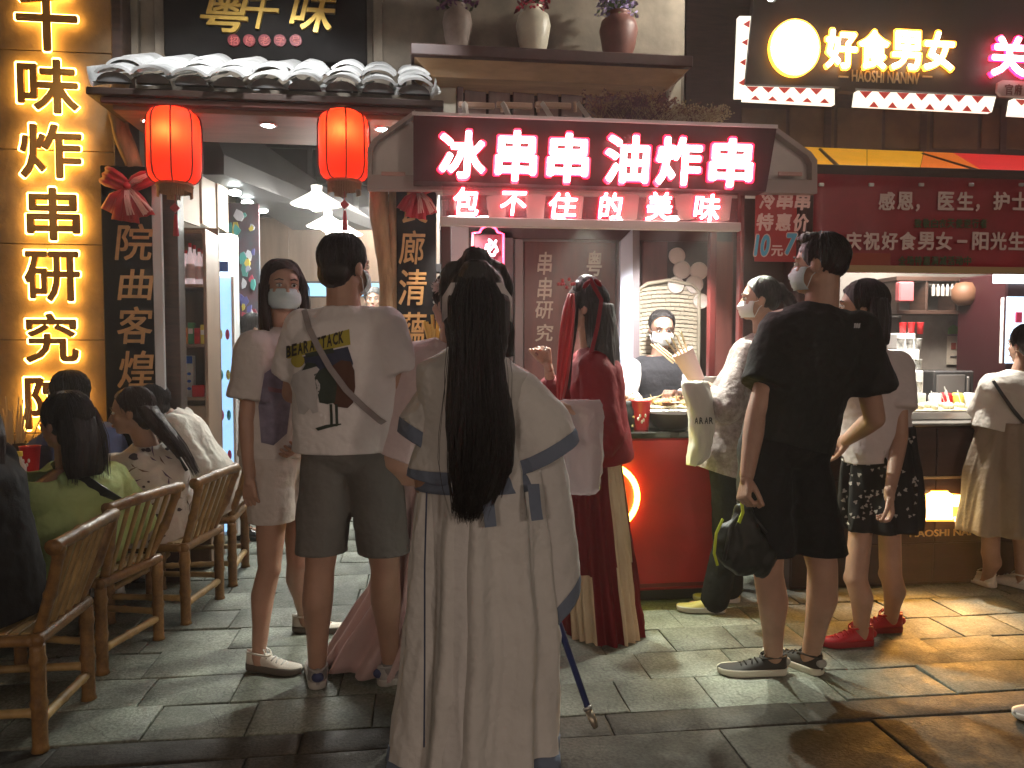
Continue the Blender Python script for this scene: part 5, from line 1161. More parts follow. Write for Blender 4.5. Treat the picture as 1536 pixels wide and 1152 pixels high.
def skirt(root, m_, rows, name='skirt', n=168, pleats=14, amp=.012, seed=0, m_trim=None, trim_from=None, sharp=1.0, R=V((1, 0, 0)), F=V((0, 1, 0)), closed=True, phase=0):
    """rows: (centre Vector, rx, ry) from the top down, pleats deepen downwards"""
    rings = []; K = 26; rws = []
    for i in range(len(rows) - 1):
        for t in np.linspace(0, 1, K // (len(rows) - 1) + 2, endpoint=False): rws.append((V(rows[i][0]).lerp(V(rows[i + 1][0]), t), rows[i][1] + (rows[i + 1][1] - rows[i][1]) * t, rows[i][2] + (rows[i + 1][2] - rows[i][2]) * t))
    rws.append((V(rows[-1][0]), rows[-1][1], rows[-1][2])); L = len(rws)
    for i, (c, rx, ry) in enumerate(rws):
        g_ = i / (L - 1); ring = []
        for j in range(n):
            t = 2 * math.pi * j / n; tt = t + .22 * noise.noise(V((math.cos(t) * 1.6 + seed, math.sin(t) * 1.6, g_ * .7)))
            w_ = math.sin(tt * pleats + phase + 1.4 * noise.noise(V((math.cos(t) * 2, math.sin(t) * 2, seed + g_ * .9)))); w_ = math.copysign(abs(w_) ** (1 / sharp), w_)
            a = amp * (.25 + g_) * w_ * (.6 + .8 * (noise.noise(V((math.cos(t) * 2.2, math.sin(t) * 2.2, seed + 5))) + .5)) + .007 * noise.noise(V((math.cos(t) * 3, math.sin(t) * 3, c.z * 7 + seed))) + .010 * g_ * max(0, 1 - 4 * abs(noise.noise(V((math.cos(t) * 3.2 + c.z * 1.1, math.sin(t) * 3.2, c.z * 2.6 + seed)))))
            ring.append(c + R * (math.cos(t) * (rx + a)) + F * (math.sin(t) * (ry + a)) + Z * (.004 * noise.noise(V((t * 3, 0, seed))) * g_))
        rings.append(ring)
    q = M(); q.loft(rings, cap=False); o = q.build(name, m_, root, smooth=True)
    if m_trim:
        q = M(); k0 = int(L * trim_from); q.loft([[p + (p - rws[i][0]).normalized() * .004 for p in rings[i]] for i in range(k0, L)], cap=False); t_ = q.build('trim', m_trim, o, smooth=True); t_.modifiers.new('t', 'SOLIDIFY').thickness = .003
    sd = o.modifiers.new('t', 'SOLIDIFY'); sd.thickness = .003; sd.offset = -1; return o
def shoe(root, an, toe, mu, ms, L=.265, h=1.0, lace=None, label=None, boot=0, heel_m=None):
    toe = unit(V((toe[0], toe[1], 0))); rt = V((toe.y, -toe.x, 0)); g0 = V((an.x, an.y, 0)) - toe * .055
    def q_(x, y, z): return g0 + rt * x + toe * y + Z * z
    def wd(t): return L / .27 * (.031 + .010 * math.sin(min(1, t * 1.25) * math.pi * .55) + .006 * math.exp(-((t - .68) / .16) ** 2)) * (1 if t < .8 else math.sqrt(max(0, 1 - ((t - .8) / .205) ** 2)) * .98 + .02) * (1 if t > .1 else math.sqrt(max(.02, 1 - ((.1 - t) / .105) ** 2)))
    ts = [0, .02, .06, .12, .22, .34, .46, .58, .70, .80, .88, .94, .98, 1.0]; o = None
    sh_ = link('shoe', None, root) if False else None
    q = M(); rings = []
    for t in ts:
        y = t * L; w_ = wd(t) - .003; top = .075 * h * (1 - .1 * t) if t < .28 else .068 * h - (t - .28) * .085 * h; top = max(top, .030); base = .02
        if t >= .98: top = .024
        ring = []
        for j in range(16):
            a = math.pi * j / 15; x = math.cos(a) * w_ * (1 if math.sin(a) < .6 else 1); z = base + (top - base + .008) * (math.sin(a) ** .75)
            ring.append(q_(x * (1 - .22 * math.sin(a) ** 2 if t > .2 else 1 - .1 * math.sin(a)), y, z))
        rings.append(ring)
    q.loft(rings); u = q.build('shoe', mu, root, smooth=True)
    if label: u['label'] = label
    q = M()
    if boot: q.tube([q_(0, .055, .05), q_(0, .05, boot)], [.042, .046], 18); q.build('shaft', mu, u, smooth=True)
    q = M(); q.tube([q_(math.cos(a) * .036, .058 + math.sin(a) * .050, (.074 * h + .005 * math.cos(2 * a) - math.sin(a) * .004)) for a in np.linspace(0, 2 * math.pi, 25)], .0048, 8, cap=False); q.build('collar', mu, u, smooth=True)
    q = M(); n = 44; out = []
    for i in range(n):
        t = i / (n - 1); out.append((wd(t) + .002, t * L))
    pts = [(x, y) for x, y in out] + [(-x, y) for x, y in reversed(out)]
    sc = [[q_(x * f, L / 2 + (y - L / 2) * (1 + (f - 1) * .4), z + (.010 * max(0, y / L - .8) * 3 if z < .01 else 0)) for x, y in pts] for f, z in ((.96, .002), (1.0, .007), (1.0, .024), (.985, .029))]
    q.loft(sc); q.build('sole', ms, u, smooth=True)
    if heel_m: M().ell(q_(0, .006, .05), (.024, .016, .020)).build('heel_patch', heel_m, u, smooth=True)
    if lace:
        for i in range(5):
            y = .105 + i * .022; z = .066 * h - (y / L - .28) * .085 * h + .012; M().tube([q_(-.022, y, z - .008), q_(0, y + (.004 if i % 2 else -.004), z + .003), q_(.022, y, z - .008)], .0032, 6).build('lace', lace, u, smooth=True)
        M().tube([q_(-.02, .098, .078 * h), q_(-.008, .085, .092 * h), q_(0, .1, .082 * h), q_(.012, .085, .092 * h), q_(.024, .1, .074 * h)], .0028, 6).build('lace_bow', lace, u, smooth=True)
    return u
def socks(root, k, m_, hgt=.04):
    for n_ in 'LR': an = k['an' + n_]; M().cap(an - Z * .03, an + Z * hgt, .040, .037).build('sock', m_, root, smooth=True)
def band(root, pts, wd, m_, name='strap', nrm=V((0, -1, 0)), th=.004, parent=None):
    q = M(); rings = []
    for i, p in enumerate(pts):
        d = unit(V(pts[min(i + 1, len(pts) - 1)]) - V(pts[max(i - 1, 0)])); a = unit(d.cross(nrm)) * wd / 2; rings.append([p + a, p - a, p - a - nrm * th * -1, p + a - nrm * th * -1] if False else [p + a + nrm * th, p - a + nrm * th, p - a, p + a])
    q.loft(rings); return q.build(name, m_, root)
def bvh_of(o):
    dg = bpy.context.evaluated_depsgraph_get(); org = origin(o.parent) if o.parent else o.location
    return BVHTree.FromPolygons([v.co + org for v in o.data.vertices], [p.vertices[:] for p in o.data.polygons])
def on_cloth(bv, px, py, off=.004):
    o = V((0, 0, CH)); d = ray(px, py).normalized(); h = bv.ray_cast(o, d)
    return None if h[0] is None else h[0] - d * 0 + (h[1] if h[1].dot(d) < 0 else -h[1]) * off
def decal(name, pts, bv, m_, parent, off=.004, step=3.0):
    """a flat print laid on cloth: outline in photograph pixels, cut into small cells that follow the surface"""
    c = [sum(p[0] for p in pts) / len(pts), sum(p[1] for p in pts) / len(pts)]; x0, x1 = min(p[0] for p in pts), max(p[0] for p in pts); y0, y1 = min(p[1] for p in pts), max(p[1] for p in pts)
    bm = bmesh.new(); vs_ = [bm.verts.new((x, y, 0)) for x, y in pts]; bm.faces.new(vs_); bmesh.ops.triangulate(bm, faces=bm.faces)
    x = math.floor(x0) + step
    while x < x1: bmesh.ops.bisect_plane(bm, geom=bm.verts[:] + bm.edges[:] + bm.faces[:], plane_co=(x, 0, 0), plane_no=(1, 0, 0)); x += step
    y = math.floor(y0) + step
    while y < y1: bmesh.ops.bisect_plane(bm, geom=bm.verts[:] + bm.edges[:] + bm.faces[:], plane_co=(0, y, 0), plane_no=(0, 1, 0)); y += step
    org = origin(parent); bad = []
    for v in bm.verts:
        h = on_cloth(bv, v.co.x, v.co.y, off)
        if h is None: bad.append(v)
        else: v.co = h - org
    bmesh.ops.delete(bm, geom=bad, context='VERTS'); me = bpy.data.meshes.new(name); bm.to_mesh(me); bm.free(); me.materials.append(m_)
    return link(name, me, parent)
def text_decal(name, s_, box, skew, bv, m_, parent, off=.005, bold=.02):
    me = glyph_mesh(s_, bold, 0, 0, 2); co = np.array([v.co[:] for v in me.vertices]); lo, hi = co.min(0), co.max(0); org = origin(parent)
    bm = bmesh.new(); bm.from_mesh(me)
    for i in range(1, 30): X_ = lo[0] + (hi[0] - lo[0]) * i / 30; bmesh.ops.bisect_plane(bm, geom=bm.verts[:] + bm.edges[:] + bm.faces[:], plane_co=(X_, 0, 0), plane_no=(1, 0, 0))
    bad = []
    for v in bm.verts:
        u = (v.co.x - lo[0]) / (hi[0] - lo[0]); w_ = (v.co.y - lo[1]) / (hi[1] - lo[1]); h = on_cloth(bv, box[0] + (box[2] - box[0]) * u, box[3] + (box[1] - box[3]) * w_ + skew * u, off)
        if h is None: bad.append(v)
        else: v.co = h - org
    bmesh.ops.delete(bm, geom=bad, context='VERTS'); me2 = bpy.data.meshes.new(name); bm.to_mesh(me2); bm.free(); me2.materials.append(m_); return link(name, me2, parent)
def person(label, base): return thing('person', label, 'person', base)
# ---------------------------------------------------------------- bamboo chairs and table
m_bam = mat('bamboo', (.33, .18, .055), .42, var=.35, vs=7, stretch=(3, 3, 3), bump=.25, bs=30, col2=(.15, .075, .028))
m_bamd = mat('bamboo_pale', (.38, .25, .10), .45, var=.35, vs=8, bump=.2)
def bambo(name, pts, r, par, m_=None):
    pts = [V(p) for p in pts]; out = []; rs = []; L = sum((pts[i + 1] - pts[i]).length for i in range(len(pts) - 1)); N = max(10, int(L / .02)); acc = 0
    for i in range(len(pts) - 1):
        d = (pts[i + 1] - pts[i]).length; n = max(2, int(d / .018))
        for j in range(n): out.append(pts[i].lerp(pts[i + 1], j / n)); a = acc + d * j / n; k = (a % .15) / .15; rs.append(r * (1 + (.20 if k < .09 else 0) + .04 * noise.noise(V((a * 9, r * 99, 0)))))
        acc += d
    out.append(pts[-1]); rs.append(r); q = M(); q.tube(out, rs, 10); return q.build(name, m_ or m_bam, par, smooth=True)
def chair(label):
    t = thing('bamboo_chair', label, 'chair', (0, 0, 0), 'bamboo chairs along the snack table')
    w_, zt, zs = .19, .70, .385
    for sx in (-1, 1):
        bambo('leg', [(sx * w_, -.19, 0), (sx * w_, -.19, .36)], .024, t); bambo('leg', [(sx * w_, .19, 0), (sx * w_, .19, .36)], .024, t)
        bambo('back_post', [(sx * (w_ - .045), -.175, zs), (sx * (w_ + .0), -.24, zs + .16), (sx * (w_ + .03), -.285, zt)], .019, t)
        bambo('side_stretcher', [(sx * w_, -.17, .13), (sx * w_, .17, .13)], .015, t, m_bamd)
        bambo('seat_rail', [(sx * w_, -.18, .375), (sx * w_, .18, .375)], .020, t)
    bambo('rear_stretcher', [(-w_ + .02, -.19, .10), (w_ - .02, -.19, .10)], .017, t, m_bamd)
    bambo('front_stretcher', [(-w_ + .02, .19, .16), (w_ - .02, .19, .16)], .015, t, m_bamd)
    bambo('seat_rail', [(-w_ - .015, -.19, .375), (w_ + .015, -.19, .375)], .022, t); bambo('seat_rail', [(-w_, .19, .375), (w_, .19, .375)], .022, t)
    bambo('top_rail', [(-w_ - .065, -.275, zt + .0), (-w_ * .5, -.295, zt + .012), (w_ * .5, -.295, zt + .012), (w_ + .065, -.275, zt)], .023, t)
    for i in range(5): x = -.12 + i * .06; bambo('back_slat', [(x, -.18, zs), (x * 1.12, -.29, zt)], .0095, t, m_bamd)
    for i in range(9): y = -.15 + i * .038; M().box((0, y, .392), (.36, .031, .012), b=.004).build('seat_slat', m_bamd, t)
    return t
ch0 = chair('bamboo chair nearest the camera at the left edge, under the person in black')
ch0.location = (-1.45, 2.87, 0); ch0.rotation_euler = (0, 0, rad(90))
for loc, rz, lab in (((-1.43, 3.53, 0), 74, 'bamboo chair under the woman in the green shirt'), ((-1.28, 4.06, 0), 80, 'bamboo chair under the woman in the patterned white shirt'), ((-1.24, 4.62, 0), 92, 'farthest bamboo chair of the row, under the person in the plain white blouse')):
    dup(ch0, loc, rad(rz), lab)
tb = thing('snack_table', 'dark table at the left edge with a red cup and a holder of skewers', 'table', (-2.35, 3.9, 0))
M().span((-2.9, 3.0, .70), (-1.86, 4.5, .735), .008).build('table_top', m_brown, tb)
for x in (-2.8, -1.95):
    for y in (3.1, 4.4): M().span((x - .03, y - .03, 0), (x + .03, y + .03, .70), .004).build('leg', m_brown, tb)
p = P(52, 690, 3.95); cup(p.x - .02, 3.95, .736, .13, .035, .046, m_rc, 'red paper cup on the table beside the green-shirted woman', None)
hd = thing('skewer_holder', 'holder bristling with used bamboo skewers on the table at the left edge', 'holder', (P(20, 680, 4.2).x, 4.2, .736))
M().lathe(hd.location, [(.05, 0), (.065, .12), (.06, .122), (.045, .01)], 20).build('pot', m_brown, hd, smooth=True)
for i in range(36): an = random.uniform(0, 6.28); r = random.uniform(.01, .05); b_ = hd.location + V((r * math.cos(an), r * math.sin(an), .02)); M().tube([b_, b_ + V((r * 2.2 * math.cos(an), r * 2.2 * math.sin(an), random.uniform(.22, .34)))], .003, 5).build('skewer', m_stick, hd)
p = P(30, 700, 3.7); t = thing('sauce_bottle', 'small clear sauce bottle with a yellow top on the table at the left edge', 'bottle', (p.x, 3.7, .736)); M().lathe((p.x, 3.7, .736), [(.025, 0), (.027, .07), (.01, .1), (.009, .12)], 16).build('body', mat('pale_glass', (.5, .4, .38), .15), t, smooth=True); M().lathe((p.x, 3.7, .736), [(.013, .118), (.012, .14), (.001, .141)], 12).build('cap', mat('yellow_cap', (.7, .5, .05), .4), t)

# ---------------------------------------------------------------- man in the white tee
B = (-.26, 3.02, 0); pr = person('man seen from behind in a white bear print T-shirt and grey shorts', B)
k = skel(B, 1.76, -12, head=-42, female=False, head_=None) if False else None
def sk(*a, **kw):
    hd_ = kw.pop('hd', None); k = skel(*a, **kw)
    if hd_ is not None: k['head'] = P(*hd_)
    return k
k = sk(B, 1.76, -12, head=-40, female=False, hd=(519, 402, 3.0), neck=(516, 466, 3.0), shL=(456, 494, 3.03), shR=(576, 492, 2.95), elL=(438, 590, 3.14), wrL=(500, 600, 3.34), elR=(602, 590, 2.95), wrR=(622, 566, 3.16), knL=(480, 850, 3.02), anL=(476, 1003, 3.08), knR=(578, 850, 2.98), anR=(586, 992, 3.06))
k['toeL'] = V((-.15, 1, 0)); k['toeR'] = V((1, .45, 0))
body('body', pr, k, armL=dict(c=30), armR=dict(c=35)); facemask(pr, k)
headhair(pr, k, thick=.006, low=-.022, amp=.0035, seed=1)
tw = tee(pr, k, cloth('white_cotton', (.76, .73, .73)), hem=-.01, frac=.70, w=(.222, .212), d=(.138, .150), sl=(.078, .088), amp=.010, seed=3, arms='LR', flare=1.04)
shorts(pr, k, cloth('grey_shorts', (.17, .165, .155)), legz=.86, r=(.100, .098), seed=4, amp=.009, top=.13)
bv = bvh_of(tw)
m_py, m_pb, m_pn, m_pw2, m_pg = [mat(n_, c, .75) for n_, c in (('print_yellow', (.42, .36, .05)), ('print_brown', (.085, .035, .022)), ('print_navy', (.035, .045, .085)), ('print_white', (.50, .49, .50)), ('print_green', (.03, .045, .035)))]
def el_(cx, cy, rx, ry, n=18, a0=0, a1=360): return [(cx + rx * math.cos(rad(a0 + (a1 - a0) * i / n)), cy + ry * math.sin(rad(a0 + (a1 - a0) * i / n))) for i in range(n)]
decal('yellow_band', [(430, 521), (524, 494), (526, 517), (432, 538)], bv, m_py, tw, .003)
text_decal('lettering', 'BEAR ATTACK', (431, 497, 524, 515), 0, bv, mat('print_ink', (.03, .028, .02), .7), tw, .0055, .03) if False else None
me_ = [text_decal('letter', c, (431 + i * 8.6, 519 - i * 2.3, 438.5 + i * 8.6, 537 - i * 2.3), -2, bv, mat('print_ink', (.03, .028, .02), .7), tw, .0058, .035) for i, c in enumerate('BEARATTACK') for _ in (0,)]
decal('navy_sky', [(455, 535), (522, 520), (530, 545), (522, 575), (480, 560), (462, 556)], bv, m_pn, tw, .003)
decal('yellow_moon', el_(448, 541, 10, 10), bv, m_py, tw, .0045)
decal('brown_bear', [(500, 548), (512, 540), (526, 542), (532, 556), (533, 580), (530, 604), (522, 612), (512, 608), (505, 610), (496, 600), (492, 575)], bv, m_pb, tw, .0045)
decal('green_figure', [(472, 562), (486, 552), (500, 552), (506, 580), (503, 604), (492, 606), (480, 604), (476, 585)], bv, m_pg, tw, .0055)
decal('white_bear', [(441, 562), (452, 555), (458, 547), (472, 546), (480, 554), (474, 564), (482, 578), (476, 600), (478, 618), (470, 620), (466, 612), (458, 622), (450, 620), (444, 590), (438, 575)], bv, m_pw2, tw, .0055)
decal('white_bear_hat', [(455, 556), (478, 549), (474, 545), (462, 543)], bv, m_pg, tw, .007)
decal('ground_line', [(474, 642), (490, 637), (512, 635), (512, 637), (492, 642), (478, 646)], bv, m_pg, tw, .0045)
for x in (495, 503): decal('thin_leg', [(x, 606), (x + 4, 606), (x + 5, 638), (x + 1, 640)], bv, m_pg, tw, .005)
decal('brown_patch', [(458, 530), (500, 522), (502, 529), (460, 537)], bv, m_pg, tw, .0036)
pts = [on_cloth(bv, x, y, .010) for x, y in ((456, 468), (466, 494), (480, 522), (497, 552), (520, 584), (546, 610), (568, 630))]; pts = [p_ for p_ in pts if p_]
band(pr, pts + [P(592, 644, 2.92)], .022, cloth('strap_grey', (.30, .27, .27)), 'bag_strap')
q = M().box(P(604, 668, 3.06), (.16, .07, .12), (0, .1, -.3), b=.02); q.build('waist_bag', cloth('bag_brown', (.08, .05, .04)), pr)
q = M().tube([P(612, 584, 3.02), P(614, 582, 3.03)], .031, 16); q.build('wrist_band', m_black, pr)
m_sb, m_so = mat('trainer_blue', (.045, .055, .14), .7, var=.2, vs=30), mat('sole_grey', (.45, .43, .40), .6)
m_sg = mat('trainer_grey', (.36, .34, .33), .8, bump=.4, bs=200)
socks(pr, k, mat('sock_grey', (.25, .24, .24), .9), .0)
for n_ in 'LR': shoe(pr, k['an' + n_], k['toe' + n_], m_sg, m_so, .275, lace=m_sg, heel_m=m_sb)

# ---------------------------------------------------------------- woman beside him
B = (-.56, 3.36, 0); pr = person('masked long-haired woman in white T-shirt and white shorts facing the man with bear print', B)
k = sk(B, 1.64, -122, head=-158, hd=(424, 432, 3.34), tilt=(0, 0), neck=(424, 497, 3.36), hip=V((-.60, 3.36, .88)), hipR=V((-.60, 3.28, .86)), hipL=V((-.52, 3.42, .86)), shR=(382, 524, 3.24), shL=(462, 520, 3.48), elR=(370, 630, 3.22), wrR=(374, 718, 3.20), elL=(470, 620, 3.5), wrL=(450, 660, 3.3), knR=(404, 852, 3.28), anR=(388, 985, 3.26), knL=(446, 842, 3.5), anL=(456, 922, 3.68))
k['toeR'] = V((.92, -.35, 0)); k['toeL'] = V((1, -.12, 0))
body('body', pr, k, armR=dict(c=22), armL=dict(c=22)); facemask(pr, k)
hp = k['hp']
headhair(pr, k, m_hairb, thick=.008, low=-.02, seed=2, cut=(.045, .045), extra=lambda q: [q.secs([(hp(sg * .078, -.01, .02), k['HR'], k['HF'], .018, .04), (hp(sg * .084, .0, -.06), k['HR'], k['HF'], .018, .045), (hp(sg * .082, .01, -.15), k['HR'], k['HF'], .022, .045), (hp(sg * .072, .02, -.23), k['HR'], k['HF'], .012, .03)]) for sg in (-1, 1)] + [q.secs([(hp(0, -.08, 0), k['HR'], k['HF'], .08, .03), (hp(0, -.085, -.1), k['HR'], k['HF'], .085, .03), (hp(0, -.08, -.24), k['HR'], k['HF'], .07, .02)])],
         strands=[([hp(sg * .05, .02, .10), hp(sg * .086, .03, .0), hp(sg * .082, .03, -.12), hp(sg * .07, .035, -.26)], 60, [.01, .02, .025, .025], .0018) for sg in (-1, 1)])
tw = tee(pr, k, cloth('white_tee_soft', (.58, .54, .52)), hem=.02, frac=.72, w=(.180, .178), d=(.14, .14), sl=(.082, .100), amp=.010, seed=9, flare=1.03)
bv = bvh_of(tw); m_lav = mat('print_lavender', (.17, .155, .22), .8, var=.5, vs=9)
decal('faded_print', [(396, 560), (414, 548), (430, 556), (436, 600), (430, 650), (410, 668), (392, 664), (388, 610)], bv, m_lav, tw, .003)
decal('faded_lettering', [(400, 580), (424, 584), (424, 590), (402, 587)], bv, mat('print_plum', (.20, .10, .13), .8), tw, .005)
shorts(pr, k, cloth('white_shorts', (.55, .50, .47)), legz=.50, r=(.098, .098), seed=14, amp=.009, name='shorts', top=.12)
m_sw = mat('sneaker_white', (.60, .55, .48), .6, var=.1, vs=20)
for n_ in 'LR': shoe(pr, k['an' + n_], k['toe' + n_], m_sw, mat('sole_dark', (.10, .085, .07), .7), .255, lace=m_white)

# ---------------------------------------------------------------- companion in pink-white robe (behind the white-robed figure)
B = (-.02, 3.12, 0); pr = person('person in a pale pink robe with a fluffy hair ornament behind the white-robed figure', B)
k = sk(B, 1.64, 25, head=40, hd=(680, 455, 2.98), neck=(676, 522, 3.0), shL=(648, 552, 3.02), shR=(712, 550, 2.96), elL=(634, 618, 3.0), wrL=(640, 572, 3.18), hip=V((-.06, 3.02, .9)))
body('body', pr, k, armL=dict(c=40, d=V((.1, .3, 1)), n=V((1, 0, 0))), legs=False, arms='L'); hp = k['hp']
headhair(pr, k, m_hairb, thick=.012, low=-.03, seed=8, extra=lambda q: (q.ell(hp(-.03, -.03, .11), (.05, .05, .04)), q.secs([(hp(-.06, -.06, .02), k['HR'], k['HF'], .035, .04), (hp(-.06, -.07, -.12), k['HR'], k['HF'], .035, .03), (hp(-.05, -.06, -.25), k['HR'], k['HF'], .02, .02)])))
q = M(); fc = P(661, 431, 2.92)
for i in range(240):
    d = V((random.gauss(0, 1), random.gauss(0, 1), random.gauss(0, 1))).normalized(); q.tube([fc, fc + d * random.uniform(.022, .038)], [.0022, .0008], 3, cap=False)
q.build('fluffy_hair_ornament', mat('fluff', (.72, .55, .55), .9), pr)
tee(pr, k, cloth('pink_silk', (.62, .50, .50), rough=.5), hem=.05, w=(.20, .19), d=(.14, .14), sl=(.085, .10), fore=.55, frac=.9, amp=.010, seed=5, arms='L')
m_pk = mat('pink_gauze', (.60, .42, .41), .6, sheen=.3, alpha=.93, var=.1, vs=3)
skirt(pr, m_pk, [(P(670, 640, 3.12), .14, .11), (P(660, 760, 3.16), .20, .16), (P(650, 880, 3.22), .26, .2), (V((-.06, 3.28, .02)), .34, .24)], name='robe_skirt', pleats=17, amp=.022, seed=4)
# cup of fries in hand
c0 = P(653, 546, 3.12); cp = thing('fries_cup', 'red paper cup of yellow fries held up behind the white-robed figure', 'cup', c0)
M().lathe(c0, [(.030, 0), (.042, .09), (.044, .092), (.040, .09), (.028, .008)], 20).build('cup', m_rc, cp, smooth=True)
for i in range(9): x = -.03 + .0075 * i; M().tube([c0 + V((x * .5, 0, .05)), c0 + V((x * 1.5, random.uniform(-.02, .02), random.uniform(.12, .20)))], .007, 4).build('fry', mat('fry', (.72, .52, .14), .5), cp)

# ---------------------------------------------------------------- white-robed figure
B = (.15, 2.45, 0); pr = person('person in a white robe with blue trim and very long black hair', B)
k = sk(B, 1.68, 0, hd=(714, 452, 2.45), neck=(712, 528, 2.45), shL=(656, 572, 2.46), shR=(782, 574, 2.44), elL=(636, 655, 2.56), wrL=(680, 650, 2.75), elR=(826, 648, 2.52), wrR=(838, 610, 2.72), hip=V((.145, 2.45, .90)))
body('body', pr, k, armR=dict(c=45, d=V((.8, .4, -.1)), n=V((0, 0, -1))), armL=dict(), legs=False, face=False); hp = k['hp']
m_rb = cloth('robe_linen', (.66, .65, .63), var=.06, wrink=.6); m_rl = cloth('robe_light', (.64, .63, .62), wrink=.6); m_bt_ = cloth('trim_blue', (.17, .21, .29)); m_navy = cloth('trim_navy', (.05, .065, .12))
rows = [(P(716, 640, 2.45), .150, .105), (P(722, 700, 2.45), .185, .13), (P(722, 800, 2.45), .215, .16), (P(722, 960, 2.45), .236, .20), (V((.172, 2.43, .018)), .256, .22)]
skirt(pr, m_rb, rows, name='robe_skirt', pleats=11, amp=.020, seed=11, m_trim=m_bt_, trim_from=.945, n=220)
rows2 = [(P(698, 700, 2.46), .135, .14), (P(697, 840, 2.46), .145, .17), (P(696, 1000, 2.46), .150, .2), (V((.134, 2.44, .015)), .168, .225)]
skirt(pr, m_rl, rows2, name='robe_left_panel', pleats=6, amp=.012, seed=17, m_trim=m_bt_, trim_from=.94)
q = M(); pts = [P(x, y, 2.215) for x, y in ((640, 738), (637, 850), (637, 1000), (636, 1120))]; band(pr, pts, .005, m_navy, 'seam_cord')
def trimmed(name, q, cuts, wd, m1, m2, amp=.008, vox=.0095, seed=0):
    org = origin(pr); me = remesh(q, vox, 5, wrinkles(amp, (6, 6, 4), seed), cuts, org=org); bm = bmesh.new(); bm.from_mesh(me)
    for co, no in cuts[:1]: bmesh.ops.bisect_plane(bm, geom=bm.verts[:] + bm.edges[:] + bm.faces[:], plane_co=co - org - no.normalized() * wd, plane_no=no)
    tf = [f for f in bm.faces if all((f.calc_center_median() + org - co).dot(no.normalized()) > -wd for co, no in cuts[:1])]
    b2 = bm.copy(); idx = {f.index for f in tf}; bm.faces.index_update(); b2.faces.ensure_lookup_table(); bm.faces.ensure_lookup_table(); idx = {f.index for f in tf}
    bmesh.ops.delete(bm, geom=[bm.faces[i] for i in idx], context='FACES'); bmesh.ops.delete(b2, geom=[f for i, f in enumerate(b2.faces) if i not in idx], context='FACES')
    o = None
    for nm, b_, mt in ((name, bm, m1), ('trim', b2, m2)):
        mm = bpy.data.meshes.new(nm); b_.to_mesh(mm); b_.free(); mm.materials.append(mt)
        if len(mm.polygons): mm.polygons.foreach_set('use_smooth', [True] * len(mm.polygons))
        ob = link(nm, mm, o or pr); o = o or ob; ob.modifiers.new('t', 'SOLIDIFY').thickness = .004
    return o
q = M(); q.secs(torso_secs(k, 0, [(.04, .19, .13), (.12, .185, .13), (.3, .165, .125), (.5, .16, .125), (.72, .178, .13), (.87, .182, .12), (.95, .12, .09), (1.03, .066, .062)]), e=2.1)
trimmed('robe_jacket', q, [(P(720, 728, 2.4), V((0, 0, -1))), (k['neck'] + Z * .01, Z)], .055, m_rb, m_bt_, .009, seed=2)
q = M(); q.cap(P(682, 575, 2.46), P(660, 590, 2.46), .065, .075); q.cap(P(664, 590, 2.46), P(646, 640, 2.50), .080, .105); q.cap(P(646, 640, 2.5), P(650, 690, 2.50), .105, .12)
a_, b_ = P(596, 652, 2.4), P(690, 703, 2.4); nn_ = V((-(b_ - a_).z, 0, (b_ - a_).x)); nn_ = -nn_ if nn_.z > 0 else nn_
trimmed('left_sleeve', q, [(a_, nn_)], .045, m_rb, m_bt_, .010, seed=5)
q = M(); q.cap(P(748, 578, 2.45), P(776, 592, 2.45), .070, .080); q.cap(P(778, 592, 2.45), P(802, 640, 2.46), .085, .120); q.cap(P(802, 640, 2.46), P(815, 690, 2.46), .12, .13)
a_, b_ = P(874, 662, 2.4), P(770, 716, 2.4); nn_ = V((-(b_ - a_).z, 0, (b_ - a_).x)); nn_ = -nn_ if nn_.z > 0 else nn_
trimmed('right_sleeve', q, [(a_, nn_)], .045, m_rb, m_bt_, .010, seed=6)
q = M(); ws = [P(x, y, 2.49) for x, y in ((812, 680), (822, 780), (826, 870), (826, 960))]
q.secs([(ws[0], V((1, 0, 0)), V((0, 1, 0)), .075, .07), (ws[1], V((1, 0, 0)), V((0, 1, 0)), .088, .09), (ws[2], V((1, 0, 0)), V((0, 1, 0)), .100, .09), (ws[3], V((1, 0, 0)), V((0, 1, 0)), .10, .08)])
a_, b_ = P(884, 878, 2.45), P(796, 968, 2.45); nn_ = V((-(b_ - a_).z, 0, (b_ - a_).x)); nn_ = -nn_ if nn_.z > 0 else nn_
trimmed('hanging_sleeve', q, [(a_, nn_)], .045, m_rl, m_bt_, .008, seed=8)
q = M(); q.secs([(P(716, y, 2.45), V((1, 0, 0)), V((0, 1, 0)), .172 + .01 * i, .136 + .006 * i) for i, y in enumerate((702, 710, 722, 730))]); q.build('waist_sash', m_bt_, pr, smooth=True)
for sx, e in ((730, 790), (800, 780)): band(pr, [P(sx, 726, 2.29), P(sx + 3, 760, 2.26), P(sx + 6, e, 2.25)], .035, m_bt_, 'sash_end')
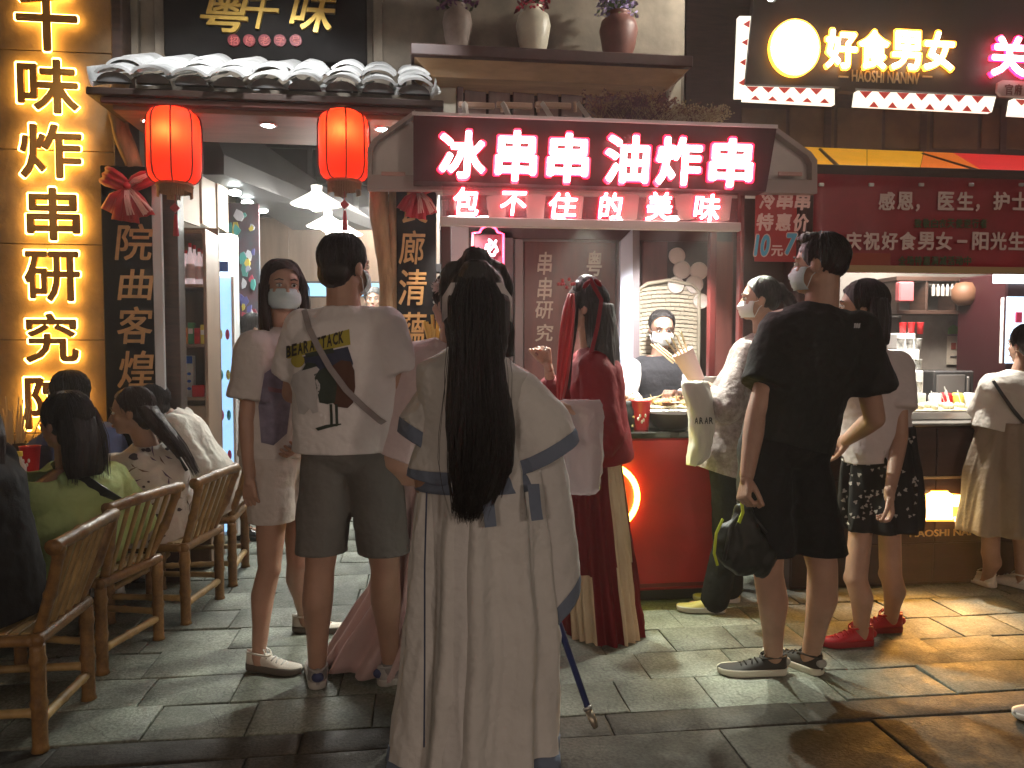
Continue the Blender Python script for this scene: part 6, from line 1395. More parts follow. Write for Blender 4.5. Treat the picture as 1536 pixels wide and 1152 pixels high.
# hair
HY = lambda y: 2.45 - .115 - .06 * max(0, min(1, (y - 480) / 120))
def prh(q):
    rows_ = ((392, 715, 34), (420, 716, 74), (450, 716, 96), (500, 718, 92), (550, 716, 80), (600, 720, 92), (650, 722, 96), (700, 722, 92), (735, 716, 72), (768, 708, 34))
    q.secs([(P(cx, y, HY(y) + (.03 if y < 430 else 0)), V((1, 0, 0)), V((0, 1, 0)), w_ / 2 / FPX * 2.4, .050 if y < 480 else .036 if y < 700 else .022) for y, cx, w_ in rows_], e=2.2)
    q.ell(hp(0, -.02, .035), (.092, .104, .094)); q.ell(hp(0, -.02, .135), (.048, .048, .036)); q.ell(hp(0, -.02, .105), (.06, .06, .04))
    for sg in (-1, 1): q.tube([hp(sg * .03, -.03, .12), hp(sg * .085, -.02, .105), hp(sg * .108, 0, .05), hp(sg * .095, .02, -.02), hp(sg * .085, .01, -.1)], [.02, .017, .015, .018, .012], 10)
    q.secs([(hp(.085, .0, 0), V((1, 0, 0)), V((0, 1, 0)), .02, .03), (hp(.10, .02, -.10), V((1, 0, 0)), V((0, 1, 0)), .03, .03), (hp(.10, .03, -.18), V((1, 0, 0)), V((0, 1, 0)), .025, .02)])
Yh = lambda y: HY(y) - .02
hair_obj(pr, k, prh, seed=4, amp=.005, strands=[
    ([P(712, 400, 2.36), P(712, 460, Yh(460) - .02), P(712, 560, Yh(560)), P(716, 660, Yh(660)), P(708, 720, Yh(720)), P(702, 782, 2.26)], 260, [.02, .075, .07, .085, .07, .035], .0020),
    ([P(712, 420, Yh(470)), P(714, 560, Yh(560) - .01), P(716, 690, Yh(690) - .01), P(704, 785, 2.25)], 60, [.06, .098, .105, .055], .0010),
    ([P(735, 470, Yh(470)), P(748, 600, Yh(600)), P(756, 690, Yh(690)), P(748, 745, 2.26)], 70, [.03, .03, .025, .012], .0018), ([P(690, 520, Yh(520)), P(684, 640, Yh(640)), P(690, 720, Yh(700)), P(684, 772, 2.26)], 70, [.03, .028, .02, .014], .0018),
    ([P(740, 600, Yh(600)), P(762, 690, Yh(690)), P(752, 720, 2.26), P(738, 756, 2.25)], 30, [.02, .015, .01, .004], .0018)])
m_hw = cloth('head_ribbon', (.62, .58, .58))
for sg, (xa_, xb_) in ((-1, (690, 663)), (1, (738, 768))):
    q = M(); q.loft([[P(xa_, 424, Yz), P(xa_, 442, Yz), P(xa_, 442, Yz + .006), P(xa_, 424, Yz + .006)] for Yz in (2.33,)] + [[P((xa_ + xb_) / 2, 424, 2.31), P((xa_ + xb_) / 2, 470, 2.31), P((xa_ + xb_) / 2, 470, 2.316), P((xa_ + xb_) / 2, 424, 2.316)], [P(xb_, 446, 2.34), P(xb_, 484, 2.34), P(xb_, 484, 2.346), P(xb_, 446, 2.346)]])
    q.build('head_ribbon', m_hw, pr, smooth=True)
# scabbard
a_, b_, c_ = P(826, 900, 2.52), P(884, 1068, 2.38), P(894, 1092, 2.36); sc_ = thing('scabbard', 'long blue sword scabbard with a metal tip hanging beside the white robe', 'scabbard', c_)
M().tube([P(800, 820, 2.56), a_, b_], [.015, .015, .0125], 14, flat=.75).build('sheath', mat('scabbard_blue', (.03, .045, .16), .35, var=.2, vs=12), sc_, smooth=True)
M().tube([b_ + (c_ - b_) * -.15, b_.lerp(c_, .5), c_], [.0145, .0155, .010], 14, flat=.75).build('metal_tip', mat('antique_metal', (.45, .40, .32), .35, metal=.8), sc_, smooth=True)
M().tube([b_ + (b_ - c_) * .35, b_ + (b_ - c_) * .15], [.0155, .0155], 14).build('ring', m_metal, sc_, smooth=True)
# plastic bag on the forearm
m_film = mat('plastic_film', (.66, .60, .62), .25, trans=.0, alpha=.55, bump=1, bs=26, spec=.8)
def bag(name, label, top, rows_, Yb, m_, seed=0, depth=.05, cat='plastic bag'):
    t = thing(name, label, cat, P((rows_[-1][0] + rows_[-1][1]) / 2, rows_[-1][2], Yb)); q = M(); rings = []
    for i in range(len(rows_) - 1):
        for tt in (0, .25, .5, .75):
            a0, a1 = rows_[i], rows_[i + 1]; x0, x1, y = [a0[j] + (a1[j] - a0[j]) * tt for j in range(3)]; rings.append((x0, x1, y))
    rings.append(rows_[-1]); R_ = []
    for i, (x0, x1, y) in enumerate(rings):
        g_ = i / (len(rings) - 1); c = P((x0 + x1) / 2, y, Yb); rx = (x1 - x0) / 2 / FPX * Yb; ring = []
        for j in range(48):
            an = 2 * math.pi * j / 48; f = 1 + .16 * noise.noise(V((math.cos(an) * 2, math.sin(an) * 2, y * .035 + seed))) + .16 * abs(noise.noise(V((math.cos(an) * 4, math.sin(an) * 4, y * .07 + seed)))); dp = depth * (.25 + .75 * math.sin(min(1, g_ * 1.15) * math.pi * .75 + .2))
            ring.append(c + V((math.cos(an) * rx * f, math.sin(an) * dp * f * 1.1, .006 * noise.noise(V((an * 2, seed, 0))))))
        R_.append(ring)
    q.loft(R_); o = q.build('film', m_, t, smooth=True); return t
bag('plastic_bag', 'white plastic bag hanging from the white-robed person\'s forearm beside the red dress', None, [(836, 900, 600), (832, 903, 616), (828, 905, 660), (834, 903, 710), (842, 899, 734), (850, 892, 740)], 2.74, m_film, 3)

# ---------------------------------------------------------------- woman in red
B = (.87, 3.52, 0); pr = person('woman in a dark red dress with red hair ribbons raising a hand', B)
k = sk(B, 1.60, 62, head=72, hd=(876, 462, 3.5), neck=(888, 524, 3.5), shL=(892, 552, 3.38), shR=(876, 546, 3.62), elR=(832, 612, 3.66), wrR=(822, 548, 3.55), elL=(905, 650, 3.36), wrL=(870, 690, 3.28), hip=V((.87, 3.5, .86)))
body('body', pr, k, armR=dict(c=58, d=V((-.25, .1, 1)), n=V((-.6, -.6, .1))), armL=dict(), legs=False); hp = k['hp']
headhair(pr, k, m_hair, thick=.013, low=-.03, seed=12, cut=(.040, .03), extra=lambda q: (q.ell(hp(0, -.01, .120), (.055, .06, .04)), q.ell(hp(-.05, .02, .10), (.03, .05, .03)),
    q.secs([(hp(0, -.07, .02), k['HR'], k['HF'], .09, .07), (hp(-.01, -.08, -.08), k['HR'], k['HF'], .092, .078), (hp(-.02, -.10, -.20), k['HR'], k['HF'], .10, .07), (hp(-.03, -.125, -.34), k['HR'], k['HF'], .10, .05), (hp(-.03, -.14, -.46), k['HR'], k['HF'], .06, .03)])),
    strands=[([hp(-.03, -.06, .06), hp(-.03, -.11, -.06), hp(-.02, -.135, -.25), hp(-.02, -.15, -.50), hp(-.02, -.15, -.62)], 150, [.05, .06, .06, .05, .03], .0018), ([hp(-.07, .03, .05), hp(-.095, .03, -.08), hp(-.11, .05, -.22), hp(-.11, .06, -.40)], 60, [.015, .016, .014, .008], .0018)])
m_rd = cloth('red_silk_cloth', (.20, .005, .013), rough=.7, sheen=0, wrink=.3); m_rd2 = cloth('dark_red_silk', (.13, .005, .010), rough=.7, sheen=0); m_cr = cloth('cream_silk', (.55, .44, .30), rough=.6)
tee(pr, k, m_rd, hem=-.10, w=(.180, .17), d=(.135, .135), sl=(.080, .10), fore=.35, frac=.9, amp=.009, seed=15, arms='L')
q = M(); q.cap(k['shR'], k['elR'], .075, .085); q.cap(k['elR'], k['elR'].lerp(k['wrR'], .45), .085, .07); remeshed('right_sleeve', q, .01, m_rd, pr, 4, wrinkles(.009, seed=3))
o = skirt(pr, [m_rd2, m_cr], [(P(884, 636, 3.5), .125, .12), (P(888, 720, 3.5), .145, .14), (P(898, 850, 3.5), .165, .16), (P(908, 958, 3.5), .178, .17)], name='pleated_skirt', pleats=22, amp=.012, seed=21, n=240)
for poly in o.data.polygons:
    j = poly.index % 240; c = math.cos(2 * math.pi * (j + .5) / 240); c += .04 * (poly.index // 240) / 26
    poly.material_index = 1 if (.30 < c < .86 or (-.85 < c < -.35 and poly.index // 240 > 19)) else 0
band(pr, [P(884, 418, 3.40), P(902, 450, 3.38), P(896, 490, 3.37), P(884, 540, 3.36)], .018, m_rd, 'hair_ribbon', nrm=V((0, -1, 0)))
M().ell(P(880, 426, 3.38), (.011, .012, .026), Matrix.Rotation(rad(40), 3, 'Y')).build('ribbon_loop', m_rd, pr, smooth=True); M().ell(P(897, 424, 3.38), (.010, .012, .024), Matrix.Rotation(rad(-45), 3, 'Y')).build('ribbon_loop', m_rd, pr, smooth=True)
for i in range(10): p = P(848 + random.uniform(-10, 14), 424 + random.uniform(-6, 10), 3.40); M().ell(p, (.008, .006, .008), nu=8, nv=6).build('hair_flower', mat('coral', (.6, .08, .08), .4), pr, smooth=True)
m_redglow = mat('red_glow', (.55, .012, .02), .4, sheen=.4, alpha=.94, bump=.4, bs=9, emit=None)  # for a red sheet added as the red glow on hair and face
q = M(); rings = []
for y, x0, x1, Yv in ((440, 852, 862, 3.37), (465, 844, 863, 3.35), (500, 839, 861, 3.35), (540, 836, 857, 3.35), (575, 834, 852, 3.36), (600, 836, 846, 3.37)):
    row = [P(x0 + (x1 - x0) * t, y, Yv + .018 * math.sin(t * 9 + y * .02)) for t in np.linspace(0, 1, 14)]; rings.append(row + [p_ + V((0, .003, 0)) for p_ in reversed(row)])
q.loft(rings); q.build('red_glow_sheet', m_redglow, pr, smooth=True)

# ---------------------------------------------------------------- seller
B = (P(988, 600, 4.85).x, 4.85, 0); pr = person('masked seller in a black top and white arm covers behind the stall counter', B)
k = sk(B, 1.66, 178, head=172, tilt=(-14, 0), hd=(993, 494, 4.80), neck=(988, 536, 4.83), shR=(948, 548, 4.83), shL=(1030, 548, 4.83), elR=(940, 592, 4.68), wrR=(962, 606, 4.50), elL=(1044, 600, 4.66), wrL=(1012, 590, 4.46))
body('body', pr, k, armL=dict(c=40, n=V((0, 0, -1))), armR=dict(c=40, n=V((0, 0, -1))), legs=False); facemask(pr, k, m_maskw); hp = k['hp']
headhair(pr, k, thick=.006, low=-.01, seed=20, cut=(.026, .066), extra=lambda q: q.ell(hp(0, -.10, .06), (.05, .045, .05)))
tee(pr, k, cloth('black_top', (.03, .03, .035)), hem=-.05, w=(.190, .18), d=(.13, .13), sl=(.05, .05), frac=.12, amp=.006, seed=22)
for n_ in 'LR':
    q = M(); q.cap(k['sh' + n_].lerp(k['el' + n_], .12), k['el' + n_], .068, .070); q.cap(k['el' + n_], k['el' + n_].lerp(k['wr' + n_], .62), .066, .050); remeshed('arm_cover', q, .009, cloth('arm_cover', (.72, .70, .68)), pr, 4, wrinkles(.007, seed=5))
for i in range(3): M().tube([P(976 + i * 5, 516, 4.5), P(1010 + i * 6, 545, 4.4)], .005, 6).build('held_skewer', m_stick, pr)

# ---------------------------------------------------------------- woman in the floral cardigan
B = (1.56, 3.76, 0); pr = person('masked woman with a ponytail in a long pale patterned cardigan', B)
k = sk(B, 1.63, 58, head=72, hd=(1138, 450, 3.75), neck=(1146, 508, 3.76), shL=(1122, 532, 3.66), shR=(1164, 524, 3.88), elL=(1090, 612, 3.60), wrL=(1056, 594, 3.74), elR=(1110, 600, 3.95), wrR=(1064, 580, 3.9), anL=(1072, 898, 3.70), knL=(1095, 800, 3.72), hip=V((1.62, 3.78, .88)))
body('body', pr, k, armL=dict(c=50, n=V((0, 0, -1))), armR=dict(c=40, n=V((0, 0, -1)))); facemask(pr, k, m_maskw); hp = k['hp']
headhair(pr, k, thick=.007, low=.0, seed=30, cut=(.040, .048), extra=lambda q: (q.ell(hp(0, -.105, .05), (.035, .035, .04)), q.secs([(hp(.0, -.12, .05), k['HR'], k['HF'], .035, .035), (hp(.0, -.165, -.02), k['HR'], k['HF'], .04, .035), (hp(.0, -.17, -.12), k['HR'], k['HF'], .02, .02)])), strands=[([hp(0, -.11, .06), hp(0, -.165, .01), hp(0, -.18, -.15)], 60, [.02, .035, .025], .0018)])
m_fl = mat('floral_gauze', (.40, .34, .32), .8, sheen=.3, bump=.5, bs=90, wrink=.6, var=.5, vs=36, col2=(.17, .12, .12))
tee(pr, k, m_fl, hem=-.34, w=(.195, .225), d=(.15, .19), sl=(.072, .075), fore=.72, frac=.9, amp=.012, seed=31, flare=1.08)
trousers(pr, k, cloth('black_trousers', (.010, .010, .011), sheen=0, spec=.1), r=(.085, .072, .075))
for n_ in 'LR': shoe(pr, k['an' + n_], V((-.9, .2, 0)), mat('yellow_shoe', (.45, .38, .10), .6), m_so, .245)
m_bagw = mat('white_bag', (.62, .60, .55), .3, bump=.9, bs=12, alpha=.92)
bt_ = bag('plastic_bag', 'crumpled white printed plastic bag hanging over the red counter from the cardigan woman\'s arm', None, [(1022, 1062, 572), (1024, 1068, 590), (1032, 1072, 630), (1034, 1068, 665), (1030, 1064, 685), (1030, 1048, 697)], 3.60, m_bagw, 9, .045)
bvb = bvh_of(bt_.children[0])
for i, c_ in enumerate('ARAR'): text_decal('lettering', c_, (1042 + i * 7, 626, 1048 + i * 7, 636), 0, bvb, m_black, bt_, .004, .03)
c0 = P(1046, 572, 3.80); cp = thing('paper_cup', 'large pale pink paper cup of skewers passed over the counter', 'cup', c0); RR = Matrix.Rotation(rad(-28), 3, 'Y')
q = M().lathe((0, 0, 0), [(.040, 0), (.056, .17), (.058, .172), (.053, .168), (.038, .01)], 22); q.v = [c0 + RR @ v for v in q.v]; q.build('cup', mat('pale_cup', (.70, .50, .48), .5), cp, smooth=True)
for i in range(4): M().tube([c0 + RR @ V((-.02 + .012 * i, 0, .1)), c0 + RR @ V((-.05 + .03 * i, 0, .27))], .0045, 6).build('skewer', m_stick, cp)

# ---------------------------------------------------------------- man in black
B = (1.44, 2.90, 0); pr = person('man seen from behind in a black T-shirt, black shorts and black and white trainers', B)
k = sk(B, 1.78, 14, head=48, female=False, hd=(1228, 398, 2.90), neck=(1232, 464, 2.9), shL=(1172, 502, 2.93), shR=(1286, 500, 2.84), elL=(1134, 624, 2.84), wrL=(1120, 716, 2.74), elR=(1312, 628, 2.86), wrR=(1270, 660, 3.10), knL=(1152, 858, 2.88), anL=(1160, 985, 2.96), knR=(1234, 852, 2.86), anR=(1216, 982, 2.96), hip=V((1.47, 2.90, .97)))
k['toeL'] = V((-1, .12, 0)); k['toeR'] = V((-.45, .9, 0))
body('body', pr, k, armL=dict(c=55, n=V((1, .2, 0))), armR=dict(c=50)); facemask(pr, k, m_mask)
headhair(pr, k, thick=.004, low=.01, amp=.006, seed=41, extra=lambda q: q.ell(k['hp'](0, .01, .10), (.062, .07, .028), k['RM']))
m_bk = cloth('black_cotton', (.018, .019, .018))
tw = tee(pr, k, m_bk, hem=-.02, frac=.66, w=(.222, .180), d=(.14, .14), sl=(.084, .098), amp=.015, seed=42)
bv = bvh_of(tw); m_lg = mat('small_logo', (.45, .45, .45), .6)
for i in range(3): decal('small_logo', [(1281 + i * 3.4, 486), (1284 + i * 3.4, 485), (1283 + i * 3.4, 492), (1280 + i * 3.4, 493)], bv, m_lg, tw, .004)
shorts(pr, k, cloth('black_shorts', (.010, .010, .011)), legz=.84, r=(.100, .100), seed=44, amp=.009, top=.13)
m_tb = mat('trainer_black', (.025, .022, .02), .7); m_tw = mat('trainer_sole', (.62, .60, .50), .6)
for n_ in 'LR': 
    u = shoe(pr, k['an' + n_], k['toe' + n_], m_tb, m_tw, .285, lace=m_tb, heel_m=mat('heel_grey', (.35, .35, .32), .6))
# backpack
bp = thing('backpack', 'crumpled black backpack with neon yellow straps hanging from the man\'s left hand', 'backpack', P(1115, 865, 2.84)); Yb_ = 2.82
q = M(); q.ell(P(1118, 822, Yb_), (.085, .06, .095)); q.ell(P(1095, 815, Yb_), (.055, .05, .08)); q.ell(P(1145, 835, Yb_), (.055, .05, .07)); q.cap(P(1112, 770, Yb_), P(1120, 810, Yb_), .03, .07)
remeshed('sack', q, .008, mat('nylon_black', (.012, .012, .011), .6, bump=.5, bs=20), bp, 3, wrinkles(.026, (12, 12, 9), 3))
m_ny = mat('neon_strap', (.50, .62, .03), .5)
band(bp, [P(1084, 778, 2.78), P(1074, 800, 2.765), P(1071, 830, 2.765), P(1076, 848, 2.77)], .010, m_ny, 'neon_strap'); band(bp, [P(1112, 752, 2.80), P(1114, 768, 2.785), P(1108, 784, 2.76)], .012, m_ny, 'neon_strap')
M().tube([P(1122, 742, 2.86), P(1114, 765, 2.83), P(1096, 790, 2.78), P(1086, 840, 2.76)], .007, 8).build('strap', m_black, bp, smooth=True); M().tube([P(1122, 742, 2.86), P(1130, 775, 2.80), P(1150, 800, 2.77)], .007, 8).build('strap', m_black, bp, smooth=True)

# ---------------------------------------------------------------- woman with red shoes
B = (1.98, 3.22, 0); pr = person('woman in a white top, black flowered skirt and bright red trainers', B)
k = sk(B, 1.66, 38, head=62, hd=(1290, 462, 3.22), neck=(1302, 526, 3.22), shL=(1268, 548, 3.24), shR=(1346, 548, 3.20), elR=(1350, 656, 3.10), wrR=(1334, 742, 2.98), knL=(1284, 868, 3.16), anL=(1292, 955, 3.20), knR=(1336, 862, 3.26), anR=(1336, 932, 3.34), hip=P(1318, 690, 3.22))
k['slim'] = .75; k['toeL'] = V((-1, .05, 0)); k['toeR'] = V((-1, .1, 0)); k['hipL'] = k['hip'] + V((-.075, -.03, -.02)); k['hipR'] = k['hip'] + V((.075, .05, -.02))
body('body', pr, k, armR=dict(c=32, d=V((.05, -.05, -1)), n=V((-.9, .3, 0))), arms='R'); hp = k['hp']
headhair(pr, k, m_hair, thick=.014, low=-.05, seed=51, cut=(.045, .035), extra=lambda q: q.secs([(hp(.0, -.06, .04), k['HR'], k['HF'], .095, .06), (hp(.0, -.07, -.05), k['HR'], k['HF'], .102, .06), (hp(.0, -.075, -.13), k['HR'], k['HF'], .098, .05), (hp(0, -.08, -.17), k['HR'], k['HF'], .08, .04)]), strands=[([hp(sg * .05, -.05, .08), hp(sg * .10, -.05, -.03), hp(sg * .09, -.06, -.19)], 60, [.02, .03, .03], .0018) for sg in (-1, 1)])
tee(pr, k, cloth('white_top', (.56, .50, .50)), hem=.03, w=(.185, .175), d=(.13, .13), frac=.62, sl=(.068, .080), amp=.009, seed=52, arms='R')
m_fs = mat('black_flower_skirt', (.012, .011, .012), .8)
rows = [(P(1320, 638, 3.22), .140, .12), (P(1319, 700, 3.22), .165, .145), (P(1318, 790, 3.22), .175, .16)]
o = skirt(pr, m_fs, rows, name='flowered_skirt', pleats=9, amp=.014, seed=53, closed=True)
bv = bvh_of(o); random.seed(12); fpm = mat('skirt_flower', (.42, .39, .36), .8)
for i in range(95):
    x, y = random.uniform(1262, 1376), random.uniform(655, 786); r = random.uniform(1.3, 3.2); pts = [(x + r * math.cos(a) * (1 + .4 * math.cos(a * 5 + i)), y + r * math.sin(a) * (1 + .4 * math.cos(a * 5 + i))) for a in np.linspace(0, 6.28, 9)[:-1]]
    if on_cloth(bv, x, y) is not None: decal('printed_flower', pts, bv, fpm, o, .004, 9)
m_rs = mat('red_trainer', (.42, .012, .022), .5, var=.15, vs=20)
for n_ in 'LR': shoe(pr, k['an' + n_], k['toe' + n_], m_rs, mat('red_sole', (.26, .012, .018), .5), .255, 1.15, lace=m_rs, heel_m=m_rs)

# ---------------------------------------------------------------- woman at the right edge
B = (3.20, 3.80, 0); pr = person('woman in a white T-shirt and long beige skirt at the right edge', B)
k = sk(B, 1.58, 18, head=8, hd=(1538, 518, 3.85), neck=(1530, 562, 3.85), shL=(1484, 580, 3.88), shR=(1570, 580, 3.82), elL=(1464, 640, 3.98), wrL=(1478, 640, 4.15), knL=(1486, 830, 3.84), anL=(1480, 868, 3.92), anR=(1532, 872, 3.86), hip=P(1504, 655, 3.86)); k['hipL'] = k['hip'] + V((-.07, 0, -.03)); k['hipR'] = k['hip'] + V((.07, 0, -.03))
k['toeL'] = V((-.15, 1, 0)); k['toeR'] = V((-.35, .9, 0)); k['slim'] = .78
body('body', pr, k, armL=dict(c=30, n=V((0, 0, -1)))); hp = k['hp']
headhair(pr, k, thick=.009, low=-.03, seed=61, extra=lambda q: q.secs([(hp(0, -.08, .02), k['HR'], k['HF'], .08, .04), (hp(0, -.09, -.1), k['HR'], k['HF'], .08, .035), (hp(0, -.10, -.22), k['HR'], k['HF'], .06, .02)]))
tw = tee(pr, k, cloth('white_cotton2', (.66, .62, .56)), hem=.06, frac=.72, w=(.215, .185), d=(.13, .125), sl=(.068, .076), amp=.009, seed=62)
bv = bvh_of(tw); pts = [on_cloth(bv, x, y, .008) for x, y in ((1482, 556), (1490, 572), (1503, 592), (1518, 614), (1534, 634))]; pts = [p_ for p_ in pts if p_]
if len(pts) > 2: band(pr, pts, .018, m_black, 'bag_strap')
skirt(pr, cloth('beige_linen', (.34, .27, .20)), [(P(1508, 632, 3.85), .125, .12), (P(1504, 700, 3.85), .185, .17), (P(1502, 795, 3.85), .235, .20)], name='long_skirt', pleats=9, amp=.02, seed=63)
for n_ in 'LR': shoe(pr, k['an' + n_], k['toe' + n_], m_white, m_white, .245, lace=m_white)

# ---------------------------------------------------------------- woman in ankle boots inside the shop
B = (P(372, 700, 5.6).x, 5.62, 0); pr = person('woman with a black ponytail and black ankle boots inside the shop', B)
k = sk(B, 1.60, -80, head=-75, hd=(384, 494, 5.6), neck=(374, 530, 5.6), shR=(368, 548, 5.46), shL=(378, 548, 5.76), elR=(362, 610, 5.46), wrR=(376, 640, 5.4), knR=(388, 735, 5.5), anR=(366, 788, 5.5), anL=(430, 800, 5.62))
body('body', pr, k, armR=dict(c=40)); hp = k['hp']
headhair(pr, k, thick=.006, low=.0, seed=70, extra=lambda q: q.secs([(hp(0, -.10, .07), k['HR'], k['HF'], .03, .03), (hp(0, -.14, .0), k['HR'], k['HF'], .04, .03), (hp(0, -.15, -.14), k['HR'], k['HF'], .035, .025), (hp(0, -.14, -.26), k['HR'], k['HF'], .012, .012)]))
tee(pr, k, cloth('white_blouse', (.60, .58, .54)), hem=-.02, frac=.7, amp=.009, seed=71)
shorts(pr, k, cloth('dark_shorts', (.03, .03, .03)), legz=.4, seed=72)
q = M(); c_ = P(348, 655, 5.42); q.ell(c_, (.11, .06, .07)); remeshed('handbag', q, .01, m_black, pr, 2, wrinkles(.005))
for n_ in 'LR': shoe(pr, k['an' + n_], V((1, -.1, 0)), mat('boot_leather', (.012, .012, .013), .25), m_black, .25, 1.2, boot=.16)
B = (P(556, 600, 7.2).x, 7.2, 0); pr = person('dark haired person deep in the shop, glimpsed just right of the man\'s head', B)
k = sk(B, 1.62, 180, hd=(560, 450, 7.2)); body('body', pr, k, vox=.012); headhair(pr, k, thick=.01, seed=75); tee(pr, k, cloth('black_top'), frac=.6, seed=73, vox=.013); trousers(pr, k, cloth('black_trousers'))
for n_ in 'LR': shoe(pr, k['an' + n_], V((0, -1, 0)), m_black, m_black, .25)

# ---------------------------------------------------------------- seated people
def seated(label, hip, turn, H, female=True, lean=.12, **kw):
    a = rad(turn); R, F = V((math.cos(a), math.sin(a), 0)), V((-math.sin(a), math.cos(a), 0)); s = H / 1.7; hip = V(hip); pr_ = person(label, (hip.x, hip.y, 0))
    hd_ = kw.pop('hd', None); k = skel((hip.x, hip.y, 0), H, turn, head=kw.pop('head', turn), tilt=kw.pop('tilt', (0, 0)), female=female)
    ln = F * lean; k['hip'] = hip
    for n_, sg in (('L', -1), ('R', 1)):
        k['hip' + n_] = hip + R * .09 * sg * s + F * .02; k['kn' + n_] = hip + R * .12 * sg * s + F * .40 * s + Z * .02; k['an' + n_] = V((k['kn' + n_].x, k['kn' + n_].y, .085)) + F * .02
        k['sh' + n_] = hip + R * (.155 if female else .175) * sg * s + ln + Z * .455 * s; k['el' + n_] = k['sh' + n_] + R * .06 * sg + F * .13 * s - Z * .20 * s; k['wr' + n_] = k['el' + n_] + F * .21 * s - R * .05 * sg - Z * .01
    k['neck'] = hip + ln + Z * .51 * s; k['head'] = hip + ln * 1.35 + Z * .665 * s
    for n_, v in kw.items(): k[n_] = P(*v) if isinstance(v, tuple) else v
    if hd_: k['head'] = P(*hd_)
    return pr_, k
pr, k = seated('seated woman in a loose lime green shirt with a black cross strap', (-1.50, 3.50, .47), 66, 1.74, lean=.07, hd=(96, 634, 3.40), neck=(106, 702, 3.44), shL=(62, 738, 3.28), shR=(164, 722, 3.60), elR=(200, 796, 3.74))
body('body', pr, k, armL=dict(), armR=dict()); hp = k['hp']
headhair(pr, k, thick=.012, low=-.05, seed=80, extra=lambda q: q.secs([(hp(0, -.07, .03), k['HR'], k['HF'], .094, .05), (hp(0, -.095, -.08), k['HR'], k['HF'], .10, .045), (hp(0, -.10, -.17), k['HR'], k['HF'], .10, .04), (hp(0, -.105, -.215), k['HR'], k['HF'], .088, .03)]), strands=[([hp(x_, -.08, .06), hp(x_ * 1.2, -.12, -.06), hp(x_ * 1.3, -.125, -.24)], 60, [.02, .03, .03], .0018) for x_ in (-.06, 0, .06)])
tw = tee(pr, k, cloth('lime_cotton', (.45, .58, .24), rough=.7), hem=-.12, frac=.95, w=(.225, .22), d=(.165, .185), sl=(.088, .105), amp=.016, seed=81, flare=1.05, vox=.0105)
bv = bvh_of(tw); pts = [on_cloth(bv, x, y, .012) for x, y in ((84, 694), (100, 704), (118, 716), (136, 728), (154, 738), (172, 748), (190, 756))]; pts = [p_ for p_ in pts if p_]
if len(pts) > 2: band(pr, pts, .040, m_black, 'cross_strap')
trousers(pr, k, cloth('green_trousers', (.03, .035, .02)))
for n_ in 'LR': shoe(pr, k['an' + n_], k['F'], m_white, m_white, .245)
pr, k = seated('seated brown-haired woman in a white shirt printed with dark scribbles', (-1.32, 4.02, .47), 62, 1.64, head=98, tilt=(-6, 0), lean=.10, hd=(196, 618, 3.90), neck=(222, 668, 3.96), shL=(206, 700, 3.86), shR=(262, 686, 4.1))
body('body', pr, k, armL=dict(), armR=dict()); hp = k['hp']
headhair(pr, k, m_hairb, thick=.009, low=-.04, seed=82, cut=(.036, .05), extra=lambda q: q.secs([(hp(0, -.06, .03), k['HR'], k['HF'], .088, .05), (hp(0, -.10, -.05), k['HR'], k['HF'], .085, .05), (hp(.0, -.16, -.15), k['HR'], k['HF'], .07, .04), (hp(.02, -.22, -.26), k['HR'], k['HF'], .04, .03)]), strands=[([hp(x_, -.07, .06), hp(x_, -.13, -.06), hp(x_, -.21, -.20), hp(x_, -.27, -.36)], 50, [.02, .03, .03, .02], .0018) for x_ in (-.05, 0, .05)])
tw = tee(pr, k, cloth('scribble_white', (.62, .57, .52)), hem=-.14, frac=.9, w=(.215, .21), d=(.155, .175), sl=(.080, .095), amp=.013, seed=83, flare=1.05)
bv = bvh_of(tw); random.seed(4); mk = [mat('scribble_ink', (.06, .04, .05), .8), mat('scribble_plum', (.10, .05, .12), .8), mat('scribble_brown', (.16, .09, .06), .8)]
for i in range(44):
    x, y = random.uniform(196, 306), random.uniform(660, 812); r = random.uniform(2, 8); an = random.uniform(0, 3.14)
    if i % 3: pts = [(x + r * 1.6 * math.cos(an), y + r * 1.6 * math.sin(an)), (x + 1.2 * math.cos(an + 1.5), y + 1.2 * math.sin(an + 1.5)), (x - r * 1.3 * math.cos(an + .3), y - r * 1.3 * math.sin(an + .3)), (x - 1.2 * math.cos(an + 1.5), y - 1.2 * math.sin(an + 1.5))]
    else: pts = [(x + r * math.cos(a) * (1 + .3 * math.sin(a * 3 + i)), y + r * .8 * math.sin(a)) for a in np.linspace(0, 6.28, 10)[:-1]]
    if on_cloth(bv, x, y) is not None: decal('scribble', pts, bv, mk[i % 3], tw, .004, 6)
pts = [on_cloth(bv, x, y, .01) for x, y in ((226, 652), (244, 664), (262, 682), (278, 706), (292, 730), (300, 744))]; pts = [p_ for p_ in pts if p_]
if len(pts) > 2: band(pr, pts, .016, m_black, 'cross_strap')
trousers(pr, k, cloth('black_trousers'))
for n_ in 'LR': shoe(pr, k['an' + n_], k['F'], m_white, m_white, .245)
pr, k = seated('seated person in a plain white long-sleeved blouse bending forward', (-1.16, 4.60, .47), 66, 1.60, lean=.28, hd=(226, 606, 4.50), neck=(252, 622, 4.52), shL=(262, 640, 4.42), shR=(270, 628, 4.66), elL=(292, 700, 4.40), wrL=(250, 716, 4.36))
body('body', pr, k, armL=dict(), armR=dict()); headhair(pr, k, thick=.008, low=-.02, seed=85)
tee(pr, k, cloth('plain_white_blouse', (.62, .58, .50)), hem=-.12, fore=.7, frac=.9, w=(.205, .20), d=(.15, .17), sl=(.078, .09), amp=.013, seed=86)
trousers(pr, k, cloth('black_trousers'))
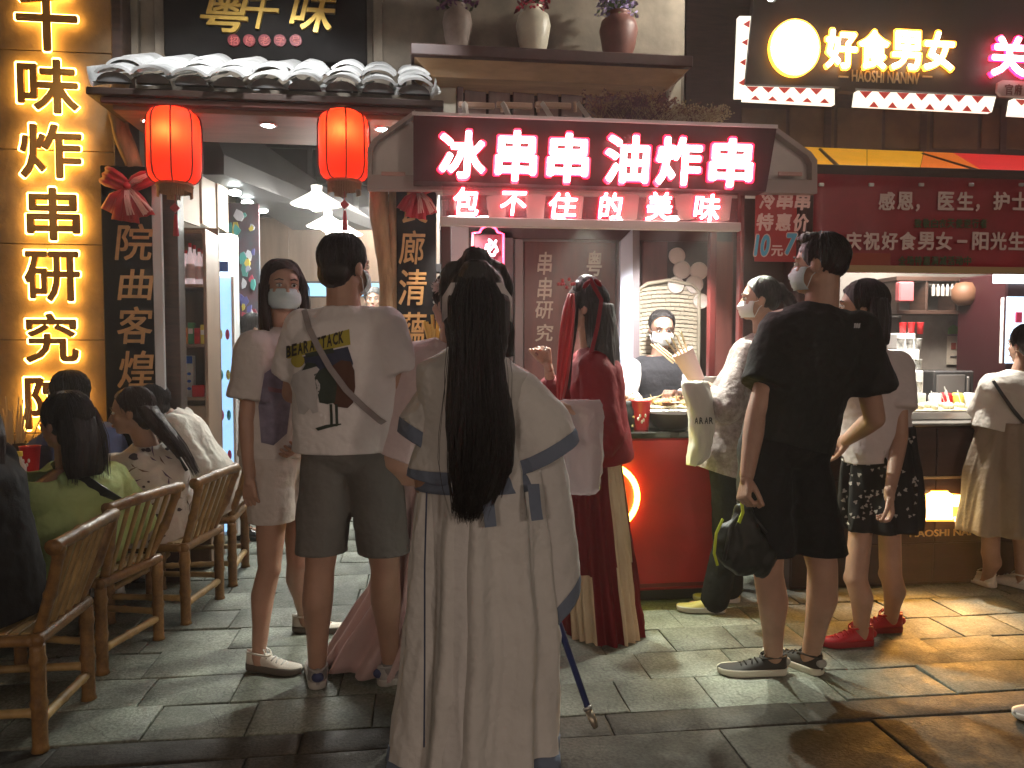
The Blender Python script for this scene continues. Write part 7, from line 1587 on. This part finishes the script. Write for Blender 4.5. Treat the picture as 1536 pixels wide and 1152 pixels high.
for n_ in 'LR': shoe(pr, k['an' + n_], k['F'], m_white, m_white, .245)
pr, k = seated('short-haired man in a blue shirt seated nearest the glowing wall', (-1.78, 4.32, .47), 40, 1.68, female=False, lean=.02, hd=(100, 592, 4.16), neck=(118, 634, 4.2), shR=(160, 655, 4.28), shL=(90, 660, 4.1), head=70)
body('body', pr, k, armL=dict(), armR=dict()); headhair(pr, k, thick=.008, low=-.01, seed=87, amp=.006)
tee(pr, k, cloth('blue_shirt', (.13, .17, .34)), hem=-.12, w=(.22, .21), d=(.145, .16), amp=.01, seed=88); trousers(pr, k, cloth('black_trousers'))
for n_ in 'LR': shoe(pr, k['an' + n_], k['F'], m_black, m_black, .26)
M().span((-1.98, 4.12, .40), (-1.58, 4.52, .44), .01).build('stool', m_brown, org=(-1.78, 4.32, 0), label='dark stool under the man in the blue shirt', category='stool') if False else None
t = thing('stool', 'dark wooden stool under the man in the blue shirt', 'stool', (-1.78, 4.32, 0)); M().span((-1.96, 4.16, .36), (-1.60, 4.50, .40), .01).build('seat', m_brown, t)
for x in (-1.93, -1.63):
    for y in (4.19, 4.47): M().span((x - .02, y - .02, 0), (x + .02, y + .02, .359), .003).build('leg', m_brown, t)
pr, k = seated('person in a black jacket seated in the nearest bamboo chair', (-1.52, 2.84, .47), 80, 1.70, lean=.05, head=80)
body('body', pr, k, armL=dict(), armR=dict()); hp = k['hp']
headhair(pr, k, m_hairb, thick=.010, low=-.03, seed=90, extra=lambda q: q.secs([(hp(0, -.07, .03), k['HR'], k['HF'], .088, .045), (hp(0, -.11, -.1), k['HR'], k['HF'], .085, .04), (hp(0, -.12, -.24), k['HR'], k['HF'], .06, .03)]))
tee(pr, k, cloth('black_jacket', (.014, .013, .014), wrink=.2, sheen=0), hem=-.14, fore=.9, frac=.95, w=(.225, .22), d=(.165, .18), sl=(.085, .085), amp=.011, seed=91, flare=1.05)
trousers(pr, k, cloth('black_trousers'))
for n_ in 'LR': shoe(pr, k['an' + n_], k['F'], m_black, m_black, .25)
 # shoe of a passer-by at the right edge
b_ = G(1665, 1045); pr = person('passer-by at the right edge, only the tip of a pale trainer in view', (b_.x, b_.y, 0)); k = sk((b_.x, b_.y, 0), 1.7, 90, female=False); k['anL'] = G(1604, 1074) + Z * .085; k['knL'] = k['hipL'].lerp(k['anL'], .5) + V((-.06, 0, 0))
body('body', pr, k, armL=dict(), armR=dict(), vox=.011); headhair(pr, k, seed=95); tee(pr, k, cloth('black_top'), frac=.6, seed=94, vox=.013); trousers(pr, k, cloth('black_trousers'))
for n_ in 'LR': shoe(pr, k['an' + n_], V((-1, 0, 0)), m_sg, m_white, .275, lace=m_white)
